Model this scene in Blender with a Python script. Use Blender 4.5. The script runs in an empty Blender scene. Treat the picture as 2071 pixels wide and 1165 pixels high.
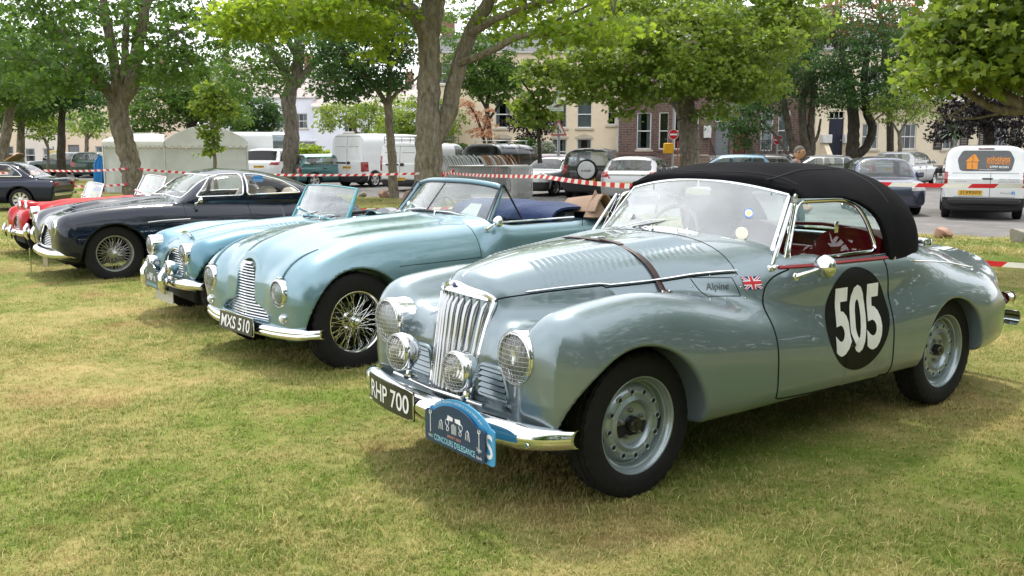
import bpy, bmesh, math, random
import numpy as np
from mathutils import Vector, Matrix, noise as mnoise
random.seed(7)
RNG = np.random.default_rng(11)
SC = bpy.context.scene
COL = SC.collection
PI = math.pi
# ------------------------------------------------------------------ camera
CAM_H, PITCH = 1.5123, 0.1519
cam_d = bpy.data.cameras.new('camera')
cam_d.sensor_width = 36.0
cam_d.lens = 36.0 * 1862.6 / 2071.0
cam_d.clip_start = 0.05
cam_d.clip_end = 2000.0
cam = bpy.data.objects.new('camera', cam_d)
COL.objects.link(cam)
cam.location = (0, 0, CAM_H)
cam.rotation_euler = (PI / 2 - PITCH, 0, 0)
SC.camera = cam
# ------------------------------------------------------------------ sky and sun
SUN_TO = Vector((-0.04, 0.46, 0.90)).normalized()      # direction towards the sun: high, behind the cars, almost straight
SUN_EL = math.asin(SUN_TO.z)
SUN_AZ = math.atan2(SUN_TO.x, SUN_TO.y)
world = bpy.data.worlds.new('World')
SC.world = world
world.use_nodes = True
wn, wl = world.node_tree.nodes, world.node_tree.links
wn.clear()
w_out = wn.new('ShaderNodeOutputWorld')
w_bg = wn.new('ShaderNodeBackground')
w_bg.inputs['Strength'].default_value = 0.13
w_sky = wn.new('ShaderNodeTexSky')
w_sky.sky_type = 'NISHITA'
w_sky.sun_disc = False
w_sky.sun_elevation = SUN_EL
w_sky.sun_rotation = SUN_AZ
w_sky.altitude = 10.0
w_sky.air_density = 1.0
w_sky.dust_density = 3.0
w_sky.ozone_density = 1.0
w_tc = wn.new('ShaderNodeTexCoord')
w_map = wn.new('ShaderNodeMapping')
w_map.inputs['Scale'].default_value = (1.0, 1.0, 2.2)
w_noise = wn.new('ShaderNodeTexNoise')
w_noise.inputs['Scale'].default_value = 2.1
w_noise.inputs['Detail'].default_value = 6.0
w_noise.inputs['Roughness'].default_value = 0.55
w_ramp = wn.new('ShaderNodeValToRGB')
w_ramp.color_ramp.elements[0].position = 0.30
w_ramp.color_ramp.elements[0].color = (0.55, 0.55, 0.55, 1)
w_ramp.color_ramp.elements[1].position = 0.62
w_ramp.color_ramp.elements[1].color = (1, 1, 1, 1)
w_mix = wn.new('ShaderNodeMixRGB')
w_mix.inputs['Color2'].default_value = (13.0, 13.2, 13.6, 1)
wl.new(w_tc.outputs['Generated'], w_map.inputs['Vector'])
wl.new(w_map.outputs['Vector'], w_noise.inputs['Vector'])
wl.new(w_noise.outputs['Fac'], w_ramp.inputs['Fac'])
wl.new(w_ramp.outputs['Color'], w_mix.inputs['Fac'])
wl.new(w_sky.outputs['Color'], w_mix.inputs['Color1'])
wl.new(w_mix.outputs['Color'], w_bg.inputs['Color'])
wl.new(w_bg.outputs['Background'], w_out.inputs['Surface'])
sun_d = bpy.data.lights.new('sun', 'SUN')
sun_d.energy = 2.9
sun_d.angle = math.radians(5.0)
sun_d.color = (1.0, 0.95, 0.86)
sun = bpy.data.objects.new('sun', sun_d)
COL.objects.link(sun)
sun.rotation_euler = (-SUN_TO).to_track_quat('-Z', 'Y').to_euler()
sun.location = SUN_TO * 60
SC.view_settings.view_transform = 'Standard'
SC.view_settings.look = 'None'
SC.view_settings.exposure = 0.40
SC.view_settings.gamma = 1.0
SC.view_settings.use_curve_mapping = False
SC.render.engine = 'CYCLES'
try:
 SC.cycles.use_denoising = True
 SC.cycles.max_bounces = 8
 SC.cycles.diffuse_bounces = 3
 SC.cycles.glossy_bounces = 4
 SC.cycles.transmission_bounces = 6
 SC.cycles.transparent_max_bounces = 16
 SC.cycles.sample_clamp_indirect = 6.0
 SC.cycles.caustics_reflective = False
 SC.cycles.caustics_refractive = False
except Exception:
 pass
def gz(x, y):
 """height of the ground: the lawn falls gently away from the camera"""
 return -0.0125 * (min(max(y, -5.0), 18.0) - 4.4)
# ------------------------------------------------------------------ materials
MATS = {}
def nn(nt, t, **kw):
 n = nt.nodes.new('ShaderNode' + t)
 for k, v in kw.items():
  if k in n.inputs:
   n.inputs[k].default_value = v
  else:
   setattr(n, k, v)
 return n
def new_mat(name):
 m = bpy.data.materials.new(name)
 m.use_nodes = True
 nt = m.node_tree
 nt.nodes.clear()
 out = nn(nt, 'OutputMaterial')
 return m, nt, out
def c4(c):
 return (c[0], c[1], c[2], 1.0)
def pmat(name, col, rough=0.5, metal=0.0, coat=0.0, coat_rough=0.03, var=0.12, vscale=6.0, bump=0.0, bscale=60.0,
   spec=0.5, dirt=0.0, dirt_col=(0.12, 0.09, 0.06), rvar=0.0):
 """Principled material whose colour, roughness and relief vary by noise."""
 if name in MATS:
  return MATS[name]
 m, nt, out = new_mat(name)
 L = nt.links
 b = nn(nt, 'BsdfPrincipled', Roughness=rough, Metallic=metal)
 b.inputs['Coat Weight'].default_value = coat
 b.inputs['Coat Roughness'].default_value = coat_rough
 b.inputs['Specular IOR Level'].default_value = spec
 tc = nn(nt, 'TexCoord')
 nz = nn(nt, 'TexNoise', Scale=vscale, Detail=5.0, Roughness=0.6)
 L.new(tc.outputs['Object'], nz.inputs['Vector'])
 mr = nn(nt, 'MapRange')
 mr.inputs['From Min'].default_value = 0.25
 mr.inputs['From Max'].default_value = 0.75
 mr.inputs['To Min'].default_value = 1 - var
 mr.inputs['To Max'].default_value = 1 + var
 L.new(nz.outputs['Fac'], mr.inputs['Value'])
 mx = nn(nt, 'MixRGB', blend_type='MULTIPLY', Fac=1.0, Color1=c4(col))
 L.new(mr.outputs['Result'], mx.inputs['Color2'])
 last = mx.outputs['Color']
 if dirt > 0:
  n2 = nn(nt, 'TexNoise', Scale=vscale * 2.7, Detail=8.0, Roughness=0.7)
  L.new(tc.outputs['Object'], n2.inputs['Vector'])
  r2 = nn(nt, 'MapRange')
  r2.inputs['From Min'].default_value = 0.5
  r2.inputs['From Max'].default_value = 0.75
  r2.inputs['To Max'].default_value = dirt
  L.new(n2.outputs['Fac'], r2.inputs['Value'])
  m2 = nn(nt, 'MixRGB', Color2=c4(dirt_col))
  L.new(r2.outputs['Result'], m2.inputs['Fac'])
  L.new(last, m2.inputs['Color1'])
  last = m2.outputs['Color']
 L.new(last, b.inputs['Base Color'])
 if rvar > 0:
  rr = nn(nt, 'MapRange')
  rr.inputs['From Min'].default_value = 0.3
  rr.inputs['From Max'].default_value = 0.7
  rr.inputs['To Min'].default_value = max(0.0, rough - rvar)
  rr.inputs['To Max'].default_value = rough + rvar
  L.new(nz.outputs['Fac'], rr.inputs['Value'])
  L.new(rr.outputs['Result'], b.inputs['Roughness'])
 if bump > 0:
  nb = nn(nt, 'TexNoise', Scale=bscale, Detail=4.0, Roughness=0.6)
  L.new(tc.outputs['Object'], nb.inputs['Vector'])
  bp = nn(nt, 'Bump', Strength=bump, Distance=0.02)
  L.new(nb.outputs['Fac'], bp.inputs['Height'])
  L.new(bp.outputs['Normal'], b.inputs['Normal'])
 L.new(b.outputs['BSDF'], out.inputs['Surface'])
 MATS[name] = m
 return m
def glass_mat(name, tint=(0.92, 0.96, 0.95), ior=1.5, rough=0.0, film=0.0, film_col=(0.6, 0.62, 0.62), thru=.6):
 """thin pane: clear by transparency, mirror by Fresnel, an optional pale film that paints in dust and sky glare"""
 if name in MATS:
  return MATS[name]
 m, nt, out = new_mat(name)
 L = nt.links
 tr = nn(nt, 'BsdfTransparent', Color=c4(tint))
 gl = nn(nt, 'BsdfGlossy', Roughness=rough, Color=(1, 1, 1, 1))
 fr = nn(nt, 'Fresnel')
 gm = nn(nt, 'NewGeometry')
 bi = nn(nt, 'MapRange')          # the same mirror from both sides of the pane
 bi.inputs['To Min'].default_value = ior
 bi.inputs['To Max'].default_value = 1 / ior
 L.new(gm.outputs['Backfacing'], bi.inputs['Value'])
 L.new(bi.outputs['Result'], fr.inputs['IOR'])
 mx = nn(nt, 'MixShader')
 L.new(fr.outputs['Fac'], mx.inputs['Fac'])
 base = tr.outputs['BSDF']
 if film > 0:
  d1 = nn(nt, 'BsdfDiffuse', Color=c4(film_col))
  d2 = nn(nt, 'BsdfTranslucent', Color=c4(film_col))
  df = nn(nt, 'MixShader', Fac=thru)
  L.new(d1.outputs['BSDF'], df.inputs[1])
  L.new(d2.outputs['BSDF'], df.inputs[2])
  tc = nn(nt, 'TexCoord')
  nz = nn(nt, 'TexNoise', Scale=5.0, Detail=6.0, Roughness=0.65)
  L.new(tc.outputs['Object'], nz.inputs['Vector'])
  mr = nn(nt, 'MapRange')
  mr.inputs['From Min'].default_value = 0.3
  mr.inputs['From Max'].default_value = 0.75
  mr.inputs['To Min'].default_value = film * 0.5
  mr.inputs['To Max'].default_value = film * 1.5
  L.new(nz.outputs['Fac'], mr.inputs['Value'])
  m0 = nn(nt, 'MixShader')
  L.new(mr.outputs['Result'], m0.inputs['Fac'])
  L.new(base, m0.inputs[1])
  L.new(df.outputs['Shader'], m0.inputs[2])
  base = m0.outputs['Shader']
 L.new(base, mx.inputs[1])
 L.new(gl.outputs['BSDF'], mx.inputs[2])
 L.new(mx.outputs['Shader'], out.inputs['Surface'])
 MATS[name] = m
 return m
def chrome():
 return pmat('chrome', (0.78, 0.79, 0.80), rough=0.06, metal=1.0, var=0.05, rvar=0.03)
def black_rubber():
 return pmat('black rubber', (0.010, 0.010, 0.011), rough=0.72, spec=.3, var=0.25, vscale=14, bump=0.15, bscale=90, dirt=0.25,
    dirt_col=(0.026, 0.024, 0.021))
# ------------------------------------------------------------------ mesh building
class MB:
 """collects shapes into one mesh"""
 def __init__(s):
  s.v, s.f, s.n = [], [], 0
 def add(s, V, F):
  V = np.asarray(V, float).reshape(-1, 3)
  s.v.append(V)
  k = s.n
  s.f.extend([tuple(int(i) + k for i in q) for q in F])
  s.n += len(V)
  return s
 def box(s, lo, hi, M=None):
  x0, y0, z0 = lo
  x1, y1, z1 = hi
  V = np.array([(x0, y0, z0), (x1, y0, z0), (x1, y1, z0), (x0, y1, z0), (x0, y0, z1), (x1, y0, z1), (x1, y1, z1), (x0, y1, z1)], float)
  if M is not None:
   V = xf(V, M)
  return s.add(V, [(0, 3, 2, 1), (4, 5, 6, 7), (0, 1, 5, 4), (1, 2, 6, 5), (2, 3, 7, 6), (3, 0, 4, 7)])
 def bbox(s, lo, hi, b=0.01, M=None):
  """box with bevelled edges: eight corners cut"""
  lo, hi = np.array(lo, float), np.array(hi, float)
  b = min(b, float((hi - lo).min()) * 0.45)
  V = []
  for sx in (0, 1):
   for sy in (0, 1):
    for sz in (0, 1):
     c = np.where([sx, sy, sz], hi, lo)
     d = np.where([sx, sy, sz], -b, b)
     for ax in range(3):
      p = c + d
      p[ax] = c[ax]
      V.append(p)
  V = np.array(V)
  idx = lambda sx, sy, sz, ax: (sx * 4 + sy * 2 + sz) * 3 + ax
  F = []
  for ax in range(3):
   o = [a for a in range(3) if a != ax]
   for sd in (0, 1):
    q = []
    for (p, r) in ((0, 0), (1, 0), (1, 1), (0, 1)):
     t = [0, 0, 0]
     t[ax], t[o[0]], t[o[1]] = sd, p, r
     q.append(idx(*t, ax))
    F.append(q if (sd == 1) == (ax != 1) else q[::-1])
  for ax in range(3):            # edges along ax
   o = [a for a in range(3) if a != ax]
   for p in (0, 1):
    for r in (0, 1):
     t0 = [0, 0, 0]
     t0[o[0]], t0[o[1]] = p, r
     t1 = list(t0)
     t1[ax] = 1
     F.append((idx(*t0, o[0]), idx(*t1, o[0]), idx(*t1, o[1]), idx(*t0, o[1])))
  for c in range(8):
   F.append((c * 3, c * 3 + 1, c * 3 + 2))
  if M is not None:
   V = xf(V, M)
  return s.add(V, F)
 def tube(s, path, r, n=8, closed=False, cap=True, flat=1.0, up=None):
  """round bar along a path; r may be one number or one per point; flat squeezes it along its normal"""
  P = np.asarray(path, float)
  m = len(P)
  R = np.broadcast_to(np.asarray(r, float), (m,))
  if closed:
   T = np.roll(P, -1, 0) - np.roll(P, 1, 0)
  else:
   T = np.gradient(P, axis=0)
  T = T / (np.linalg.norm(T, axis=1, keepdims=True) + 1e-12)
  nrm = np.array(up if up is not None else ((0, 0, 1) if abs(T[0][2]) < 0.9 else (1, 0, 0)), float)
  a = np.arange(n) * 2 * PI / n
  V = []
  for i in range(m):
   nrm = nrm - T[i] * nrm.dot(T[i])
   nrm = nrm / (np.linalg.norm(nrm) + 1e-12)
   bi = np.cross(T[i], nrm)
   V.append(P[i] + R[i] * (np.outer(np.cos(a), bi) + np.outer(np.sin(a) * flat, nrm)))
  F = []
  mm = m if closed else m - 1
  for i in range(mm):
   j = (i + 1) % m
   for k in range(n):
    l = (k + 1) % n
    F.append((i * n + k, i * n + l, j * n + l, j * n + k))
  if cap and not closed:
   F.append(tuple(range(n - 1, -1, -1)))
   F.append(tuple((m - 1) * n + k for k in range(n)))
  return s.add(np.concatenate(V), F)
 def lathe(s, prof, n=32, axis='y', c=(0, 0, 0), arc=None, M=None):
  """prof: list of (along axis, radius)"""
  pr = np.asarray(prof, float)
  m = len(pr)
  full = arc is None
  a = np.arange(n) * 2 * PI / n if full else np.linspace(arc[0], arc[1], n)
  V = np.zeros((n, m, 3))
  ca, sa = np.cos(a)[:, None], np.sin(a)[:, None]
  if axis == 'y':
   V[:, :, 0], V[:, :, 1], V[:, :, 2] = ca * pr[:, 1], pr[:, 0], sa * pr[:, 1]
  elif axis == 'x':
   V[:, :, 0], V[:, :, 1], V[:, :, 2] = pr[:, 0], ca * pr[:, 1], sa * pr[:, 1]
  else:
   V[:, :, 0], V[:, :, 1], V[:, :, 2] = ca * pr[:, 1], sa * pr[:, 1], pr[:, 0]
  V = V.reshape(-1, 3)
  if M is not None:
   V = xf(V, M)
  V = V + np.array(c)
  F = []
  for i in range(n if full else n - 1):
   j = (i + 1) % n
   for k in range(m - 1):
    F.append((i * m + k, j * m + k, j * m + k + 1, i * m + k + 1))
  return s.add(V, F)
 def grid(s, P, flip=False):
  """P: array (a, b, 3)"""
  a, b = P.shape[:2]
  F = []
  for i in range(a - 1):
   for j in range(b - 1):
    q = (i * b + j, (i + 1) * b + j, (i + 1) * b + j + 1, i * b + j + 1)
    F.append(q[::-1] if flip else q)
  return s.add(P.reshape(-1, 3), F)
 def slab(s, P, t):
  """thick sheet: grid P (a,b,3) and its copy displaced by vector or normals t"""
  a, b = P.shape[:2]
  Q = P + (np.asarray(t, float) if np.ndim(t) else gridnormals(P) * t)
  s.grid(P)
  s.grid(Q, True)
  rim = [(i, 0) for i in range(a)] + [(a - 1, j) for j in range(1, b)] + [(i, b - 1) for i in range(a - 2, -1, -1)] + [(0, j) for j in range(b - 2, 0, -1)]
  V, F = [], []
  for (i, j) in rim:
   V += [P[i, j], Q[i, j]]
  m = len(rim)
  for k in range(m):
   l = (k + 1) % m
   F.append((2 * k, 2 * k + 1, 2 * l + 1, 2 * l))
  return s.add(V, F)
 def prism(s, poly, t0, t1, fn):
  """2-D polygon swept from t0 to t1; fn(u, v, t) -> xyz"""
  n = len(poly)
  V = [fn(u, v, t0) for u, v in poly] + [fn(u, v, t1) for u, v in poly]
  F = [tuple(range(n - 1, -1, -1)), tuple(range(n, 2 * n))]
  for i in range(n):
   j = (i + 1) % n
   F.append((i, j, n + j, n + i))
  return s.add(V, F)
 def mesh(s, name, smooth=True, normals=True):
  me = bpy.data.meshes.new(name)
  V = np.concatenate(s.v) if s.v else np.zeros((0, 3))
  me.from_pydata(V.tolist(), [], s.f)
  if normals and len(s.f) < 60000:
   bm = bmesh.new()
   bm.from_mesh(me)
   bmesh.ops.recalc_face_normals(bm, faces=bm.faces)
   bm.to_mesh(me)
   bm.free()
  if smooth:
   me.polygons.foreach_set('use_smooth', [True] * len(me.polygons))
   try:
    me.set_sharp_from_angle(angle=math.radians(38))
   except Exception:
    pass
  me.update()
  return me
 def build(s, name, m, parent=None, smooth=True, label=None, kind=None):
  o = bpy.data.objects.new(name, s.mesh(name, smooth))
  COL.objects.link(o)
  if m is not None:
   o.data.materials.append(m)
  if parent is not None:
   o.parent = parent
  if label:
   o['label'] = label
  if kind:
   o['kind'] = kind
  return o
def xf(V, M):
 V = np.asarray(V, float)
 M = np.array(M)
 return V @ M[:3, :3].T + M[:3, 3]
def gridnormals(P):
 du = np.gradient(P, axis=0)
 dv = np.gradient(P, axis=1)
 N = np.cross(du, dv)
 return N / (np.linalg.norm(N, axis=2, keepdims=True) + 1e-12)
def thing(name, label, cat, loc=(0, 0, 0), rz=0.0, group=None):
 o = bpy.data.objects.new(name, None)
 COL.objects.link(o)
 o.location = loc
 o.rotation_euler = (0, 0, rz)
 o.empty_display_size = 0.2
 o['label'] = label
 o['category'] = cat
 if group:
  o['group'] = group
 return o
def tag(o, label, cat, group=None):
 o['label'] = label
 o['category'] = cat
 if group:
  o['group'] = group
 return o
def kids(o):
 return [c for c in o.children]
def copy_tree(o, parent=None, mats=None):
 c = o.copy()
 COL.objects.link(c)
 if parent is not None:
  c.parent = parent
 for ch in kids(o):
  copy_tree(ch, c)
 return c
def shared(name, me, m, parent, loc=(0, 0, 0), rot=(0, 0, 0), scale=None):
 """another piece that shares a mesh"""
 if m is not None and len(me.materials) == 0:
  me.materials.append(m)
 o = bpy.data.objects.new(name, me)
 COL.objects.link(o)
 o.parent = parent
 o.location = loc
 o.rotation_euler = rot
 if scale:
  o.scale = scale
 return o
def rotm(axis, a):
 return Matrix.Rotation(a, 4, axis)
def text_mesh(txt, size=1.0, bold=0.0, xs=1.0, extrude=0.0, space=1.0, align='CENTER'):
 """lettering as mesh data lying in XY, centred on its box"""
 cu = bpy.data.curves.new('lettering', 'FONT')
 cu.body = txt
 cu.size = size
 cu.offset = bold
 cu.extrude = extrude
 cu.space_character = space
 cu.align_x = align
 cu.resolution_u = 4
 o = bpy.data.objects.new('lettering', cu)
 COL.objects.link(o)
 dg = bpy.context.evaluated_depsgraph_get()
 me = bpy.data.meshes.new_from_object(o.evaluated_get(dg))
 V = np.zeros(len(me.vertices) * 3)
 me.vertices.foreach_get('co', V)
 V = V.reshape(-1, 3)
 F = [tuple(p.vertices) for p in me.polygons]
 bpy.data.objects.remove(o)
 bpy.data.meshes.remove(me)
 bpy.data.curves.remove(cu)
 V[:, 0] *= xs
 if len(V):
  V[:, :2] -= (V[:, :2].max(0) + V[:, :2].min(0)) / 2
 return V, F
def fit_text(txt, w, h, bold=0.0, space=1.0):
 V, F = text_mesh(txt, 1.0, bold, space=space)
 s = V[:, :2].max(0) - V[:, :2].min(0)
 V[:, 0] *= w / s[0]
 V[:, 1] *= h / s[1]
 return V, F
def subdivide(V, F, size):
 """cut a flat mesh into small pieces so that it can follow a curved panel"""
 bm = bmesh.new()
 vs = [bm.verts.new(v) for v in V]
 for f in F:
  try:
   bm.faces.new([vs[i] for i in f])
  except ValueError:
   pass
 bmesh.ops.triangulate(bm, faces=bm.faces)
 for _ in range(7):
  es = [e for e in bm.edges if e.calc_length() > size]
  if not es:
   break
  bmesh.ops.subdivide_edges(bm, edges=es, cuts=1, use_grid_fill=False)
  bmesh.ops.triangulate(bm, faces=bm.faces)
 bm.verts.index_update()
 V = np.array([v.co[:] for v in bm.verts])
 F = [tuple(v.index for v in f.verts) for f in bm.faces]
 bm.free()
 return V, F
# ------------------------------------------------------------------ curves and implicit bodies
def pch(pts):
 """monotone cubic through (x, y) pairs"""
 pts = sorted(pts)
 X = np.array([p[0] for p in pts], float)
 Y = np.array([p[1] for p in pts], float)
 h = np.diff(X)
 d = np.diff(Y) / h
 m = np.zeros(len(X))
 if len(X) > 2:
  w1, w2 = 2 * h[1:] + h[:-1], h[1:] + 2 * h[:-1]
  ok = d[:-1] * d[1:] > 0
  with np.errstate(divide='ignore', invalid='ignore'):
   m[1:-1] = np.where(ok, (w1 + w2) / (w1 / np.where(d[:-1] == 0, 1, d[:-1]) + w2 / np.where(d[1:] == 0, 1, d[1:])), 0)
 m[0], m[-1] = d[0], d[-1]
 def f(x):
  x = np.clip(np.asarray(x, float), X[0], X[-1])
  i = np.clip(np.searchsorted(X, x, side='right') - 1, 0, len(X) - 2)
  t = (x - X[i]) / h[i]
  t2, t3 = t * t, t * t * t
  return (2 * t3 - 3 * t2 + 1) * Y[i] + (t3 - 2 * t2 + t) * h[i] * m[i] + (-2 * t3 + 3 * t2) * Y[i + 1] + (t3 - t2) * h[i] * m[i + 1]
 return f
def smin(a, b, k):
 h = np.maximum(k - np.abs(a - b), 0.0) / k
 return np.minimum(a, b) - h * h * k * 0.25
def smax(a, b, k):
 return -smin(-a, -b, k)
def loft(x, y, z, a, zc, zt, zb, nt=2.5, nb=4.0, yc=0.0):
 """signed distance (nearly) to a body whose section is a superellipse that varies along x"""
 up = z > zc
 b = np.maximum(np.where(up, zt - zc, zc - zb), 0.02)
 n = np.where(up, nt, nb)
 a = np.maximum(a, 0.02)
 dy = np.abs(y - yc) / a
 dz = np.abs(z - zc) / b
 q = np.maximum((dy ** n + dz ** n) ** (1.0 / n), 1e-3)
 gy = (dy / q) ** (n - 1) / a
 gzz = (dz / q) ** (n - 1) / b
 return (q - 1) / (np.sqrt(gy * gy + gzz * gzz) + 1e-6)
def sdf_mesh(field, lo, hi, h, k=5, sym=True):
 """surface nets of a field; the field is mirrored about y = 0. Returns V, F, N"""
 ny = int(math.ceil(hi[1] / h)) + 2
 xs = np.arange(lo[0] - 2 * h, hi[0] + 2 * h, h)
 ys = np.arange(0, ny) * h
 zs = np.arange(lo[2] - 2 * h, hi[2] + 2 * h, h)
 nx, nz = len(xs), len(zs)
 cx, cy, cz = xs[::k], ys[::k], zs[::k]
 G = np.meshgrid(cx, cy, cz, indexing='ij')
 cd = field(*G)
 act = np.abs(cd) < 1.9 * k * h
 p = np.pad(act, 1)
 a2 = np.zeros_like(act)
 for dx in (0, 1, 2):
  for dy in (0, 1, 2):
   for dz in (0, 1, 2):
    a2 |= p[dx:dx + act.shape[0], dy:dy + act.shape[1], dz:dz + act.shape[2]]
 rep = lambda A: np.repeat(np.repeat(np.repeat(A, k, 0), k, 1), k, 2)[:nx, :ny, :nz]
 D = rep(cd).astype(np.float64)
 M = rep(a2)
 I = np.nonzero(M)
 D[I] = field(xs[I[0]], ys[I[1]], zs[I[2]])
 if sym:
  D = np.concatenate([D[:, :0:-1], D], 1)
  y0 = -ys[-1]
 else:
  y0 = 0.0
 S = D < 0
 nx, nyy, nz = D.shape
 cs = np.zeros((nx - 1, nyy - 1, nz - 1), np.int8)
 corners = [(i, j, l) for i in (0, 1) for j in (0, 1) for l in (0, 1)]
 sl = lambda A, c: A[c[0]:A.shape[0] - 1 + c[0], c[1]:A.shape[1] - 1 + c[1], c[2]:A.shape[2] - 1 + c[2]]
 for c in corners:
  cs += sl(S, c)
 C = np.nonzero((cs > 0) & (cs < 8))
 nv = len(C[0])
 idx = -np.ones(cs.shape, np.int64)
 idx[C] = np.arange(nv)
 acc = np.zeros((nv, 3))
 cnt = np.zeros(nv)
 val = {c: D[C[0] + c[0], C[1] + c[1], C[2] + c[2]] for c in corners}
 for c in corners:
  for ax in range(3):
   if c[ax] == 0:
    e = list(c)
    e[ax] = 1
    e = tuple(e)
    va, vb = val[c], val[e]
    x = (va < 0) != (vb < 0)
    t = np.where(x, va / np.where(va - vb == 0, 1, va - vb), 0)
    p0 = np.array(c, float)
    pt = np.tile(p0, (nv, 1))
    pt[:, ax] += t
    acc[x] += pt[x]
    cnt[x] += 1
 V = (np.stack(C, 1) + acc / cnt[:, None]) * h + np.array([xs[0], y0, zs[0]])
 F = []
 for ax in range(3):
  o1, o2 = [(1, 2), (2, 0), (0, 1)][ax]
  a = [slice(1, n - 1) for n in D.shape]
  a[ax] = slice(0, D.shape[ax] - 1)
  b = list(a)
  b[ax] = slice(1, D.shape[ax])
  s0, s1 = S[tuple(a)], S[tuple(b)]
  E = np.nonzero(s0 != s1)
  base = [E[i] + (0 if i == ax else 1) for i in range(3)]
  def at(d1, d2):
   q = [b_.copy() for b_ in base]
   q[o1] -= d1
   q[o2] -= d2
   return idx[tuple(q)]
  q = np.stack([at(1, 1), at(0, 1), at(0, 0), at(1, 0)], 1)
  fl = s0[E]
  q[~fl] = q[~fl][:, ::-1]
  F.append(q)
 F = np.concatenate(F)
 F = F[(F >= 0).all(1)]
 ff = lambda P: field(P[:, 0], np.abs(P[:, 1]) if sym else P[:, 1], P[:, 2])
 e = h * 0.35
 def grad(P):
  g = np.zeros_like(P)
  for ax in range(3):
   d = np.zeros(3)
   d[ax] = e
   g[:, ax] = (ff(P + d) - ff(P - d)) / (2 * e)
  return g
 for _ in range(2):
  d = ff(V)
  g = grad(V)
  g2 = (g * g).sum(1) + 1e-9
  st = np.clip(d / np.sqrt(g2), -h * 0.7, h * 0.7) / np.sqrt(g2)
  V = V - g * st[:, None]
 N = grad(V)
 N /= np.linalg.norm(N, axis=1, keepdims=True) + 1e-9
 return V, F, N
def mesh_part(name, V, F, N, m, parent, mask=None, label=None, kind=None):
 """an object from some of the faces of a shaped body, keeping its smooth normals"""
 if mask is not None:
  F = F[mask]
 u, inv = np.unique(F.ravel(), return_inverse=True)
 V2, N2 = V[u], N[u]
 F2 = inv.reshape(F.shape)
 me = bpy.data.meshes.new(name)
 nf, kf = F2.shape
 me.vertices.add(len(V2))
 me.vertices.foreach_set('co', V2.ravel())
 me.loops.add(nf * kf)
 me.loops.foreach_set('vertex_index', F2.ravel().astype(np.int32))
 me.polygons.add(nf)
 me.polygons.foreach_set('loop_start', np.arange(0, nf * kf, kf, dtype=np.int32))
 me.update(calc_edges=True)
 me.validate()
 me.polygons.foreach_set('use_smooth', np.ones(len(me.polygons), bool))
 if len(me.vertices) == len(N2):
  me.normals_split_custom_set_from_vertices(N2.tolist())
 o = bpy.data.objects.new(name, me)
 COL.objects.link(o)
 if m is not None:
  me.materials.append(m)
 o.parent = parent
 if label:
  o['label'] = label
 if kind:
  o['kind'] = kind
 return o
def cast(field, P, d, L=1.5, n=90):
 """first hit of rays P + t d with a field (mirrored in y)"""
 P = np.asarray(P, float).reshape(-1, 3)
 d = np.broadcast_to(np.asarray(d, float), P.shape)
 ff = lambda Q: field(Q[:, 0], np.abs(Q[:, 1]), Q[:, 2])
 t = np.full(len(P), np.nan)
 prev = ff(P)
 pt = 0.0
 for i in range(1, n + 1):
  tt = L * i / n
  cur = ff(P + d * tt)
  new = np.isnan(t) & (prev > 0) & (cur <= 0)
  t[new] = pt + (tt - pt) * prev[new] / (prev[new] - cur[new])
  prev, pt = cur, tt
 lo = np.where(np.isnan(t), 0, t) - L / n
 hi = lo + 2 * L / n
 for _ in range(14):
  md = (lo + hi) / 2
  ins = ff(P + d * md[:, None]) <= 0
  hi = np.where(ins, md, hi)
  lo = np.where(ins, lo, md)
 ok = ~np.isnan(t)
 if not ok.all() and ok.any():            # a miss takes its nearest neighbour
  good = np.nonzero(ok)[0]
  for i in np.nonzero(~ok)[0]:
   hi[i] = hi[good[np.abs(good - i).argmin()]]
 return P + d * hi[:, None]
def fgrad(field, P, e=0.004):
 ff = lambda Q: field(Q[:, 0], np.abs(Q[:, 1]), Q[:, 2])
 g = np.zeros_like(P)
 for ax in range(3):
  d = np.zeros(3)
  d[ax] = e
  g[:, ax] = ff(P + d) - ff(P - d)
 return g / (np.linalg.norm(g, axis=1, keepdims=True) + 1e-9)
def snap(field, P, n=6):
 """move points to the nearest place on a body"""
 P = np.array(P, float)
 ff = lambda Q: field(Q[:, 0], np.abs(Q[:, 1]), Q[:, 2])
 for _ in range(n):
  d = ff(P)
  e = .004
  g = np.zeros_like(P)
  for ax in range(3):
   v = np.zeros(3)
   v[ax] = e
   g[:, ax] = (ff(P + v) - ff(P - v)) / (2 * e)
  P = P - g * np.clip(d / ((g * g).sum(1) + 1e-6), -.05, .05)[:, None]
 return P
def line_on(field, pts, view, n=40, side=1, off=0.0):
 """a polyline given in one view ('side' x,z | 'top' x,y | 'front' y,z) laid on a body"""
 Q = np.asarray(pts, float)
 s = np.concatenate([[0], np.cumsum(np.linalg.norm(np.diff(Q, axis=0), axis=1))])
 t = np.linspace(0, s[-1], n)
 if len(Q) > 2:
  u, w = pch(list(zip(s, Q[:, 0])))(t), pch(list(zip(s, Q[:, 1])))(t)
 else:
  u, w = np.interp(t, s, Q[:, 0]), np.interp(t, s, Q[:, 1])
 if view == 'side':
  P = np.stack([u, np.full(n, 1.1 * side), w], 1)
  d = (0, -side, 0)
 elif view == 'top':
  P = np.stack([u, w, np.full(n, 1.6)], 1)
  d = (0, 0, -1)
 else:
  P = np.stack([np.full(n, 1.2), u, w], 1)
  d = (-1, 0, 0)
 R = cast(field, P, d)
 if off:
  R = R + fgrad(field, R) * off
 return R
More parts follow.
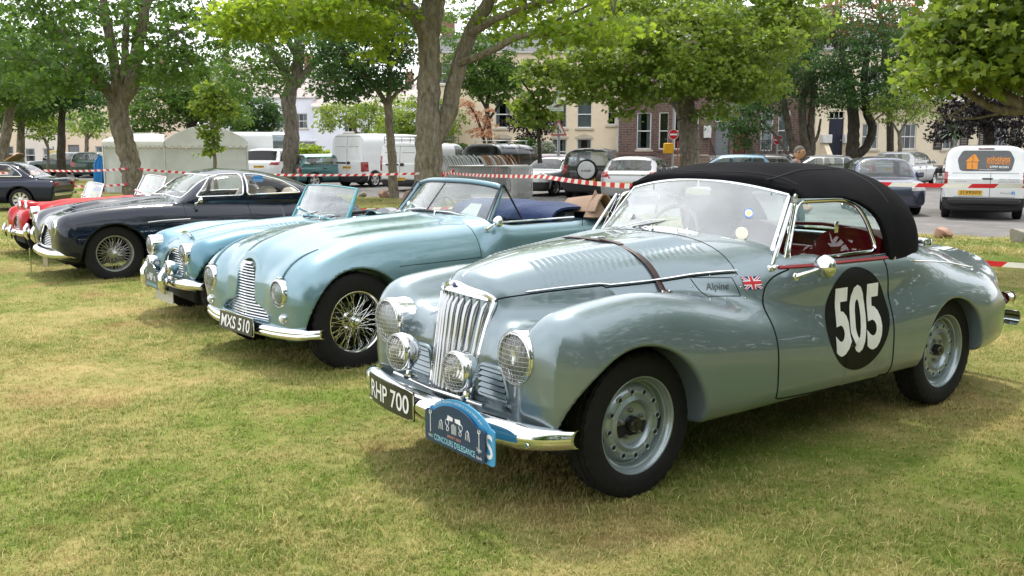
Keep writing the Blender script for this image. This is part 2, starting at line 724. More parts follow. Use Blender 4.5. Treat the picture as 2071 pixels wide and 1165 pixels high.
def decal(field, V2, F2, fn, d, off=0.002, size=0.03):
 """flat print laid on a body: V2 in its own plane, fn(u, v) -> start of the ray"""
 V, F = subdivide(V2, F2, size)
 P = np.array([fn(v[0], v[1]) for v in V])
 R = cast(field, P, d)
 R = R + fgrad(field, R) * off
 return R, F
def ring_poly(cx, cy, rx, ry, n=40):
 a = np.arange(n) * 2 * PI / n
 return np.stack([cx + rx * np.cos(a), cy + ry * np.sin(a), 0 * a], 1), [tuple(range(n))]
def in_poly(px, py, poly):
 """points inside a polygon (arrays)"""
 c = np.zeros(px.shape, bool)
 n = len(poly)
 for i in range(n):
  x0, y0 = poly[i]
  x1, y1 = poly[(i + 1) % n]
  if y0 == y1:
   continue
  c ^= ((y0 > py) != (y1 > py)) & (px < (x1 - x0) * (py - y0) / (y1 - y0) + x0)
 return c
def poly_sd(px, py, poly):
 """signed distance to a polygon"""
 d = np.full(px.shape, 1e9)
 n = len(poly)
 for i in range(n):
  x0, y0 = poly[i]
  x1, y1 = poly[(i + 1) % n]
  ex, ey = x1 - x0, y1 - y0
  t = np.clip(((px - x0) * ex + (py - y0) * ey) / (ex * ex + ey * ey), 0, 1)
  d = np.minimum(d, np.hypot(px - x0 - t * ex, py - y0 - t * ey))
 return np.where(in_poly(px, py, poly), -d, d)
def roundpoly(pts, r=0.04, n=4):
 """polygon with rounded corners"""
 out = []
 m = len(pts)
 for i in range(m):
  p0, p1, p2 = np.array(pts[i - 1], float), np.array(pts[i], float), np.array(pts[(i + 1) % m], float)
  a, b = p0 - p1, p2 - p1
  la, lb = np.linalg.norm(a), np.linalg.norm(b)
  rr = min(r, la * 0.45, lb * 0.45)
  s, e = p1 + a / la * rr, p1 + b / lb * rr
  for t in np.linspace(0, 1, n + 1):
   out.append(tuple((1 - t) ** 2 * s + 2 * t * (1 - t) * p1 + t * t * e))
 return out
def raw_build(name, V, F, m, parent, smooth=True, label=None):
 mb = MB()
 mb.add(V, F)
 return mb.build(name, m, parent, smooth, label)
# ------------------------------------------------------------------ where a line of sight meets a given distance
F_PX = 1862.6
def pw(px, py, Y):
 """point at distance Y along the sight line of a place in the photograph (2071 wide)"""
 d = ((px - 1035.5) / F_PX, -(py - 582.5) / F_PX)
 c, s = math.cos(PITCH), math.sin(PITCH)
 r = (d[0], c + s * d[1], -s + c * d[1])
 t = Y / r[1]
 return np.array([r[0] * t, Y, CAM_H + r[2] * t])
def ground_mat():
 """turf seen between the blades: soil, thatch and green in patches"""
 m, nt, out = new_mat('turf')
 L = nt.links
 b = nn(nt, 'BsdfPrincipled', Roughness=0.95)
 b.inputs['Specular IOR Level'].default_value = 0.1
 col = grass_colour(nt, (0.105, 0.145, 0.024), (0.32, 0.25, 0.11), None)
 L.new(col, b.inputs['Base Color'])
 L.new(b.outputs['BSDF'], out.inputs['Surface'])
 return m
def grass_colour(nt, green, straw, attr):
 """green and straw in patches by place; attr adds a difference between blades"""
 L = nt.links
 ge = nn(nt, 'NewGeometry')
 n1 = nn(nt, 'TexNoise', Scale=0.42, Detail=3.0, Roughness=0.55)
 n2 = nn(nt, 'TexNoise', Scale=2.6, Detail=4.0, Roughness=0.65)
 n3 = nn(nt, 'TexNoise', Scale=22.0, Detail=2.0)
 for n in (n1, n2, n3):
  L.new(ge.outputs['Position'], n.inputs['Vector'])
 a = nn(nt, 'Math', operation='MULTIPLY_ADD')
 L.new(n1.outputs['Fac'], a.inputs[0])
 a.inputs[1].default_value = 1.5
 L.new(n2.outputs['Fac'], a.inputs[2])
 b = nn(nt, 'Math', operation='MULTIPLY_ADD')
 L.new(n3.outputs['Fac'], b.inputs[0])
 b.inputs[1].default_value = 0.45
 L.new(a.outputs[0], b.inputs[2])
 last = b.outputs[0]
 if attr:
  at = nn(nt, 'Attribute', attribute_name=attr)
  c = nn(nt, 'Math', operation='MULTIPLY_ADD')
  L.new(at.outputs['Fac'], c.inputs[0])
  c.inputs[1].default_value = 0.55
  L.new(last, c.inputs[2])
  d = nn(nt, 'Math', operation='SUBTRACT')
  L.new(c.outputs[0], d.inputs[0])
  d.inputs[1].default_value = 0.275
  last = d.outputs[0]
 r = nn(nt, 'MapRange')
 r.inputs['From Min'].default_value = 1.25
 r.inputs['From Max'].default_value = 1.86
 L.new(last, r.inputs['Value'])
 mx = nn(nt, 'MixRGB', Color1=c4(green), Color2=c4(straw))
 L.new(r.outputs['Result'], mx.inputs['Fac'])
 n4 = nn(nt, 'TexNoise', Scale=0.85, Detail=5.0, Roughness=0.62)          # worn brown places
 mp = nn(nt, 'Mapping')
 mp.inputs['Location'].default_value = (3.7, 1.2, 0)
 L.new(ge.outputs['Position'], mp.inputs['Vector'])
 L.new(mp.outputs['Vector'], n4.inputs['Vector'])
 w = nn(nt, 'MapRange')
 w.inputs['From Min'].default_value = 0.56
 w.inputs['From Max'].default_value = 0.70
 w.inputs['To Max'].default_value = 0.75
 L.new(n4.outputs['Fac'], w.inputs['Value'])
 m0 = mx
 mx = nn(nt, 'MixRGB', Color2=(straw[0] * .70, straw[1] * .58, straw[2] * .58, 1))
 L.new(w.outputs['Result'], mx.inputs['Fac'])
 L.new(m0.outputs['Color'], mx.inputs['Color1'])
 return mx.outputs['Color']
LAWN_EDGE = [(60, 8), (40, 10), (12, 16.6), (9.6, 17.4), (8.2, 17.8), (5.0, 20.8), (2.4, 24.3), (0.9, 27.0), (-5.4, 32.0), (-22, 48), (-60, 76)]
def edge_y(x):
 p = LAWN_EDGE[::-1]
 return np.interp(x, [q[0] for q in p], [q[1] for q in p])
def build_ground():
 asphalt = pmat('asphalt', (0.15, 0.143, 0.14), 0.9, var=0.3, vscale=0.9, bump=0.4, bscale=70, dirt=0.6, dirt_col=(0.27, 0.245, 0.215), spec=.3)
 far = np.array([[(x, y, -0.235) for x in (-500, -60, -20, 0, 20, 60, 500)] for y in (-60, -20, 20, 60, 200, 900)], float)
 o = MB().grid(far).build('road', asphalt, None, smooth=False)
 o['kind'] = 'structure'
 xs = np.concatenate([np.linspace(-60, -12, 13), np.linspace(-11, 14, 51), np.linspace(16, 60, 12)])
 G = []
 for x in xs:
  e = edge_y(x) + 0.18 * math.sin(x * 1.9) + 0.10 * math.sin(x * 5.3)
  ys = np.concatenate([np.linspace(-14, 18, 33)[:-1], np.linspace(18, max(e, 18.1), 8)]) if e > 18.2 else np.linspace(-14, e, 40)
  G.append([(x, y, gz(x, y) + 0.012 * math.sin(x * 1.3 + y * 0.7) * (1 if y < 30 else 0)) for y in ys])
 G = np.array(G, float)
 mb = MB().grid(G)
 skirt = np.stack([G[:, -1], G[:, -1] + (0, .02, -.12)], 1)
 mb.grid(skirt, True)
 lawn = mb.build('lawn', ground_mat(), None)
 lawn['kind'] = 'structure'
 pv = pmat('paving', (0.23, 0.22, 0.20), 0.85, var=0.2, vscale=1.5, bump=0.2, bscale=30)
 p = MB()
 p.bbox((-12, 49.5, -.30), (60, 57.0, -.10), .02)
 k = p.build('pavement', pv, None)
 k['kind'] = 'structure'
 kb = MB()
 for i in range(48):
  kb.bbox((-12 + i * 1.5 + .005, 49.3, -.30), (-12 + (i + 1) * 1.5 - .005, 49.49, -.09), .01)
 q = kb.build('kerb', pmat('kerb granite', (.30, .29, .28), .8, var=.15, vscale=3), k, kind='stuff')
 mk = MB()
 for i in range(5):
  mk.grid(np.array([[(9.5 + i * 3.2, 26.5 - .2 * i, -.231), (9.5 + i * 3.2, 26.62 - .2 * i, -.231)], [(11.3 + i * 3.2, 26.4 - .2 * i, -.231), (11.3 + i * 3.2, 26.52 - .2 * i, -.231)]]))
 z = mk.build('road_marking', pmat('road paint', (.62, .61, .58), .8, var=.25, vscale=12, dirt=.8, dirt_col=(.15, .14, .13)), o)
 z['kind'] = 'structure'
 def blades(n, y0, y1, hgt, wid, seg, seed):
  r = np.random.default_rng(seed)
  Y = np.exp(r.uniform(math.log(y0), math.log(y1), n * 2))
  X = r.uniform(-.74, .74, n * 2) * Y + r.uniform(-1.3, 1.3, n * 2)
  ok = (Y < edge_y(X) + .15)
  X, Y = X[ok][:n], Y[ok][:n]
  n = len(X)
  mt = max(1, n // 9)
  pk = r.integers(0, mt, n)
  w = r.uniform(.0, 1, n) ** 2 * .97
  dd = r.normal(0, .012, (n, 2)) * (Y / 4)[:, None] ** .5
  near = np.abs(Y[pk] - Y) < 1e9
  X, Y = X[pk] + dd[:, 0] + w * r.normal(0, .05, n), Y[pk] + dd[:, 1] + w * r.normal(0, .05, n)
  Z = np.array(-0.0125 * (np.clip(Y, -5, 18) - 4.4)) + 0.012 * np.sin(X * 1.3 + Y * .7) * (Y < 30) - .004
  h = hgt * r.uniform(.35, 1.25, n) * (1 + .35 * np.sin(X * 2.1 + 1) * np.sin(Y * 1.7))
  odd = r.uniform(0, 1, n) < .02         # long dry stalks lying over
  h *= np.where(odd, 1.35, 1.0)
  a = r.uniform(0, 2 * PI, n)
  lean = r.uniform(.25, 1.5, n) + odd * .9
  dx, dy = np.cos(a), np.sin(a)
  wx, wy = -dy * wid * .5, dx * wid * .5
  P0 = np.stack([X, Y, Z], 1)
  Wv = np.stack([wx, wy, 0 * wx], 1) * r.uniform(.6, 1.3, n)[:, None]
  L1 = np.stack([dx * lean * h * .25, dy * lean * h * .25, h * .6], 1)
  L2 = np.stack([dx * lean * h * .8, dy * lean * h * .8, h * (1.05 - .25 * np.minimum(lean, 1.2))], 1)
  t = np.where(odd, 1.6, r.uniform(0, 1, n))
  if seg == 2:
   V = np.stack([P0 - Wv, P0 + Wv, P0 + L1 + Wv * .75, P0 + L1 - Wv * .75, P0 + L2], 1)
   k = np.arange(n)[:, None] * 5
   T = np.concatenate([k + np.array([0, 1, 2]), k + np.array([0, 2, 3]), k + np.array([3, 2, 4])])
   tv = np.repeat(t, 5)
  else:
   V = np.stack([P0 - Wv, P0 + Wv, P0 + L2], 1)
   k = np.arange(n)[:, None] * 3
   T = k + np.array([0, 1, 2])
   tv = np.repeat(t, 3)
  return V.reshape(-1, 3), T, tv
 parts = [blades(310000, 2.5, 7.5, .025, .0038, 2, 1), blades(220000, 6.5, 15.0, .034, .0065, 1, 2), blades(120000, 14.0, 48.0, .050, .020, 1, 3)]
 Vs, Ts, tv, k = [], [], [], 0
 for V, T, t in parts:
  Vs.append(V)
  Ts.append(T + k)
  tv.append(t)
  k += len(V)
 g = tri_object('grass', np.concatenate(Vs), np.concatenate(Ts), grass_mat(), {'blade': np.concatenate(tv)})
 g['kind'] = 'stuff'
def tri_object(name, V, T, m, attrs=None, parent=None):
 me = bpy.data.meshes.new(name)
 me.vertices.add(len(V))
 me.vertices.foreach_set('co', np.ascontiguousarray(V, np.float32).ravel())
 nf, kf = T.shape
 me.loops.add(nf * kf)
 me.loops.foreach_set('vertex_index', np.ascontiguousarray(T, np.int32).ravel())
 me.polygons.add(nf)
 me.polygons.foreach_set('loop_start', np.arange(0, nf * kf, kf, dtype=np.int32))
 for nme, val in (attrs or {}).items():
  a = me.attributes.new(nme, 'FLOAT', 'POINT')
  a.data.foreach_set('value', np.ascontiguousarray(val, np.float32))
 me.update(calc_edges=True)
 o = bpy.data.objects.new(name, me)
 COL.objects.link(o)
 me.materials.append(m)
 if parent is not None:
  o.parent = parent
 return o
def grass_mat():
 m, nt, out = new_mat('grass blades')
 L = nt.links
 col = grass_colour(nt, (0.152, 0.222, 0.030), (0.56, 0.47, 0.20), 'blade')
 df = nn(nt, 'BsdfPrincipled', Roughness=0.55)
 df.inputs['Specular IOR Level'].default_value = 0.25
 tr = nn(nt, 'BsdfTranslucent')
 mx = nn(nt, 'MixShader', Fac=0.30)
 L.new(col, df.inputs['Base Color'])
 L.new(col, tr.inputs['Color'])
 L.new(df.outputs['BSDF'], mx.inputs[1])
 L.new(tr.outputs['BSDF'], mx.inputs[2])
 L.new(mx.outputs['Shader'], out.inputs['Surface'])
 return m
build_ground()
# ------------------------------------------------------------------ buildings
def wall_holes(mb, w, z0, z1, holes, depth=.18, fn=None):
 """front wall u 0..w, z z0..z1 with rectangular openings and their reveals; fn(u, d, z) -> xyz, d is depth behind the face"""
 us = sorted({0.0, w, *[h[0] for h in holes], *[h[1] for h in holes]})
 zs = sorted({z0, z1, *[h[2] for h in holes], *[h[3] for h in holes]})
 for i in range(len(us) - 1):
  for j in range(len(zs) - 1):
   cu, cz = (us[i] + us[i + 1]) / 2, (zs[j] + zs[j + 1]) / 2
   if any(h[0] < cu < h[1] and h[2] < cz < h[3] for h in holes):
    continue
   mb.add([fn(us[i], 0, zs[j]), fn(us[i + 1], 0, zs[j]), fn(us[i + 1], 0, zs[j + 1]), fn(us[i], 0, zs[j + 1])], [(0, 1, 2, 3)])
 for (a, b, c, d) in holes:
  for q in ([(a, c), (b, c)], [(b, c), (b, d)], [(b, d), (a, d)], [(a, d), (a, c)]):
   (u0, v0), (u1, v1) = q
   mb.add([fn(u0, 0, v0), fn(u1, 0, v1), fn(u1, depth, v1), fn(u0, depth, v0)], [(0, 3, 2, 1)])
WINGLASS = glass_mat('house glass', tint=(.62, .66, .67), ior=1.5)
def house(name, label, p0, p1, z1, holes, mat_, depth=8.0, roof=None, roof_m=None, z0=-.12, parapet=None):
 """p0, p1: ground plan ends of the front; holes: dicts with u0 u1 z0 z1 and kind"""
 p0, p1 = np.array(p0, float), np.array(p1, float)
 w = float(np.linalg.norm(p1 - p0))
 e = (p1 - p0) / w
 n = np.array([e[1], -e[0]])            # outward, to the camera
 rz = math.atan2(e[1], e[0])
 t = thing(name, label, 'house', (p0[0], p0[1], 0), rz, 'houses along the far side of the road')
 fn = lambda u, d, z: (u, d, z)
 mb = MB()
 wall_holes(mb, w, z0, z1, [(h['u0'], h['u1'], h['z0'], h['z1']) for h in holes], .18, fn)
 mb.add([(0, 0, z0), (0, depth, z0), (0, depth, z1), (0, 0, z1)], [(0, 3, 2, 1)])
 mb.add([(w, 0, z0), (w, depth, z0), (w, depth, z1), (w, 0, z1)], [(0, 1, 2, 3)])
 mb.add([(0, depth, z0), (w, depth, z0), (w, depth, z1), (0, depth, z1)], [(0, 3, 2, 1)])
 wall = mb.build('wall', mat_, t, smooth=False)
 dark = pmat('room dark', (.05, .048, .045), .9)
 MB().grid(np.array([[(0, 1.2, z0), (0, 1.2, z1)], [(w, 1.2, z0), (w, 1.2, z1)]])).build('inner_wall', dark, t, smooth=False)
 wf = pmat('window paint', (.68, .68, .66), .5, var=.06)
 sill_m = pmat('sill stone', (.48, .42, .33), .8, var=.12, vscale=4)
 for h in holes:
  a, b, c, d = h['u0'], h['u1'], h['z0'], h['z1']
  k = h.get('kind', 'sash')
  if k in ('sash', 'french'):
   fr = MB()
   g = .10
   for (x0, x1, y0, y1) in ((a, a + .07, c, d), (b - .07, b, c, d), (a + .071, b - .071, c, c + .09), (a + .071, b - .071, d - .07, d), (a + .071, b - .071, (c + d) / 2 - .035, (c + d) / 2 + .035)):
    fr.bbox((x0, g - .03, y0), (x1, g + .04, y1), .008)
   if h.get('bars'):
    for q in range(1, h['bars']):
     x = a + (b - a) * q / h['bars']
     fr.bbox((x - .014, g, c + .091), (x + .014, g + .03, (c + d) / 2 - .036), .004)
     fr.bbox((x - .014, g, (c + d) / 2 + .036), (x + .014, g + .03, d - .071), .004)
   W = fr.build('window', wf, t)
   MB().bbox((a + .05, g + .006, c + .05), (b - .05, g + .014, d - .05), .002).build('pane', WINGLASS, W)
   if h.get('curtain', True):
    cm = pmat('net curtain', (.66, .64, .60), .9)
    cl = MB()
    uu = np.linspace(a, b, 25)
    for (lo, hi) in (((0, .30), (.70, 1.0)) if h.get('curtain') != 'full' else ((0, 1.0),)):
     sel = np.linspace(lo, hi, 11) * (b - a) + a
     cl.grid(np.array([[(x, .165 + .02 * math.sin(x * 55), z) for z in (c, d)] for x in sel]))
    cl.build('curtain', cm, W)
   if h.get('sill', True):
    MB().bbox((a - .12, -.10, c - .14), (b + .12, .05, c - .003), .015).build('sill', sill_m, W)
   if h.get('head'):
    o = MB()
    o.bbox((a - .10, -.05, d + .004), (b + .10, .02, d + .15), .01)
    o.prism([(a - .04, d + .152), (b + .04, d + .152), (b - .15, d + .24), ((a + b) / 2 + .12, d + .30), ((a + b) / 2, d + .36), ((a + b) / 2 - .12, d + .30), (a + .15, d + .24)], -.045, .01, lambda u, v, q: (u, q, v))
    o.build('hood_mould', sill_m, W)
   if h.get('shutters'):
    for s, x in ((-1, a - .04), (1, b + .04)):
     x0, x1 = (x - (b - a) * .52, x) if s < 0 else (x, x + (b - a) * .52)
     sh = MB()
     for (q0, q1, r0, r1) in ((x0, x0 + .06, c, d), (x1 - .06, x1, c, d), (x0 + .061, x1 - .061, c, c + .08), (x0 + .061, x1 - .061, d - .08, d)):
      sh.bbox((q0, -.055, r0), (q1, -.004, r1), .006)
     nsl = 16
     for i in range(nsl):
      z = c + .09 + (d - c - .18) * i / nsl
      sh.add([(x0 + .061, -.045, z), (x1 - .061, -.045, z), (x1 - .061, -.012, z + .07), (x0 + .061, -.012, z + .07)], [(0, 1, 2, 3)])
     sh.build('shutter', pmat('shutter black', (.012, .013, .015), .45), t)
  elif k == 'door':
   dr = MB().bbox((a + .03, .11, c), (b - .03, .16, d - (.45 if h.get('fan') else .03)), .01)
   for i in (0, 1):
    for (r0, r1) in ((.08, .42), (.48, .92)):
     x0 = a + .1 + i * (b - a - .1) / 2
     hh = d - c - (.45 if h.get('fan') else .03)
     dr.bbox((x0, .095, c + hh * r0), (x0 + (b - a) / 2 - .16, .112, c + hh * r1), .008)
   D = dr.build('door', pmat('door ' + h['col'], {'maroon': (.12, .012, .018), 'blue': (.012, .016, .035), 'grey': (.16, .17, .18)}[h['col']], .35), t)
   MB().lathe([(0, .03), (.03, .035), (.05, .02), (.055, 0)], 10, 'y', c=(b - .12, .11, c + 1.0), M=rotm('Z', PI)).build('handle', chrome(), D)
   if h.get('fan'):
    fr = MB()
    for i in range(4):
     x = a + .03 + (b - a - .06) * i / 3
     fr.bbox((x - .02, .10, d - .44), (x + .02, .15, d), .004)
    fr.bbox((a, .10, d - .449), (b, .15, d - .40), .004)
    Fn = fr.build('fanlight', wf, t)
    MB().bbox((a, .12, d - .40), (b, .13, d), .002).build('pane', WINGLASS, Fn)
 if roof:
  rm = roof_m or pmat('slate', (.10, .10, .115), .7, var=.2, vscale=3, bump=.3, bscale=14)
  o = .25
  r = MB()
  n_r = 18
  y0, y1, zr = -o, depth / 2, z1 + roof
  for i in range(n_r):                   # courses of slates, each lapping the one below
   q0, q1 = i / n_r, (i + 1) / n_r
   A = (y0 + (y1 - y0) * q0, z1 + (zr - z1) * q0 + .02)
   B = (y0 + (y1 - y0) * q1, z1 + (zr - z1) * q1)
   r.add([(-o, A[0], A[1]), (w + o, A[0], A[1]), (w + o, B[0], B[1]), (-o, B[0], B[1])], [(0, 1, 2, 3)])
   r.add([(-o, A[0], A[1] - .025), (w + o, A[0], A[1] - .025), (w + o, A[0], A[1]), (-o, A[0], A[1])], [(0, 1, 2, 3)])
  r.add([(-o, y1, zr), (w + o, y1, zr), (w + o, depth + o, z1), (-o, depth + o, z1)], [(0, 1, 2, 3)])
  r.add([(0, 0, z1), (0, depth, z1), (0, y1, zr)], [(0, 1, 2)])
  r.add([(w, 0, z1), (w, depth, z1), (w, y1, zr)], [(0, 2, 1)])
  R = r.build('roof', rm, t, smooth=False)
  for u in ((.12 * w, .88 * w) if w > 6 else (.85 * w,)):
   ch = MB().bbox((u - .45, y1 - .35, zr - .6), (u + .45, y1 + .35, zr + 1.0), .02)
   ch.bbox((u - .52, y1 - .42, zr + 1.003), (u + .52, y1 + .42, zr + 1.12), .02)
   for i in (-1, 1):
    ch.lathe([(zr + 1.12, .13), (zr + 1.5, .11), (zr + 1.52, .13), (zr + 1.55, .09)], 12, 'z', c=(u + i * .24, y1, 0))
   ch.build('chimney', pmat('chimney brick', (.22, .12, .085), .85, var=.2, vscale=6), R)
 gut = MB().bbox((-.05, -.24, z1 - .10), (w + .05, -.004, z1 + .003), .02)
 gut.build('cornice', parapet or wf, t)
 return t, wall, w
def W_(u, wd, z0, z1, **k):
 d = dict(u0=u - wd / 2, u1=u + wd / 2, z0=z0, z1=z1)
 d.update(k)
 return d
def ux(px, Y):
 return (px - 1035.5) / F_PX * Y
def build_houses():
 cream = pmat('cream render', (.74, .62, .45), .85, var=.05, vscale=1.2, bump=.12, bscale=25, dirt=.25, dirt_col=(.40, .33, .24))
 Y = 62.0
 x0, x1 = ux(855, Y), ux(1249, Y)
 U = lambda px: ux(px, Y) - x0
 holes = []
 for px in (905, 1017, 1130, 1180):
  holes.append(W_(U(px), 1.0, 2.75, 4.55, curtain='full' if px == 1180 else True))
  holes.append(W_(U(px), 1.0, .35, 2.05, head=True, curtain=True))
 holes.append(W_(U(1234), .55, 2.95, 4.6, curtain=False))
 for px in (905, 1017, 1130, 1200):
  holes.append(W_(U(px), .95, 5.6, 7.0))
 t, wall, w = house('terraced_house', 'cream rendered terrace with white sash windows left of the brown brick house', (x0, Y), (x1, Y), 7.7, holes, cream, roof=1.5)
 q = MB().bbox((w - .16, -.05, -.1), (w - .01, .0, 7.6), .01).build('downpipe', pmat('white pipe', (.7, .7, .68), .5), t)
 Yb = 61.4
 xb0, xb1 = ux(1250, Yb), ux(1638, Yb)
 br = brick_mat('brown brick', (.150, .092, .074), (.105, .062, .052), (.20, .165, .14))
 U = lambda px: ux(px, Yb) - xb0
 holes = [W_(U(1299), .95, 1.35, 3.75, curtain=True), W_(U(1299), .95, 5.0, 6.9),
    dict(u0=U(1440), u1=U(1470), z0=1.0, z1=3.6, kind='door', col='grey', fan=True), dict(u0=U(1478), u1=U(1503), z0=1.0, z1=3.6, kind='door', col='maroon', fan=True),
    W_(U(1544), .8, 1.25, 3.9, kind='french', sill=False, curtain='full'), W_(U(1578), .8, 1.25, 3.9, kind='french', sill=False, curtain='full'),
    W_(U(1455), 1.0, 5.0, 6.9), W_(U(1560), 1.0, 5.0, 6.9)]
 t, wall, w = house('brick_house', 'dark brown brick house with stone steps and an iron balcony', (xb0, Yb), (xb1, Yb), 8.6, holes, br, roof=2.4)
 band = pmat('brick plinth stone', (.17, .10, .085), .85, var=.15)
 MB().bbox((-.02, -.08, 1.0), (U(1438), -.003, 1.16), .02).build('string_course', band, t)
 bay = MB()
 ub0, ub1 = U(1322), U(1412)
 bw = []
 wf = pmat('window paint', (.68, .68, .66), .5, var=.06)
 pts = [(ub0, 0), (ub0 + .85, -.9), (ub1 - .85, -.9), (ub1, 0)]
 for i in range(3):
  a, b = np.array(pts[i]), np.array(pts[i + 1])
  L = np.linalg.norm(b - a)
  e = (b - a) / L
  nrm = np.array([-e[1], e[0]])
  fnb = lambda u, d, z, a=a, e=e, nrm=nrm: (*(a + e * u + nrm * d), z)
  hw = min(.95, L - .45)
  wall_holes(bay, L, -.12, 8.4, [(L / 2 - hw / 2, L / 2 + hw / 2, 1.35, 3.75), (L / 2 - hw / 2, L / 2 + hw / 2, 5.0, 6.9)], .14, fnb)
  for (z0, z1) in ((1.35, 3.75), (5.0, 6.9)):
   f = MB()
   u0, u1 = L / 2 - hw / 2, L / 2 + hw / 2
   M = Matrix.Translation((a[0], a[1], 0)) @ rotm('Z', math.atan2(e[1], e[0]))
   for (q0, q1, r0, r1) in ((u0, u0 + .07, z0, z1), (u1 - .07, u1, z0, z1), (u0 + .071, u1 - .071, z0, z0 + .08), (u0 + .071, u1 - .071, z1 - .07, z1), (u0 + .071, u1 - .071, (z0 + z1) / 2 - .03, (z0 + z1) / 2 + .03)):
    f.bbox((q0, .05, r0), (q1, .12, r1), .008, M)
   W = f.build('window', wf, t)
   MB().bbox((u0 + .05, .085, z0 + .05), (u1 - .05, .092, z1 - .05), .002, M).build('pane', WINGLASS, W)
   MB().bbox((u0 - .1, -.08, z0 - .14), (u1 + .1, .06, z0 - .003), .015, M).build('sill', band, W)
 bay.add([(p[0], p[1], 8.4) for p in pts], [(0, 1, 2, 3)])
 bay.build('bay', br, t, smooth=False)
 stone = pmat('step stone', (.44, .43, .40), .8, var=.12, vscale=4)
 for k in range(6):
  MB().bbox((U(1432) - .1, -.35 - .30 * (5 - k), -.12), (U(1506) + .1, -.052 - .30 * (5 - k) * 0 - (.0 if k == 5 else 0), .98 - .18 * (5 - k)), .015).build('step', stone, t) if k == 5 else \
   MB().bbox((U(1432) - .1, -.35 - .30 * (5 - k), -.12), (U(1506) + .1, -.353 - .30 * (4 - k), .98 - .18 * (5 - k)), .015).build('step', stone, t)
 iron = pmat('wrought iron', (.012, .012, .013), .5)
 for u in (U(1431), U(1507)):
  rl = MB().tube([(u, -.1, 1.9), (u, -1.9, .95)], .025, 6)
  for q in np.linspace(0, 1, 8):
   rl.tube([(u, -.1 - 1.8 * q, .95 - .95 * q), (u, -.1 - 1.8 * q, 1.9 - .95 * q)], .012, 5)
  rl.build('handrail', iron, t)
 ba0, ba1 = U(1516), U(1600)
 MB().bbox((ba0, -.9, .88), (ba1, -.004, 1.06), .02).build('balcony_slab', pmat('balcony paint', (.66, .65, .62), .6), t)
 MB().bbox((ba0 + .1, -.75, -.1), (ba1 - .1, -.02, .877), .01).build('area_wall', br, t)
 bl = MB()
 for z in (1.10, 1.95):
  bl.tube([(ba0, -.02, z), (ba0, -.86, z), (ba1, -.86, z), (ba1, -.02, z)], .022, 6)
 for u in np.arange(ba0, ba1, .14):
  bl.tube([(u, -.86, 1.1), (u, -.86, 1.95)], .011, 5)
 a = np.linspace(0, 2 * PI, 15)
 for u in np.arange(ba0 + .35, ba1 - .2, .42):
  for (dx, dz, r) in ((0, .42, .16), (0, .42, .08), (.1, .18, .09), (-.1, .18, .09), (.1, .68, .09), (-.1, .68, .09)):
   bl.tube([(u + dx + r * math.cos(q), -.875, 1.1 + dz + r * math.sin(q)) for q in a], .014, 5)
 bl.build('balcony_railing', iron, t)
 MB().bbox((U(1424) - .25, -.25, 2.1), (U(1424) + .25, -.004, 2.9), .02).build('meter_box', pmat('white box', (.6, .6, .58), .5), t)
 Yc = 60.0
 xc0, xc1 = ux(1640, Yc), ux(2180, Yc)
 U = lambda px: ux(px, Yc) - xc0
 cream2 = pmat('warm cream render', (.72, .63, .47), .85, var=.05, vscale=1.1, bump=.12, bscale=25, dirt=.2, dirt_col=(.42, .36, .27))
 holes = [dict(u0=U(1667), u1=U(1697), z0=.95, z1=3.75, kind='door', col='blue', fan=True)]
 for px in (1750, 1826):
  holes.append(W_(U(px), 1.05, 1.35, 3.0, bars=3))
 holes.append(W_(U(1912), 1.05, 1.35, 3.2, shutters=True, bars=2))
 holes.append(W_(U(2008), 1.25, 1.25, 3.2, shutters=True, bars=2))
 holes.append(W_(U(2110), 1.25, 1.25, 3.2, shutters=True, bars=2))
 for px in (1682, 1750, 1826, 1912, 2008, 2110):
  holes.append(W_(U(px), 1.05, 4.8, 6.6, bars=2))
 t, wall, w = house('townhouse', 'cream townhouse with a dark panelled door, black shutters and a white upper balcony', (xc0, Yc), (xc1, Yc), 7.6, holes, cream2, roof=2.2)
 for k in range(5):
  MB().bbox((U(1668) - .15, -.40 - .32 * (4 - k), -.12), (U(1697) + .15, -.003 if k == 4 else -.403 - .32 * (3 - k), .93 - .2 * (4 - k)), .015).build('step', stone, t)
 for u in (U(1660), U(1704)):
  MB().prism([(-.0, -.12), (-2.1, -.12), (-2.1, .35), (-1.9, .45), (-.25, 1.75), (0, 1.75)], u - .16, u + .16, lambda p, q, r: (r, p - .004, q)).build('stair_wall', cream2, t, smooth=False)
  MB().bbox((u - .3, -.55, 1.76), (u + .3, -.01, 2.3), .03).build('pier_box', pmat('white box', (.6, .6, .58), .5), t)
 wb = pmat('balcony paint', (.66, .65, .62), .6)
 MB().bbox((U(1715), -.95, 4.35), (w - .2, -.004, 4.5), .02).build('balcony_slab', wb, t)
 bl = MB()
 for z in (4.62, 5.45):
  bl.tube([(U(1715), -.9, z), (w - .2, -.9, z)], .025, 6)
 for u in np.arange(U(1715), w - .2, .16):
  bl.tube([(u, -.9, 4.5), (u, -.9, 5.45)], .012, 4, cap=False)
 for u in np.arange(U(1715) + .4, w - .4, .8):
  bl.tube([(u - .35, -.9, 4.65), (u + .35, -.9, 5.42)], .012, 4).tube([(u + .35, -.9, 4.65), (u - .35, -.9, 5.42)], .012, 4)
 bl.build('balcony_railing', wb, t)
 MB().bbox((-.02, -.07, 4.1), (w, -.003, 4.26), .02).build('string_course', cream2, t)
 white = pmat('white render', (.72, .74, .80), .85, var=.05, vscale=1, dirt=.15, dirt_col=(.5, .52, .56))
 Yd = 97.0
 xs = [ux(420, Yd), ux(643, Yd), ux(668, Yd), ux(850, Yd)]
 U = lambda px, x0: ux(px, Yd) - x0
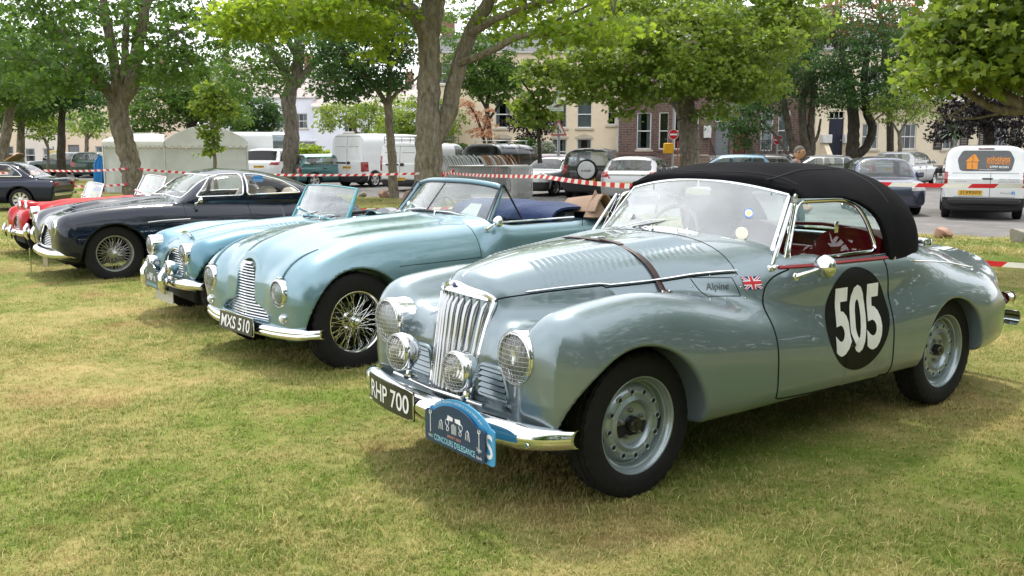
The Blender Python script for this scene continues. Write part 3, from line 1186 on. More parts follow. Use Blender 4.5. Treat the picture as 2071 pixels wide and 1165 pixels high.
 hs = [W_(U(616, xs[0]), 1.3, 3.4, 4.95, bars=3), W_(U(570, xs[0]), 1.3, 3.4, 4.95, bars=3), W_(U(500, xs[0]), 1.3, 3.4, 4.95, bars=3), W_(U(450, xs[0]), 1.3, 3.4, 4.95, bars=3),
   W_(U(545, xs[0]), 2.4, .2, 1.6, bars=5), W_(U(470, xs[0]), 2.4, .2, 1.6, bars=5)]
 t, _, w = house('villa', 'white rendered house with a pale slate roof behind the teal estate car', (xs[0], Yd), (xs[1], Yd), 6.6, hs, white, roof=3.6, roof_m=pmat('pale slate', (.42, .36, .34), .75, var=.15, vscale=3), depth=9)
 MB().bbox((-.3, -1.1, 2.05), (w + .3, -.004, 2.3), .05).build('porch_roof', white, t)
 hs = [W_(U(702, xs[2]) - .3, 1.3, 3.4, 4.95, bars=3), W_(U(740, xs[2]), 1.3, 3.0, 4.5, bars=3), W_(U(800, xs[2]), 1.3, 3.0, 4.5)]
 house('villa', 'lower white house half hidden by the tall white van', (xs[2] - 1.2, Yd - 1), (xs[3], Yd - 1), 5.6, hs, white, roof=2.6, roof_m=pmat('pale slate', (.42, .36, .34), .75, var=.15, vscale=3), depth=9)
 Ye = 82.0
 pub = pmat('pale pub render', (.66, .60, .52), .85, var=.06, vscale=1)
 x0, x1 = ux(48, Ye), ux(130, Ye)
 t, _, w = house('public_house', 'pale public house with its name painted across the front', (x0, Ye), (x1, Ye), 5.4, [W_(1.0, .9, .2, 1.4), W_(2.6, .9, .2, 1.4)], pub, roof=2.2)
 Vt, Ft = fit_text('THE SHIPWRIGHT', 2.3, .38, .004)
 raw_build('lettering', [(w * .5 + v[0] + .0, -.006, 2.55 + v[1]) for v in Vt], Ft, pmat('sign ink', (.06, .055, .05), .6), t, False)
 pinkc = pmat('peach render', (.72, .58, .44), .85, var=.05, vscale=1)
 x0, x1 = ux(128, Ye), ux(330, Ye)
 U = lambda px: ux(px, Ye) - x0
 house('shop', 'peach fronted building with a grey garage door left of the white tent', (x0, Ye + .5), (x1, Ye + .5), 6.6,
   [dict(u0=U(142), u1=U(165), z0=-.1, z1=1.7, kind='door', col='grey'), W_(U(208), 1.0, .1, 1.6), W_(U(150), .9, 3.0, 4.4), W_(U(208), .9, 3.0, 4.4), W_(U(260), .9, 3.0, 4.4)], pinkc, roof=2.4)
 x0, x1 = ux(-120, Ye), ux(46, Ye)
 house('cottage', 'cream cottage at the far left edge behind the tree trunks', (x0, Ye + 1), (x1, Ye + 1), 5.8, [W_(6.0, .9, .2, 1.6), W_(4.0, .9, .2, 1.6), W_(6.0, .9, 3.2, 4.5), W_(4.0, .9, 3.2, 4.5)], cream, roof=2.4)
def brick_mat(name, c1, c2, mortar):
 m, nt, out = new_mat(name)
 L = nt.links
 b = nn(nt, 'BsdfPrincipled', Roughness=.88)
 tc = nn(nt, 'TexCoord')
 mp = nn(nt, 'Mapping')
 mp.inputs['Rotation'].default_value = (PI / 2, 0, 0)
 bt = nn(nt, 'TexBrick', Scale=1.0, Color1=c4(c1), Color2=c4(c2), Mortar=c4(mortar))
 bt.inputs['Brick Width'].default_value = .42
 bt.inputs['Row Height'].default_value = .16
 bt.inputs['Mortar Size'].default_value = .015
 nz = nn(nt, 'TexNoise', Scale=3.0, Detail=6.0)
 L.new(tc.outputs['Object'], mp.inputs['Vector'])
 L.new(mp.outputs['Vector'], bt.inputs['Vector'])
 L.new(tc.outputs['Object'], nz.inputs['Vector'])
 mr = nn(nt, 'MapRange')
 mr.inputs['To Min'].default_value = .6
 mr.inputs['To Max'].default_value = 1.4
 L.new(nz.outputs['Fac'], mr.inputs['Value'])
 mx = nn(nt, 'MixRGB', blend_type='MULTIPLY', Fac=1.0)
 L.new(bt.outputs['Color'], mx.inputs['Color1'])
 L.new(mr.outputs['Result'], mx.inputs['Color2'])
 L.new(mx.outputs['Color'], b.inputs['Base Color'])
 bp = nn(nt, 'Bump', Strength=.6, Distance=.03)
 L.new(bt.outputs['Fac'], bp.inputs['Height'])
 bp.invert = True
 L.new(bp.outputs['Normal'], b.inputs['Normal'])
 L.new(b.outputs['BSDF'], out.inputs['Surface'])
 return m
build_houses()
# ------------------------------------------------------------------ trees
def bark_mat(name, c1, c2, moss=(.10, .095, .03)):
 if name in MATS:
  return MATS[name]
 m, nt, out = new_mat(name)
 L = nt.links
 b = nn(nt, 'BsdfPrincipled', Roughness=.92)
 b.inputs['Specular IOR Level'].default_value = .2
 tc = nn(nt, 'TexCoord')
 mp = nn(nt, 'Mapping')
 mp.inputs['Scale'].default_value = (1, 1, .35)
 n1 = nn(nt, 'TexNoise', Scale=9.0, Detail=9.0, Roughness=.75)
 n2 = nn(nt, 'TexNoise', Scale=3.2, Detail=6.0, Roughness=.7)
 vo = nn(nt, 'TexVoronoi', Scale=16.0)
 L.new(tc.outputs['Object'], mp.inputs['Vector'])
 for n in (n1, vo):
  L.new(mp.outputs['Vector'], n.inputs['Vector'])
 L.new(tc.outputs['Object'], n2.inputs['Vector'])
 r = nn(nt, 'MapRange')
 r.inputs['From Min'].default_value = .35
 r.inputs['From Max'].default_value = .68
 L.new(n1.outputs['Fac'], r.inputs['Value'])
 mx = nn(nt, 'MixRGB', Color1=c4(c1), Color2=c4(c2))
 L.new(r.outputs['Result'], mx.inputs['Fac'])
 r2 = nn(nt, 'MapRange')
 r2.inputs['From Min'].default_value = .5
 r2.inputs['From Max'].default_value = .7
 r2.inputs['To Max'].default_value = .7
 L.new(n2.outputs['Fac'], r2.inputs['Value'])
 m2 = nn(nt, 'MixRGB', Color2=c4(moss))
 L.new(r2.outputs['Result'], m2.inputs['Fac'])
 L.new(mx.outputs['Color'], m2.inputs['Color1'])
 L.new(m2.outputs['Color'], b.inputs['Base Color'])
 ad = nn(nt, 'Math', operation='MULTIPLY_ADD')
 L.new(vo.outputs['Distance'], ad.inputs[0])
 ad.inputs[1].default_value = .8
 L.new(n1.outputs['Fac'], ad.inputs[2])
 bp = nn(nt, 'Bump', Strength=.9, Distance=.06)
 L.new(ad.outputs[0], bp.inputs['Height'])
 L.new(bp.outputs['Normal'], b.inputs['Normal'])
 L.new(b.outputs['BSDF'], out.inputs['Surface'])
 MATS[name] = m
 return m
def leaf_mat(name, c1, c2, trans=.45):
 """leaf colour runs from c1 to c2 by a random value per leaf"""
 if name in MATS:
  return MATS[name]
 m, nt, out = new_mat(name)
 L = nt.links
 at = nn(nt, 'Attribute', attribute_name='leaf')
 mx = nn(nt, 'MixRGB', Color1=c4(c1), Color2=c4(c2))
 L.new(at.outputs['Fac'], mx.inputs['Fac'])
 p = nn(nt, 'BsdfPrincipled', Roughness=.42)
 p.inputs['Specular IOR Level'].default_value = .35
 hs = nn(nt, 'HueSaturation', Hue=.492, Saturation=1.05, Value=1.5)
 tr = nn(nt, 'BsdfTranslucent')
 L.new(mx.outputs['Color'], p.inputs['Base Color'])
 L.new(mx.outputs['Color'], hs.inputs['Color'])
 L.new(hs.outputs['Color'], tr.inputs['Color'])
 ms = nn(nt, 'MixShader', Fac=trans)
 L.new(p.outputs['BSDF'], ms.inputs[1])
 L.new(tr.outputs['BSDF'], ms.inputs[2])
 L.new(ms.outputs['Shader'], out.inputs['Surface'])
 MATS[name] = m
 return m
LEAF5 = (np.array([(0, 0), (.30, -.06), (.56, .12), (.36, .26), (.52, .60), (.22, .60), (0, 1.0), (-.22, .60), (-.52, .60), (-.36, .26), (-.56, .12), (-.30, -.06)], float),
   [(0, 1, 3), (1, 2, 3), (0, 3, 5), (3, 4, 5), (0, 5, 7), (5, 6, 7), (0, 7, 9), (7, 8, 9), (0, 9, 11), (9, 10, 11)])
LEAF3 = (np.array([(0, 0), (.45, .15), (.24, .45), (0, 1.0), (-.24, .45), (-.45, .15)], float), [(0, 1, 2), (0, 2, 4), (2, 3, 4), (0, 4, 5)])
LEAF1 = (np.array([(0, 0), (.24, .45), (0, 1.0), (-.24, .45)], float), [(0, 1, 2), (0, 2, 3)])
def leaves(centres, n_per, spread, size, shape, rng, flat=.35, droop=.25, bias=None):
 """leaves in sprays about the centres; returns V, T, value per vertex"""
 m = len(centres)
 C = np.repeat(centres, n_per, 0)
 n = len(C)
 a = rng.uniform(0, 2 * PI, n)
 r = np.sqrt(rng.uniform(0, 1, n)) * np.repeat(rng.uniform(.6, 1.3, m), n_per) * spread
 P = C + np.stack([np.cos(a) * r, np.sin(a) * r, rng.normal(0, flat * spread * .4, n) - droop * r * r / spread], 1)
 yaw = a + rng.normal(0, .7, n)
 tilt = rng.normal(.45, .65, n)           # tip hangs down
 roll = rng.normal(0, .75, n)
 sz = size * rng.uniform(.6, 1.25, n)
 L2, T0 = shape
 k = len(L2)
 u = L2[None, :, 0] * sz[:, None]
 v = L2[None, :, 1] * sz[:, None]
 w = -.25 * np.abs(u)
 cr, sr = np.cos(roll)[:, None], np.sin(roll)[:, None]
 u2, w2 = u * cr - w * sr, u * sr + w * cr
 ct, st = np.cos(tilt)[:, None], np.sin(tilt)[:, None]
 v3, w3 = v * ct + w2 * st, -v * st + w2 * ct
 cy, sy = np.cos(yaw)[:, None], np.sin(yaw)[:, None]
 X = v3 * cy - u2 * sy
 Yv = v3 * sy + u2 * cy
 V = np.stack([X, Yv, w3], 2) + P[:, None, :]
 val = np.clip(np.repeat(rng.beta(1.6, 2.2, m), n_per) * .6 + rng.uniform(0, .5, n) - .05, 0, 1)
 if bias is not None:
  val = np.clip(val + np.repeat(bias, n_per), 0, 1)
 T = (np.arange(n) * k)[:, None, None] + np.array(T0)[None]
 return V.reshape(-1, 3), T.reshape(-1, 3), np.repeat(val, k)
def smooth_path(P, n=10):
 P = np.asarray(P, float)
 s = np.concatenate([[0], np.cumsum(np.linalg.norm(np.diff(P, axis=0), axis=1))])
 t = np.linspace(0, s[-1], n)
 return np.stack([pch(list(zip(s, P[:, i])))(t) for i in range(3)], 1)
def tree(name, label, Y, limbs, clumps, leaf, bark, shape=LEAF3, size=.15, n_per=22, spread=.55, dens=1.0, seed=0, group='trees round the green', twigs=40, cat='tree', n_side=10, over=()):
 """limbs: [( [(px, py, dY) ...], r0 px, r1 px )]; clumps: [(px, py, rx px, ry px, dY, depth m, sprays)]"""
 rng = np.random.default_rng(seed + 100)
 s = Y / F_PX
 base = pw(limbs[0][0][0][0], limbs[0][0][0][1], Y)
 root = thing(name, label, cat, tuple(base), 0, group)
 tr = MB()
 pts = []
 for i, (P, r0, r1) in enumerate(limbs):
  W = smooth_path([pw(p[0], p[1], Y + (p[2] if len(p) > 2 else 0)) - base for p in P], max(8, 5 * len(P)))
  W = W + rng.normal(0, .004 + r1 * s * .05, W.shape)
  R = np.linspace(r0, r1, len(W)) * s
  if i == 0:
   R = R * (1 + .28 * np.exp(-np.linspace(0, 9, len(W))))
  R = R * (1 + rng.normal(0, .03, len(R)))
  tr.tube(W, R, n_side if i < 3 else 7)
  pts.append(W[len(W) // 3:])
 cen, bias = [], []
 for (px, py, rx, ry, dY, dep, n) in clumps:
  c = pw(px, py, Y + dY) - base
  sc = (Y + dY) / F_PX
  n = int(n * dens)
  q = rng.normal(0, 1, (n, 3))
  q /= np.linalg.norm(q, axis=1, keepdims=True)
  q *= (rng.uniform(.12, 1, n) ** .42)[:, None]
  cen.append(c + q * np.array([rx * sc, dep, ry * sc]))
 for (x, y, z, rx, ry, rz, n) in over:        # boughs given in metres
  q = rng.normal(0, 1, (n, 3))
  q /= np.linalg.norm(q, axis=1, keepdims=True)
  cen.append(np.array([x, y, z]) - base + q * (rng.uniform(.05, 1, n) ** .45)[:, None] * np.array([rx, ry, rz]))
  pts.append(smooth_path([pts[0][-1], (pts[0][-1] + np.array([x, y, z]) - base) / 2 + (0, 0, .6), np.array([x, y, z]) - base], 12))
  tr.tube(pts[-1], np.linspace(.16, .04, 12), 8)
 cen = np.concatenate(cen)
 allp = np.concatenate(pts)
 if twigs and len(cen):
  pick = rng.permutation(len(cen))[:twigs]
  for k in pick:
   d = np.linalg.norm(allp - cen[k], axis=1) + .5 * np.maximum(allp[:, 2] - cen[k][2], 0)
   a = allp[d.argmin()]
   b = cen[k]
   mid = (a + b) / 2 + np.array([0, 0, .12 * np.linalg.norm(b - a)]) + rng.normal(0, .08, 3)
   L = np.linalg.norm(b - a)
   if L < 3.2 * max(.4, Y / 40):
    tr.tube(smooth_path([a, mid, b], 6), np.linspace(min(.05, .012 + .011 * L), .008, 6), 5, cap=False)
 trunk = tr.build('trunk', bark, root)
 V, T, val = leaves(cen, n_per, spread, size, shape, rng)
 tri_object('crown', V, T, leaf, {'leaf': val}, root)
 return root
def bush(name, label, Y, px, py, rx, ry, dep, leaf, n, size=.12, seed=0, group='shrubs in front of the houses', shape=LEAF3, extra=(), spread=.3, n_per=16, cat='shrub'):
 s = Y / F_PX
 return tree(name, label, Y, [([(px, py + ry), (px, py + ry * .3)], 4, 2), ([(px, py + ry * .6), (px - rx * .4, py)], 2, 1), ([(px, py + ry * .6), (px + rx * .4, py)], 2, 1)],
    [(px, py, rx, ry, 0, dep, n)] + list(extra), leaf, BARK, shape, size, n_per, spread, 1.0, seed, group, 8, cat)
BARK = bark_mat('grey bark', (.085, .07, .056), (.30, .265, .215))
BARK_L = bark_mat('sycamore bark', (.095, .080, .060), (.36, .315, .25), (.18, .155, .06))
BARK_D = bark_mat('dark bark', (.035, .028, .023), (.10, .085, .07), (.05, .055, .02))
G_MID = leaf_mat('leaf mid green', (.048, .105, .022), (.125, .215, .036), .55)
G_DARK = leaf_mat('leaf dark green', (.026, .068, .020), (.070, .145, .032), .48)
G_LIME = leaf_mat('leaf lime', (.070, .135, .022), (.27, .34, .055), .52)
G_OLIVE = leaf_mat('leaf olive green', (.100, .170, .028), (.260, .340, .055), .55)
G_SUN = leaf_mat('leaf bright green', (.110, .200, .024), (.290, .370, .042), .6)
L_COPPER = leaf_mat('leaf copper', (.38, .19, .10), (.56, .34, .20), .4)
L_PURPLE = leaf_mat('leaf purple', (.010, .008, .009), (.024, .018, .015), .2)
L_RUST = leaf_mat('leaf rust tips', (.10, .09, .02), (.32, .14, .04), .45)
def build_trees():
 tree('sycamore_tree', 'tall forked sycamore with a mossy trunk behind the pale blue drophead', 27.0,
   [([(868, 425), (868, 330), (866, 230), (868, 150), (868, 60), (880, -60), (870, -170)], 28, 16),
   ([(868, 300, 0), (905, 235, .2), (925, 140, .3), (955, 60, .3), (990, 0, .2), (1030, -90)], 19, 11),
   ([(868, 95, 0), (845, 40, -.3), (815, 0, -.5), (770, -60, -.8)], 17, 9),
   ([(925, 130, .2), (990, 105, -.8), (1060, 72, -1.8), (1130, 70, -2.5), (1240, 30, -3.2)], 8, 3.5),
   ([(950, 70, .2), (1010, 35, -1), (1080, 10, -1.8), (1180, -10, -2.6)], 8, 3),
   ([(880, 70, 0), (890, 20, .8), (900, -40, 1.5)], 10, 6),
   ([(1060, 72, -1.8), (1130, 40, -2.2), (1200, 5, -2.4)], 4, 2),
   ([(835, 30, -.4), (740, -5, -1.6), (620, 0, -2.4), (480, 25, -2.8)], 7, 2.5)],
   [(560, 25, 110, 40, -2.6, 1.8, 60), (720, 20, 110, 50, -2, 2, 70), (690, -60, 190, 60, -1, 3.0, 90), (900, -110, 230, 90, 0, 3.5, 150), (1130, -40, 170, 65, -2, 2.5, 100),
   (1180, 55, 120, 32, -2.6, 1.5, 55), (1010, 40, 60, 40, .5, 1.2, 18), (830, -260, 260, 120, 0, 3.5, 130), (1050, -240, 200, 110, 0, 3, 90), (480, 45, 50, 22, -2.8, .8, 18), (760, 80, 60, 40, -.5, 1, 14)],
   G_SUN, BARK_L, LEAF5, .145, 24, .52, .92, 1, twigs=90, n_side=14)
 tree('sycamore_tree', 'leaning sycamore at the left whose trunk stands before the white tent', 30.0,
   [([(272, 420), (266, 350), (252, 280), (240, 235), (238, 205)], 20, 19), ([(238, 215), (215, 180), (190, 150), (140, 90), (90, 30)], 13, 5), ([(238, 215), (236, 160), (225, 90), (210, 10), (200, -80)], 12, 6),
   ([(240, 215), (268, 165), (275, 110), (290, 40), (300, -40)], 16, 8), ([(272, 130), (320, 90), (370, 60), (420, 40)], 6, 3), ([(240, 205), (250, 150), (255, 60), (260, -30)], 9, 5), ([(195, 150), (120, 140), (50, 120), (0, 90)], 6, 3)],
   [(60, 60, 110, 70, -1, 2.5, 100), (180, 20, 120, 60, 1, 3, 80), (330, 50, 120, 75, -.5, 2.5, 120), (130, 150, 90, 32, -1.5, 1.8, 60), (340, 130, 90, 40, -1, 1.5, 60), (60, -60, 190, 80, 0, 3, 100),
   (280, -80, 190, 90, 0, 3, 120), (200, 110, 60, 40, -1.5, 1, 26), (20, 150, 60, 40, -.5, 1.5, 36), (100, 175, 40, 24, -1, 1, 16)],
   G_MID, BARK_L, LEAF5, .14, 22, .52, .72, 2, twigs=70, n_side=14)
 tree('sycamore_tree', 'upright dark trunked tree between the white tent and the tall white van', 41.0,
   [([(592, 392), (588, 320), (590, 250), (582, 205), (600, 150), (605, 80), (600, 0)], 17, 9), ([(584, 215), (590, 185), (560, 120), (520, 60)], 12, 4), ([(600, 170), (650, 110), (690, 60)], 9, 3), ([(604, 120), (570, 50), (560, -20)], 8, 4)],
   [(500, 110, 85, 60, 0, 2.5, 110), (590, 70, 110, 75, 0, 3, 140), (680, 100, 60, 60, -1, 2, 60), (540, 0, 130, 60, 0, 3, 90), (470, 165, 50, 35, 0, 1.5, 40), (640, 5, 110, 60, 0, 3, 80), (560, 160, 40, 30, -2, 1, 22), (600, -80, 170, 60, 0, 3, 80)],
   G_MID, BARK, LEAF3, .165, 22, .6, .8, 3, twigs=50)
 tree('young_tree', 'slim pale trunked tree standing beside the roof racked van', 31.0,
   [([(797, 410), (793, 330), (788, 260), (785, 212)], 9.5, 8), ([(785, 214), (765, 185), (740, 150), (700, 120)], 6, 2.5), ([(785, 214), (800, 190), (830, 170), (850, 150)], 4.5, 2), ([(785, 214), (790, 150), (780, 80)], 6, 3)],
   [(740, 110, 85, 70, 0, 2.2, 100), (800, 70, 70, 60, .5, 2, 80), (700, 165, 80, 40, -.3, 1.5, 70), (660, 90, 50, 50, 0, 1.5, 40), (780, 160, 55, 28, 0, 1.2, 26), (760, 10, 90, 50, 1, 2, 60)],
   G_DARK, BARK_L, LEAF3, .15, 20, .5, 1.0, 4, twigs=60)
 tree('plane_tree', 'wide olive green tree standing before the brown brick house', 36.0,
   [([(1396, 385), (1396, 320), (1394, 270), (1384, 215), (1372, 195)], 21, 20), ([(1374, 200), (1350, 160), (1330, 120), (1310, 50)], 14, 5), ([(1380, 205), (1400, 150), (1420, 90), (1430, 0)], 14, 6), ([(1385, 210), (1450, 160), (1520, 110), (1590, 80)], 9, 3),
   ([(1360, 185), (1280, 185), (1190, 200), (1120, 215)], 7, 2.5), ([(1395, 165), (1360, 110), (1390, 30)], 8, 4), ([(1340, 150), (1260, 100), (1190, 60)], 8, 3)],
   [(1250, 100, 110, 70, -1.5, 2.5, 160), (1400, 80, 130, 80, -1.5, 3, 220), (1520, 90, 100, 80, -1, 2.5, 150), (1330, 160, 110, 40, -2, 2, 110), (1500, 170, 90, 32, -1.5, 1.8, 80), (1200, 165, 70, 40, -1.5, 1.5, 70), (1590, 50, 70, 60, 0, 2, 80),
   (1400, -40, 230, 80, 0, 3.5, 170), (1440, 150, 90, 50, -2.5, 1.2, 60), (1170, 30, 80, 50, 0, 2, 50), (1310, 20, 110, 50, 0, 2.5, 80), (1500, 10, 120, 60, 0, 2.5, 80), (1620, 10, 80, 60, 0, 2, 60), (1440, 215, 40, 18, -1, 1, 14), (1270, 215, 40, 16, -2, .8, 10)],
   G_OLIVE, BARK_L, LEAF5, .155, 24, .55, .85, 5, twigs=90, n_side=14)
 tree('young_tree', 'lime leaved branch tree beside the lamp column and merge sign', 33.0,
   [([(1092, 330), (1090, 280), (1085, 230), (1078, 190)], 4, 3), ([(1085, 235), (1100, 190), (1110, 140)], 3, 1.5), ([(1080, 195), (1060, 170), (1050, 150)], 2.5, 1.2)],
   [(1085, 170, 40, 45, 0, .9, 34), (1065, 220, 34, 28, 0, .8, 24), (1110, 130, 50, 40, .3, 1, 34), (1100, 235, 24, 20, 0, .6, 12)], G_LIME, BARK_D, LEAF5, .15, 20, .42, 1.0, 6, twigs=24)
 tree('holm_oak_tree', 'several stemmed dark tree beside the second no entry sign', 45.0,
   [([(1622, 352), (1618, 325), (1600, 285), (1590, 235), (1580, 180)], 9, 6), ([(1628, 352), (1632, 320), (1625, 270), (1622, 210), (1640, 150)], 10, 6), ([(1634, 350), (1642, 310), (1640, 250), (1645, 190), (1630, 120)], 8, 5),
   ([(1640, 300), (1655, 270), (1660, 240)], 4, 2), ([(1600, 330), (1580, 290), (1550, 255), (1515, 225)], 4, 2)],
   [(1520, 235, 40, 45, -1, 1.4, 60), (1560, 175, 70, 55, 0, 2, 100), (1640, 140, 80, 60, 0, 2.2, 110), (1500, 270, 26, 30, -1.5, .8, 26), (1600, 70, 90, 60, 1, 2.5, 90), (1680, 200, 40, 40, 0, 1.5, 40), (1470, 230, 30, 34, -1, 1, 26)],
   G_DARK, BARK, LEAF1, .18, 24, .5, 1.0, 7, twigs=60)
 tree('elm_tree', 'dark crooked tree whose low limb bows to the right before the cream townhouse', 43.0,
   [([(1718, 360), (1722, 320), (1726, 270), (1722, 200), (1712, 130)], 14, 8), ([(1726, 318), (1752, 298), (1764, 262), (1752, 220), (1748, 150), (1756, 90)], 9, 6), ([(1748, 170), (1790, 130), (1840, 110)], 5, 2), ([(1714, 140), (1690, 90), (1680, 40)], 6, 3)],
   [(1700, 110, 90, 60, 0, 2.2, 130), (1790, 110, 80, 55, 0, 2, 110), (1760, 190, 75, 34, -1, 1.4, 60), (1830, 170, 60, 40, 0, 1.5, 50), (1740, 40, 110, 50, 0, 2.4, 100), (1700, 190, 34, 40, -1, 1, 26), (1850, 90, 50, 50, 0, 1.5, 40)],
   G_DARK, BARK_D, LEAF1, .18, 24, .5, 1.0, 8, twigs=60)
 tree('elm_tree', 'rust tipped tree showing over the crown of the crooked tree', 47.0,
   [([(1800, 380), (1800, 250), (1790, 120), (1780, 20)], 8, 4), ([(1795, 180), (1830, 90), (1850, 20)], 4, 2)],
   [(1760, 20, 110, 45, -1, 2, 90), (1850, 60, 70, 45, -1, 1.6, 70), (1690, 60, 60, 30, -2, 1.2, 34), (1800, -50, 120, 60, 0, 2, 60)], L_RUST, BARK_D, LEAF1, .22, 18, .5, 1.0, 9, twigs=40)
 tree('young_tree', 'thin acacia with a slender stem under the townhouse windows', 41.0,
   [([(1822, 378), (1820, 300), (1818, 265)], 4.5, 3.5), ([(1818, 270), (1800, 240), (1780, 220)], 2.5, 1), ([(1818, 270), (1840, 240), (1870, 220)], 2.5, 1)],
   [(1820, 225, 65, 26, 0, 1.2, 50), (1860, 205, 40, 24, 0, 1, 26), (1790, 205, 40, 24, 0, 1, 24)], G_OLIVE, BARK, LEAF1, .15, 20, .45, 1.0, 10, twigs=24)
 tree('sycamore_tree', 'near sycamore reaching in from the right edge with bright leaves', 12.5,
   [([(2330, 470), (2320, 330), (2290, 200), (2270, 50), (2260, -150)], 44, 26), ([(2300, 260), (2170, 240), (2071, 215), (1990, 170), (1945, 130), (1920, 60)], 20, 7), ([(2290, 200), (2150, 215), (2040, 225), (1960, 190), (1900, 110)], 15, 4),
   ([(2280, 120), (2190, 60), (2110, 20), (2040, -30)], 16, 7), ([(2270, 20), (2380, -120), (2440, -260)], 18, 8), ([(1990, 170), (1950, 215), (1900, 250)], 4, 1.5), ([(2040, 225), (1960, 240), (1880, 225)], 3, 1.2)],
   [(1950, 60, 75, 60, -.3, 1.0, 70), (2040, 80, 70, 70, 0, 1.0, 70), (1910, 130, 45, 40, -.4, .7, 26), (2020, -30, 110, 60, 0, 1.2, 70), (2110, 60, 60, 90, 0, 1.2, 60), (2250, -60, 230, 140, 0, 2.4, 150), (2200, -260, 300, 140, -.5, 2.5, 150), (1990, 140, 60, 30, -.2, .6, 24),
   (2440, 20, 150, 130, 0, 2, 80), (2060, 150, 30, 24, 0, .5, 12)],
   G_LIME, BARK_L, LEAF5, .105, 26, .42, .85, 11, twigs=110, n_side=14,
   over=((6.5, 7.5, 6.6, 2.2, 2.4, .9, 80), (3.6, 6.6, 6.9, 1.7, 2.0, .7, 60), (1.2, 6.9, 7.3, 1.5, 1.5, .6, 34), (8.5, 10.5, 8.2, 3, 3, 1.3, 110), (5.0, 9.6, 8.4, 2, 1.8, .8, 50)))
 tree('copper_beech_tree', 'almost black purple leaved tree behind the white signed van', 48.0,
   [([(2000, 370), (2000, 280), (1990, 200), (1985, 120)], 12, 7), ([(1995, 240), (1940, 190), (1900, 170)], 5, 2), ([(2000, 240), (2050, 190), (2080, 170)], 5, 2)],
   [(1960, 190, 75, 60, 0, 2, 120), (2050, 180, 70, 60, 0, 2, 110), (1920, 250, 40, 40, -1, 1.2, 40), (2060, 260, 40, 36, -1, 1.2, 40), (2000, 100, 110, 60, 0, 2.4, 110), (1990, 240, 60, 30, -1, 1.2, 40), (2140, 150, 90, 90, 0, 2, 60)],
   L_PURPLE, BARK_D, LEAF1, .24, 20, .5, 1.0, 12, twigs=50)
 tree('maple_tree', 'small round dense tree beside the right end of the tent', 62.0, [([(523, 335), (522, 300), (520, 270)], 4.5, 4), ([(520, 280), (500, 250)], 3, 1.5), ([(520, 280), (545, 250)], 3, 1.5)],
   [(515, 225, 48, 38, 0, 1.9, 150), (480, 240, 26, 24, 0, 1, 40), (550, 235, 22, 26, 0, 1, 40), (515, 262, 40, 14, 0, 1, 40)], G_DARK, BARK_D, LEAF3, .18, 22, .5, 1.0, 13, twigs=30)
 tree('sapling', 'slender staked sapling with bright leaves before the white tent', 24.0, [([(438, 395), (434, 320), (430, 250), (432, 185)], 4, 2), ([(430, 240), (405, 205)], 1.6, .8), ([(431, 230), (455, 195)], 1.6, .8)],
   [(432, 215, 38, 26, 0, .45, 34), (430, 185, 26, 20, 0, .35, 20), (425, 262, 15, 24, 0, .2, 16), (430, 295, 10, 14, 0, .14, 7), (455, 225, 20, 16, 0, .3, 12), (400, 220, 16, 14, 0, .2, 8), (417, 303, 9, 6, 0, .1, 3)],
   G_LIME, BARK, LEAF3, .13, 14, .22, 1.0, 14, twigs=20)
 tree('maple_tree', 'scorched copper leaved small tree before the cream terrace', 50.0, [([(985, 345), (980, 290), (965, 240), (945, 205)], 4, 2), ([(975, 270), (990, 230)], 2.5, 1)],
   [(945, 210, 12, 12, 0, .4, 8), (962, 232, 16, 12, 0, .4, 8), (985, 235, 12, 26, 0, .5, 12), (980, 265, 24, 12, 0, .6, 12), (955, 268, 9, 7, 0, .3, 4)], L_COPPER, BARK_D, LEAF3, .16, 14, .32, 1.0, 15, twigs=20)
 tree('lime_tree', 'rounded dark tree in front of the cream terrace behind the copper tree', 53.0, [([(992, 350), (990, 270), (985, 220), (990, 170)], 6, 4), ([(990, 230), (965, 190)], 3, 2), ([(990, 240), (1025, 190)], 3, 2)],
   [(985, 145, 50, 38, 0, 2, 120), (1035, 150, 36, 38, 0, 1.6, 70), (1000, 185, 55, 18, 0, 1.6, 46), (960, 175, 22, 20, 0, 1, 24), (1000, 90, 60, 40, 0, 2, 60), (925, 130, 36, 50, 0, 2, 60), (930, 50, 60, 50, 0, 2.4, 60), (1040, 40, 60, 50, 0, 2.4, 60)], G_MID, BARK_D, LEAF3, .18, 22, .5, 1.0, 16, twigs=30)
 tree('thorn_tree', 'dark leaved thorny small tree left of the lamp column', 52.0, [([(1075, 335), (1078, 290), (1060, 255)], 4, 2), ([(1078, 290), (1100, 250)], 3, 1.5)],
   [(1060, 240, 34, 24, 0, 1, 50), (1100, 250, 22, 22, 0, 1, 30), (1078, 275, 26, 14, 0, .8, 20)], L_PURPLE, BARK_D, LEAF1, .2, 18, .4, 1.0, 17, twigs=24)
 tree('rowan_tree', 'pale feathery tree behind the tall white van', 80.0, [([(733, 345), (730, 300), (715, 255)], 4.5, 3), ([(732, 300), (745, 260)], 3, 1.5)],
   [(700, 225, 55, 26, 0, 2.5, 60), (745, 235, 40, 30, 0, 2, 50), (665, 240, 26, 26, 0, 1.5, 24), (780, 215, 30, 40, 0, 2, 40)], G_LIME, BARK, LEAF1, .34, 16, .75, 1.0, 18, twigs=24)
 tree('oak_tree', 'bushy green tree between the vans and the forked sycamore', 60.0, [([(815, 345), (815, 290), (810, 250)], 6, 4)],
   [(800, 265, 34, 45, 0, 2, 80), (830, 240, 30, 50, 0, 2, 70), (905, 240, 30, 50, 0, 2, 60), (770, 290, 22, 26, 0, 1.4, 30)], G_OLIVE, BARK_D, LEAF3, .20, 22, .55, 1.0, 19, twigs=24)
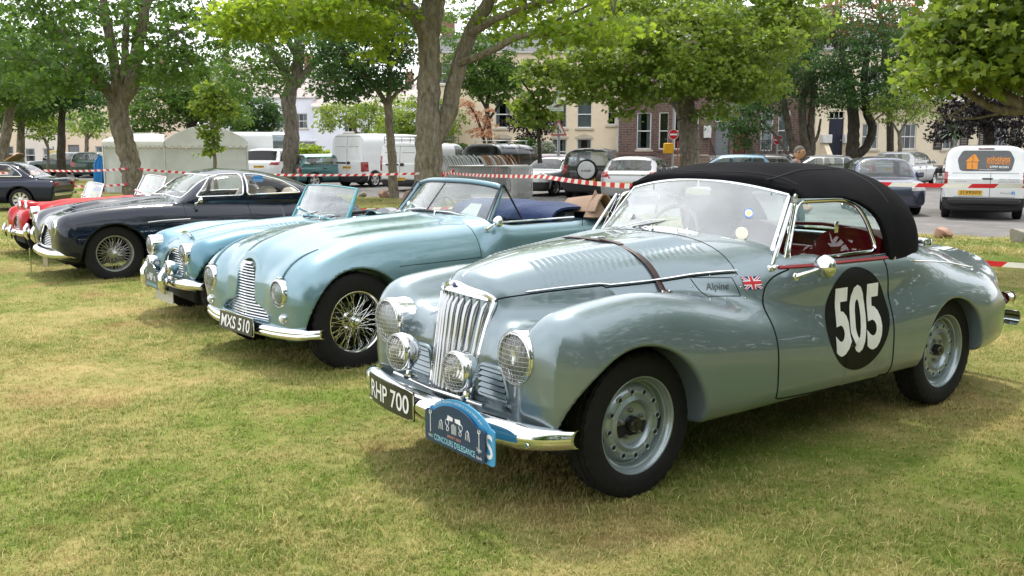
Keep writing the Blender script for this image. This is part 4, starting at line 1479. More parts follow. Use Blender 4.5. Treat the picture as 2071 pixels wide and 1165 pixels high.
 for i, (px, base, top, w, Y, lab, leafm) in enumerate((
   (42, 372, 200, 9, 47, 'second trunk from the left edge, dark and ivy clad', G_MID), (124, 365, 170, 9, 46, 'straight grey trunk left of the leaning sycamore', G_DARK), (12, 385, 160, 12, 40, 'leaning trunk at the very left edge', G_MID),
   (175, 352, 250, 5, 66, 'thin distant tree before the shop front', G_OLIVE))):
  q = tree('ash_tree', 'tree with ' + lab if 'trunk' in lab else lab, Y, [([(px - (14 if i == 2 else 0), base), (px, (base + top) / 2), (px + (22 if i == 2 else 3), top)], w, w * .6), ([(px + 3, top + 30), (px - 30, top - 20)], w * .5, 2), ([(px + 3, top + 30), (px + 36, top - 10)], w * .5, 2)],
    ([(px, top - 10, 60, 50, 0, 2.5, 80), (px - 40, top + 30, 40, 30, -1, 1.5, 40), (px + 45, top + 20, 45, 34, 0, 1.8, 50), (px, top - 80, 80, 50, 1, 3, 80)] if i < 3 else [(px, top, 40, 28, 0, 2.4, 60)]),
    leafm, BARK if i != 1 else BARK_D, LEAF3, .18, 22, .6, 1.0, 30 + i, twigs=30)
 tree('whitebeam_tree', 'pale green young tree beside the pub front', 52.0, [([(98, 355), (97, 300), (80, 260)], 3, 2), ([(97, 300), (70, 235)], 2, 1)],
   [(62, 225, 38, 34, 0, 1.4, 60), (88, 255, 30, 24, 0, 1.2, 36), (40, 205, 26, 24, 0, 1, 24)], G_OLIVE, BARK, LEAF3, .2, 16, .45, 1.0, 40, twigs=20)
 tree('chestnut_tree', 'broad dark tree spreading behind the white tent', 56.0, [([(395, 340), (390, 270), (380, 200), (375, 120)], 11, 7), ([(385, 240), (330, 200), (290, 180)], 5, 2), ([(390, 250), (440, 205), (480, 190)], 5, 2), ([(385, 225), (340, 190), (330, 140)], 5, 2)],
   [(330, 215, 75, 42, 0, 2.6, 130), (410, 205, 75, 45, 0, 2.6, 130), (470, 235, 40, 34, -1, 1.6, 50), (370, 150, 110, 50, 0, 3, 130), (300, 255, 40, 24, -1, 1.4, 36), (450, 160, 60, 50, 0, 2.4, 60), (210, 220, 60, 40, 2, 2.5, 60)],
   G_MID, BARK_D, LEAF3, .20, 22, .65, 1.0, 41, twigs=50)
 for i, (px, py, rx, ry, Y, m, n, sz, lab) in enumerate((
   (625, 308, 34, 18, 72, G_SUN, 90, .26, 'rounded bright hydrangea bush behind the teal estate car'), (672, 322, 20, 12, 70, G_LIME, 30, .24, 'low yellow green bush left of the tall white van'),
   (930, 308, 46, 18, 52, G_MID, 90, .2, 'leafy hedge shrub right of the forked sycamore'), (1062, 300, 34, 22, 51, G_DARK, 80, .18, 'dark shrub behind the silver hatchback facing out'),
   (1100, 300, 20, 16, 50, leaf_mat('leaf grey green', (.07, .10, .05), (.30, .33, .26)), 46, .16, 'grey white flowering shrub left of the lamp column'))):
  bush('shrub', lab, Y, px, py, rx, ry, 1.1, m, n, sz, 50 + i)
 for i, (px, py, r, Y, lab) in enumerate(((1868, 348, 42, 44, 'spiky palm like plant behind the silver estate car'), (1925, 270, 40, 46, 'spiky cordyline with a thin stem left of the signed van'))):
  b = pw(px, py + 30, Y)
  t = thing('palm_plant', lab, 'plant', tuple(b), 0, None)
  s = Y / F_PX
  rng = np.random.default_rng(70 + i)
  MB().tube([(0, 0, -.3 if i == 0 else -2.2), (0, 0, 30 * s)], .08, 8).build('stem', BARK, t)
  lf = MB()
  for k in range(60):
   a, e = rng.uniform(0, 2 * PI), rng.uniform(-.2, 1.3)
   L = r * s * rng.uniform(.7, 1.1)
   d = np.array([math.cos(a) * math.cos(e), math.sin(a) * math.cos(e), math.sin(e)])
   sd = np.array([-math.sin(a), math.cos(a), 0]) * .035
   c = np.array([0, 0, 30 * s])
   P = [c + d * L * q + (0, 0, -.35 * L * q * q) for q in (0, .5, 1)]
   lf.add([P[0] - sd * .5, P[0] + sd * .5, P[1] + sd, P[1] - sd, P[2]], [(0, 1, 2, 3), (3, 2, 4)])
  lf.build('fronds', pmat('frond green', (.05, .09, .03), .5, var=.3), t, smooth=False, kind='stuff')
 rng = np.random.default_rng(90)
 cen = []
 for k in range(2300):
  x = rng.uniform(-150, 120)
  y = 125 + 18 * rng.uniform(0, 1) + 12 * math.sin(x * .05)
  if k >= 900 and k < 2000:                     # the green goes on behind the camera and ends in trees there too
   a = rng.uniform(-.45, PI * .60)
   r = rng.uniform(17, 27) + 3 * math.sin(a * 7)
   x, y = r * math.cos(a) * 1.15, -r * math.sin(a) + 3
  cen.append((x, y, max(.5, rng.uniform(0, 1) * ((9 if k < 900 else 12.5) + 3 * math.sin(x * .13) + 2 * math.sin(x * .31)))))
 V, T, val = leaves(np.array(cen), 14, 2.2, .9, LEAF3, rng)
 o = tri_object('far_woods', V, T, G_MID, {'leaf': val})
 o['kind'] = 'stuff'
build_trees()
# ------------------------------------------------------------------ wheels, lamps and other fittings shared by the old cars
def tyre_mb(R, w, rr, n=108, block=3):
 half = [(0.0, R), (0.13, R), (0.15, R - 0.006), (0.19, R - 0.006), (0.21, R - 0.0005), (0.33, R - 0.002), (0.35, R - 0.008), (0.38, R - 0.008),
   (0.40, R - 0.005), (0.445, R - 0.014), (0.475, R - 0.026), (0.5, R - (R - rr) * 0.46), (0.488, R - (R - rr) * 0.62), (0.49, R - (R - rr) * 0.66),
   (0.46, R - (R - rr) * 0.82), (0.42, rr + 0.006), (0.37, rr - 0.004)]
 prof = [(-y * w, r) for y, r in half[::-1]] + [(y * w, r) for y, r in half[1:]]
 pr = np.array(prof)
 m = len(pr)
 a = np.arange(n) * 2 * PI / n
 V = np.zeros((n, m, 3))
 for i in range(n):
  r = pr[:, 1].copy()
  if i % block == 0:
   sh = (np.abs(pr[:, 0]) > 0.2 * w) & (np.abs(pr[:, 0]) < 0.48 * w) & (r > R - 0.027)
   r[sh] -= 0.007
  if (i + 1) % block == 0:
   md = np.abs(pr[:, 0]) < 0.2 * w
   r[md] -= 0.005
  V[i, :, 0], V[i, :, 1], V[i, :, 2] = np.cos(a[i]) * r, pr[:, 0], np.sin(a[i]) * r
 F = []
 for i in range(n):
  j = (i + 1) % n
  for k in range(m - 1):
   F.append((i * m + k, j * m + k, j * m + k + 1, i * m + k + 1))
 mb = MB()
 mb.add(V.reshape(-1, 3), F)
 return mb
def place(o, loc, rot=(0, 0, 0)):
 o.location = loc
 o.rotation_euler = rot
 return o
def steel_wheel(car, paint, R=0.325, w=0.158, rr=0.21):
 """pressed steel wheel with a ring of round holes; outer face towards +y"""
 wh = tyre_mb(R, w, rr).build('wheel', black_rubber(), car)
 wh.name = 'wheel'
 f = w * 0.40
 rim = MB().lathe([(f - 0.14, 0.216), (f - 0.135, 0.20), (f - 0.06, 0.17), (f - 0.055, 0.184), (f - 0.030, 0.190), (f - 0.026, 0.197), (f - 0.010, 0.201), (f - 0.004, 0.207),
      (f + 0.002, 0.2105), (f + 0.004, 0.216), (f + 0.001, 0.2195), (f - 0.006, 0.219)], 64)
 rim.build('rim', paint, wh)
 disc = MB().lathe([(f - 0.056, 0.178), (f - 0.050, 0.170), (f - 0.040, 0.163), (f - 0.030, 0.150), (f - 0.027, 0.138), (f - 0.031, 0.126), (f - 0.026, 0.116),
      (f - 0.022, 0.108), (f - 0.027, 0.101), (f - 0.046, 0.092), (f - 0.050, 0.080), (f - 0.048, 0.06), (f - 0.05, 0.0)], 64)
 disc.build('disc', paint, wh)
 dk = pmat('dark void', (0.008, 0.008, 0.009), 0.8)
 hole, lip = MB(), MB()
 for k in range(12):
  a = k * PI / 6 + 0.2
  c = Vector((math.cos(a) * 0.145, f - 0.0275, math.sin(a) * 0.145))
  hole.lathe([(0.0015, 0.0), (0.0015, 0.0105)], 14, c=c)
  lip.lathe([(-0.004, 0.0185), (0.0015, 0.016), (0.0028, 0.0125), (0.0010, 0.0102)], 16, c=c)
 hole.build('vent_holes', dk, wh, kind='stuff')
 lip.build('hole_lips', paint, wh, kind='stuff')
 nm = MB().lathe([(0.0, 0.013), (0.004, 0.013), (0.005, 0.0105), (0.016, 0.010), (0.018, 0.006), (0.024, 0.005), (0.024, 0)], 6).mesh('wheel_nut')
 for k in range(5):
  a = k * 2 * PI / 5 + 0.5
  shared('wheel_nut', nm, pmat('worn steel', (0.34, 0.33, 0.32), 0.35, 0.9, var=0.3), wh, (math.cos(a) * 0.062, f - 0.05, math.sin(a) * 0.062))
 MB().lathe([(f - 0.05, 0.036), (f - 0.015, 0.034), (f - 0.008, 0.030), (f - 0.008, 0.012), (f - 0.002, 0.010), (f - 0.002, 0)], 20).build(
  'hub_cap', pmat('black enamel', (0.012, 0.012, 0.013), 0.25, coat=0.5), wh)
 return wh
def wire_wheel(car, metal, R=0.35, w=0.16, rr=0.212, dish=-0.01):
 """wire wheel with a knock-off spinner; outer face towards +y"""
 wh = tyre_mb(R, w, rr).build('wheel', black_rubber(), car)
 f = w * 0.40
 MB().lathe([(f - 0.14, 0.216), (f - 0.13, 0.204), (f - 0.11, 0.198), (f - 0.05, 0.194), (f - 0.03, 0.199), (f - 0.012, 0.203), (f - 0.004, 0.208), (f + 0.003, 0.213),
    (f + 0.004, 0.218), (f + 0.001, 0.222), (f - 0.006, 0.221)], 64).build('rim', metal, wh)
 hub = MB().lathe([(f - 0.12, 0.055), (f - 0.118, 0.063), (f - 0.10, 0.063), (f - 0.09, 0.050), (f - 0.045, 0.043), (f - 0.03, 0.046), (f - 0.022, 0.043), (f - 0.018, 0.03),
      (f + 0.012, 0.028), (f + 0.02, 0.02), (f + 0.024, 0.0)], 28)
 hub.build('hub', metal, wh)
 sp = MB()
 ear = MB()
 for s in (0.6, 0.6 + PI):
  u = np.array([math.cos(s), 0, math.sin(s)])
  ear.tube([u * 0.02 + (0, f + 0.0, 0), u * 0.048 + (0, f + 0.006, 0), u * 0.072 + (0, f + 0.014, 0)], [0.012, 0.011, 0.005], 8, flat=0.5)
 ear.build('spinner', metal, wh)
 n = 30
 for k in range(n):
  for s in (-1, 1):
   a0 = (k + 0.5 * (s > 0)) * 2 * PI / n
   a1 = a0 + s * 0.62
   outer = k % 3 != 0
   y0 = f - 0.030 if outer else f - 0.11
   r0 = 0.045 if outer else 0.060
   y1 = f - 0.055 if outer else f - 0.075
   sp.tube([(math.cos(a0) * r0, y0, math.sin(a0) * r0), (math.cos(a1) * 0.198, y1, math.sin(a1) * 0.198)], 0.0022, 5, cap=False)
 sp.build('spokes', metal, wh, kind='stuff')
 MB().lathe([(f - 0.155, 0.14), (f - 0.12, 0.135), (f - 0.12, 0.05)], 24).build('brake_drum', pmat('brake iron', (0.05, 0.047, 0.043), 0.6, 0.5), wh)
 return wh
def lens_mat():
 if 'lamp lens' in MATS:
  return MATS['lamp lens']
 m, nt, out = new_mat('lamp lens')
 L = nt.links
 tr = nn(nt, 'BsdfTransparent', Color=(0.97, 0.97, 0.94, 1))
 df = nn(nt, 'BsdfDiffuse', Color=(0.78, 0.78, 0.74, 1))
 gl = nn(nt, 'BsdfGlossy', Roughness=0.05)
 tc = nn(nt, 'TexCoord')
 wv = nn(nt, 'TexWave', Scale=18.0, Distortion=0.5)
 wv.bands_direction = 'Y'
 bp = nn(nt, 'Bump', Strength=0.5, Distance=0.006)
 L.new(tc.outputs['Object'], wv.inputs['Vector'])
 L.new(wv.outputs['Fac'], bp.inputs['Height'])
 L.new(bp.outputs['Normal'], gl.inputs['Normal'])
 fr = nn(nt, 'Fresnel', IOR=1.7)
 L.new(bp.outputs['Normal'], fr.inputs['Normal'])
 m1 = nn(nt, 'MixShader', Fac=0.14)
 L.new(tr.outputs['BSDF'], m1.inputs[1])
 L.new(df.outputs['BSDF'], m1.inputs[2])
 m2 = nn(nt, 'MixShader')
 L.new(fr.outputs['Fac'], m2.inputs['Fac'])
 L.new(m1.outputs['Shader'], m2.inputs[1])
 L.new(gl.outputs['BSDF'], m2.inputs[2])
 L.new(m2.outputs['Shader'], out.inputs['Surface'])
 MATS['lamp lens'] = m
 return m
def mirror_metal():
 return pmat('lamp reflector', (0.86, 0.86, 0.84), 0.10, 1.0, var=0.04)
def headlamp(car, name, c, R, guard=False, depth=0.06, pitch=0.0, shell=None, yaw=0.0):
 M = Matrix.Translation(c) @ rotm('Z', yaw) @ rotm('Y', pitch)
 b = MB().lathe([(-depth, R * 0.98), (-0.02, R * 1.01), (0.0, R), (0.012, R * 0.95), (0.016, R * 0.88), (0.006, R * 0.85), (-0.004, R * 0.84)], 40, 'x', M=M)
 lamp = b.build(name, chrome(), car)
 MB().lathe([(0.004, R * 0.85), (-0.02, R * 0.72), (-0.045, R * 0.45), (-0.055, 0.0)], 32, 'x', M=M).build('reflector', mirror_metal(), lamp)
 MB().lathe([(0.004, R * 0.855), (0.018, R * 0.70), (0.030, R * 0.42), (0.035, 0.0)], 32, 'x', M=M).build('lens', lens_mat(), lamp)
 if shell:
  MB().lathe([(-0.02, R), (-0.05, R * 0.93), (-0.085, R * 0.6), (-0.10, 0.0)], 32, 'x', M=M).build('shell', chrome(), lamp)
 if guard:
  g = MB()
  k = 5
  dome = lambda y, z: 0.05 - (y * y + z * z) / (R * R) * 0.034
  for i in range(-k, k + 1):
   q = i / (k + 0.5) * R * 0.97
   L = math.sqrt(max(0, (R * 0.97) ** 2 - q * q))
   t = np.linspace(-L, L, 9)
   g.tube(xf([(dome(q, s), q, s) for s in t], M), 0.0006, 4, cap=False)
   g.tube(xf([(dome(s, q), s, q) for s in t], M), 0.0006, 4, cap=False)
  a = np.linspace(0, 2 * PI, 33)[:-1]
  g.tube(xf([(0.016, math.cos(s) * R * 0.97, math.sin(s) * R * 0.97) for s in a], M), 0.002, 6, closed=True)
  g.build('wire_guard', pmat('guard wire', (0.55, 0.55, 0.53), 0.35, 0.9), lamp, kind='stuff')
 return lamp
def side_lamp(car, c, R, col=(0.75, 0.75, 0.72), name='side_lamp'):
 l = MB().lathe([(-0.03, R), (0.004, R), (0.012, R * 0.86), (0.008, R * 0.8)], 24, 'x', c=c).build(name, chrome(), car)
 MB().lathe([(0.008, R * 0.82), (0.02, R * 0.6), (0.026, 0)], 20, 'x', c=c).build('lens', pmat('lamp glass %.2f' % col[1], col, 0.15, coat=1.0), l)
 return l
def steering_wheel(car, c, R=0.2, tilt=0.45, m=None):
 a = np.linspace(0, 2 * PI, 41)[:-1]
 M = Matrix.Translation(c) @ rotm('Y', -tilt)
 s = MB().tube(xf([(0, math.cos(t) * R, math.sin(t) * R) for t in a], M), 0.011, 8, closed=True)
 w = s.build('steering_wheel', m or pmat('wheel rim black', (0.02, 0.02, 0.02), 0.35), car)
 p = MB()
 for t in (0.3, PI - 0.3, -PI / 2):
  p.tube(xf([(0.0, 0, 0), (0, math.cos(t) * R, math.sin(t) * R)], M), 0.006, 6)
 p.lathe([(-0.02, 0.03), (0.02, 0.03), (0.025, 0)], 14, 'x', M=M)
 p.tube(xf([(0, 0, 0), (0.35, 0, 0)], M), 0.018, 8)
 p.build('spokes', chrome(), w)
 return w
def seat(car, c, w=0.46, m=None, back=0.5):
 x, y, z = c
 t = np.linspace(0, 1, 9)
 base = np.array([[(x + 0.25 - 0.5 * u, y + (v - 0.5) * w, z + 0.10 * math.sin(PI * v) ** 0.5 * math.sin(PI * min(u + 0.12, 1)) ** 0.5) for v in t] for u in t])
 s = MB().slab(base, (0, 0, -0.16)).build('seat', m, car)
 bk = np.array([[(x - 0.20 - 0.22 * u - 0.0 + 0.05 * math.sin(PI * v) ** 0.5 * math.sin(PI * min(u + 0.2, 1)) ** .5, y + (v - 0.5) * w * (1 - 0.18 * u ** 3), z + 0.05 + back * u - 0.05 * u * u * (2 * v - 1) ** 2) for v in t] for u in t])
 MB().slab(bk, (-0.11, 0, 0.0)).build('backrest', m, s)
 return s
def plate_text(parent, txt, w, h, fn, m, bold=0.01, name='plate_text', t=0.002):
 """raised lettering; fn(u, v, t) -> xyz"""
 V, F = fit_text(txt, w, h, bold)
 V2, F2 = subdivide(V, F, max(w / 10, 0.02))
 P = [fn(v[0], v[1], t) for v in V2]
 return raw_build(name, P, F2, m, parent, smooth=False)
def wiper(car, p0, p1, name='wiper'):
 p0, p1 = np.array(p0, float), np.array(p1, float)
 o = MB().lathe([(0, 0.011), (0.02, 0.010), (0.026, 0)], 12, 'z', c=p0 - (0, 0, 0.012)).tube([p0 + (0, 0, 0.012), p0 * 0.45 + p1 * 0.55 + (0.01, 0, 0.02), p0 * 0.2 + p1 * 0.8 + (0.004, 0, 0.008)], 0.004, 6).build(name, chrome(), car)
 d = p1 - p0
 MB().tube([p0 + d * 0.25, p0 + d * 0.6, p1], 0.006, 6, flat=0.6).build('blade', pmat('wiper rubber', (0.02, 0.02, 0.02), 0.6), o)
 return o
def door_mirror(car, c0, c1, R=0.05):
 c0, c1 = np.array(c0, float), np.array(c1, float)
 o = MB().lathe([(-0.004, 0.02), (0.004, 0.02), (0.008, 0.0)], 12, 'y', c=c0).tube([c0, c0 * 0.5 + c1 * 0.5 + (0, 0.01, 0.004), c1], [0.012, 0.008, 0.007], 8).build('door_mirror', chrome(), car)
 MB().lathe([(-0.006, 0.0), (-0.006, R * 0.95), (0.0, R), (0.012, R * 0.97), (0.030, R * 0.7), (0.040, 0.0)], 24, 'x', c=c1).build('mirror_head', chrome(), o)
 return o
# ------------------------------------------------------------------ pieces shared by the other classic cars
def bumper_bar(car, pts, prof, m=None, name='bumper', n=31):
 """pts: (y, x, z) half line from the centre outwards, mirrored"""
 fx, fz = pch([(p[0], p[1]) for p in pts]), pch([(p[0], p[2]) for p in pts])
 ym = pts[-1][0]
 yy = np.linspace(-ym, ym, n)
 G = np.array([[(fx(abs(y)) + p[0], y, fz(abs(y)) + p[1] * (1 if abs(y) < ym * .93 else .75)) for p in prof] for y in yy])
 return MB().slab(G, (-.014, 0, 0)).build(name, m or chrome(), car)
def flat_plate(car, c, w, h, txt, rake=0.0, bg=(.014, .014, .014), fg=(.78, .78, .75), name='number_plate', dirx=1, sz=(.86, .72)):
 """plate facing along +x (dirx 1) or -x; c is its centre"""
 fn = lambda u, v, t: (c[0] + dirx * (t - v * rake), c[1] + dirx * u, c[2] + v)
 P = roundpoly([(-w / 2, -h / 2), (w / 2, -h / 2), (w / 2, h / 2), (-w / 2, h / 2)], .012, 2)
 o = MB().prism(P, -.008, 0, fn).build(name, pmat('plate %.2f %.2f' % (bg[0], bg[2]), bg, .35, coat=.4), car, smooth=False)
 if txt:
  plate_text(o, txt, w * sz[0], h * sz[1], fn, pmat('plate ink %.2f' % fg[0], fg, .4), .012, t=.003)
 return o
def gap_lines(car, field, lines, r=.003, m=None):
 g = MB()
 for view, pts, side in lines:
  P = line_on(field, pts, view, 50, side, -.0005)
  g.tube(P, r, 5)
 return g.build('panel_gaps', m or pmat('panel gap', (.008, .010, .011), .8, spec=.1), car, kind='stuff')
def screen_panel(car, base, top, frame_m, r=.012, glass=None, name='windscreen', split=False, k=9):
 scr = np.array([base + (top - base) * q for q in np.linspace(0, 1, k)])
 ws = MB().slab(scr, -.004).build(name, glass or glass_mat('windscreen glass', ior=1.75, film=.09, film_col=(.7, .73, .76)), car)
 t = np.linspace(.1, .9, 8)[:, None]
 P = np.concatenate([base, base[-1:] + (top[-1:] - base[-1:]) * t, top[::-1], base[:1] + (top[:1] - base[:1]) * t[::-1]])
 fr = MB().tube(P, r, 8, closed=True)
 if split:
  m = len(base) // 2
  fr.tube([base[m] + (.004, 0, 0), top[m] + (.004, 0, 0)], r * .55, 6)
 fr.build('frame', frame_m, ws)
 return ws
def set_wheels(car, make, axles, wr, name='wheel'):
 """axles: (x, y half track); the first wheel is built, the others copied"""
 w0 = None
 for (x, yv) in axles:
  for s in (1, -1):
   w = make() if w0 is None else copy_tree(w0, car)
   w0 = w0 or w
   place(w, (x, yv * s, wr), (0, x * 1.7 + .2 * s, 0 if s > 0 else PI))
def split_body(V, F, N, car, paint, regions):
 """regions: (name, mask, material, label); the rest is the body"""
 left = np.ones(len(F), bool)
 out = {}
 for name, mask, m, label in regions:
  k = mask & left
  left &= ~k
  if k.any():
   out[name] = mesh_part(name, V, F, N, m, car, k, label=label)
 out['body'] = mesh_part('body', V, F, N, paint, car, left)
 return out
# ------------------------------------------------------------------ pale blue drophead with the T-shaped grille
def build_drophead():
 car = thing('classic_drophead', 'pale blue open drophead with split windscreen and number plate MXS 510', 'car',
    (-1.582, 6.889, -.045), .736 + PI, 'classic cars lined up on the grass')
 paint = pmat('ice blue metallic paint', (.175, .300, .360), .28, .5, coat=1.0, coat_rough=.02, var=.03, vscale=3)
 ch = chrome()
 a_b = pch([(.6, .72), (.3, .785), (0, .812), (-1.2, .82), (-2.5, .825), (-3.0, .77), (-3.5, .55), (-3.7, .4)])
 zt_b = pch([(.6, .66), (.5, .72), (.42, .785), (.26, .872), (-.05, .955), (-.4, .99), (-.8, 1.005), (-1.26, 1.025), (-1.5, .99), (-2.6, .985), (-3.0, .93), (-3.4, .75), (-3.7, .5)])
 n_b = pch([(.6, 2.5), (0, 2.4), (-1.1, 2.9), (-1.4, 6), (-2.4, 6), (-2.9, 3), (-3.6, 2.3)])
 zb_b = pch([(.6, .20), (.3, .17), (-.3, .20), (-2.8, .20), (-3.6, .35)])
 zt_w = pch([(.6, .60), (.47, .688), (.2, .826), (-.1, .908), (-.5, .932), (-.9, .93), (-1.3, .92), (-1.8, .85), (-2.2, .74)])
 a_w = pch([(.6, .19), (.3, .22), (-.5, .225), (-1.3, .19), (-2.2, .10)])
 Tg = [(0, .352), (.36, .362), (.35, .385), (.30, .425), (.155, .468), (.137, .52), (.125, .66), (.10, .72), (.05, .752), (0, .757)]
 Tg = Tg + [(-a, b) for a, b in Tg[::-1][1:-1]]
 Tr = roundpoly(Tg, .03, 3)
 def body0(x, y, z):
  d = loft(x, y, z, a_b(x), .50, zt_b(x), zb_b(x), n_b(x), 3.6)
  xf_ = .487 - .10 * (z - .36) * (z > .36) - .16 * np.maximum(y - .0, 0) ** 2.5 - .5 * np.maximum(.32 - z, 0) - .5 * np.maximum(y - .6, 0) ** 2
  d = smax(d, x - xf_, .16)
  d = smax(d, -3.62 + .9 * (z - .5) ** 2 - x, .3)
  w = loft(x, y, z, a_w(x), .52, zt_w(x), .25, 2.3, 3, .565)
  w = smax(w, x - (.475 - .8 * np.maximum(y - .56, 0) ** 2 - .3 * np.maximum(.5 - z, 0)), .14)
  w = np.maximum(w, -2.2 - x)
  d = smin(d, w, .11)
  hump = loft(x, y, z, np.full_like(x, .17), .6, zt_b(x) + .012, .3, 2.0, 3)
  hump = np.maximum(np.maximum(hump, x - .40), -1.0 - x)
  d = smin(d, hump, .06)
  return d
 def body(x, y, z):
  d = body0(x, y, z)
  T = np.maximum(poly_sd(y, z, Tr), .425 - .1 * (z - .36) - x)
  d = smax(d, -T, .012)
  d = smax(d, -np.maximum(np.hypot(x, z - .33) - .392, .40 - y), .018)
  d = smax(d, -np.maximum(np.hypot(x + 2.515, z - .33) - .37, .46 - y), .018)
  ck = np.maximum(np.maximum(np.abs(x + 1.98) - .68, y - .70), .48 - z)
  d = smax(d, -ck, .04)
  return d
 V, F, N = sdf_mesh(body, (-3.66, 0, .14), (.62, .84, 1.06), .0135)
 c = V[F].mean(1)
 bon = (c[:, 0] > -1.09) & (c[:, 2] > .715 + 0 * c[:, 0]) & (c[:, 0] < .6)
 door = (c[:, 0] < -1.09) & (c[:, 0] > -2.25) & (np.abs(c[:, 1]) > .71) & (c[:, 2] > .26)
 split_body(V, F, N, car, paint, [('bonnet', bon, paint, None), ('door', door & (c[:, 1] > 0), paint, None), ('door', door & (c[:, 1] < 0), paint, None)])
 MB().bbox((-3.2, -.62, .20), (-.45, .62, .28), .01).build('underbody', pmat('underseal', (.012, .012, .012), .8), car)
 MB().bbox((-.40, -.40, .2), (.40, .40, .5), .02).build('chassis', pmat('underseal', (.012, .012, .012), .8), car)
 ln = []
 for s in (1, -1):
  ln += [('side', [(-.33, .715), (-.8, .718), (-1.085, .722), (-1.10, .84), (-1.105, .955)], s), ('side', [(-1.09, .72), (-1.075, .5), (-1.06, .27), (-1.7, .25), (-2.23, .26), (-2.25, .6), (-2.24, .95)], s)]
 gap_lines(car, body, ln, .003)
 base = lambda y, z: .475 - .10 * (z - .36) - .16 * abs(y) ** 2.5 * 1.5 - .06 * abs(y)
 bk = np.array([[(base(u, v) - .05, u * .99, v) for u in np.linspace(-.36, .36, 9)] for v in np.linspace(.355, .46, 3)])
 grille = MB().slab(bk, (-.01, 0, 0)).slab(np.array([[(base(u, v) - .05, u, v) for u in np.linspace(-.14, .14, 5)] for v in np.linspace(.46, .75, 5)]), (-.01, 0, 0)).build('grille', pmat('dark void', (.008, .008, .009), .8), car)
 slm = pmat('grille slat bright', (.74, .75, .76), .16, 1.0, var=.06)
 hw = pch([(.352, .352), (.385, .342), (.43, .290), (.455, .20), (.475, .142), (.52, .132), (.66, .120), (.72, .095), (.745, .05)])
 for k in range(19):
  z = .366 + k * .0205
  h = float(hw(z))
  yy = np.linspace(-h, h, 11)
  G = np.array([[(base(y, z) + .016 - q * .016, y, z - .004 + q * .0135) for q in (0, .5, 1)] for y in yy])
  MB().slab(G, -.003).build('slat', slm, grille)
 MB().tube([(base(0, z) + .006, 0, z) for z in (.37, .40, .435)], [.011, .013, .010], 8, flat=.6).build('badge', ch, grille)
 for s in (1, -1):
  headlamp(car, 'headlight', (.485, s * .533, .575), .098, depth=.12)
  MB().tube(line_on(body0, [(.46, .533 * s), (.40, .533 * s), (.30, .54 * s), (.18, .55 * s)], 'top', 20, 1, .003), np.linspace(.012, .004, 20), 8, flat=.9).build('lamp_fin', paint, car)
  MB().bbox((.455, s * .533 - .022, .670), (.490, s * .533 + .022, .688), .005).build('lamp_clip', ch, car)
  side_lamp(car, (.478, s * .567, .405), .033)
  P = cast(body0, [(-.80, .18 * s, 1.5)], (0, 0, -1))[0]
 sc = np.array([[(-.70 - .16 * q, -.12 + u * .09, 1.0 + .045 * math.sin(PI * (u + 1) / 2) * (1 - .85 * q) + .012 * (1 - q)) for u in np.linspace(-1, 1, 9)] for q in np.linspace(0, 1, 5)])
 P = cast(body0, sc.reshape(-1, 3) * (1, 1, 0) + (0, 0, 1.5), (0, 0, -1)).reshape(sc.shape)
 sc[:, :, 2] = P[:, :, 2] + (sc[:, :, 2] - 1.0)
 MB().slab(sc, (0, 0, -.006)).build('air_scoop', paint, car)
 prof = [(-.008, .045), (.012, .042), (.020, .03), (.022, .012), (.016, .004), (.022, -.004), (.022, -.022), (.012, -.036), (-.008, -.04)]
 bumper_bar(car, [(0, .515, .295), (.4, .490, .292), (.62, .452, .298), (.74, .415, .305), (.825, .33, .31)], prof)
 flat_plate(car, (.552, 0, .305), .52, .125, 'MXS 510', .15)
 MB().tube([(.545, u, .305 + v) for u, v in roundpoly([(-.262, -.065), (.262, -.065), (.262, .065), (-.262, .065)], .01, 2)], .004, 6, closed=True).build('plate_rim', ch, car)
 n = 25
 yb, yt = np.linspace(-.60, .60, n), np.linspace(-.53, .53, n)
 bs = np.stack([-1.175 - .13 * (np.abs(yb) / .6) ** 1.6, yb, 1.035 - .075 * (np.abs(yb) / .6) ** 2], 1)
 tp = np.stack([-1.385 - .13 * (np.abs(yt) / .53) ** 1.6, yt, 1.264 - .045 * (np.abs(yt) / .53) ** 3], 1)
 ws = screen_panel(car, bs, tp, pmat('screen rubber', (.02, .025, .028), .5), .010, split=True)
 t = np.linspace(.02, .98, 9)[:, None]
 P = np.concatenate([bs[:1] + (tp[:1] - bs[:1]) * t, tp[1:-1], bs[-1:] + (tp[-1:] - bs[-1:]) * t[::-1]])
 out = np.array([(-.010, 0.026 * np.sign(p[1]) * min(1, (abs(p[1]) / .5) ** 6), .017 * (1 if p[2] > 1.17 else .2)) for p in P])
 MB().tube(P + out, .021, 10, flat=1.0).build('screen_surround', paint, ws)
 wiper(car, (-1.14, -.26, 1.02), (-1.20, .05, 1.045))
 wiper(car, (-1.14, .16, 1.03), (-1.22, .46, 1.01))
 lab = np.array([bs[20] + (tp[20] - bs[20]) * q for q in (.10, .48)])
 raw_build('paper_notice', [bs[19] + (tp[19] - bs[19]) * .08 + (-.01, 0, 0), bs[22] + (tp[22] - bs[22]) * .10 + (-.01, 0, 0), bs[22] + (tp[22] - bs[22]) * .46 + (-.01, 0, 0), bs[20] + (tp[20] - bs[20]) * .42 + (-.01, 0, 0)], [(0, 1, 2, 3)], pmat('paper', (.8, .8, .78), .7), ws)
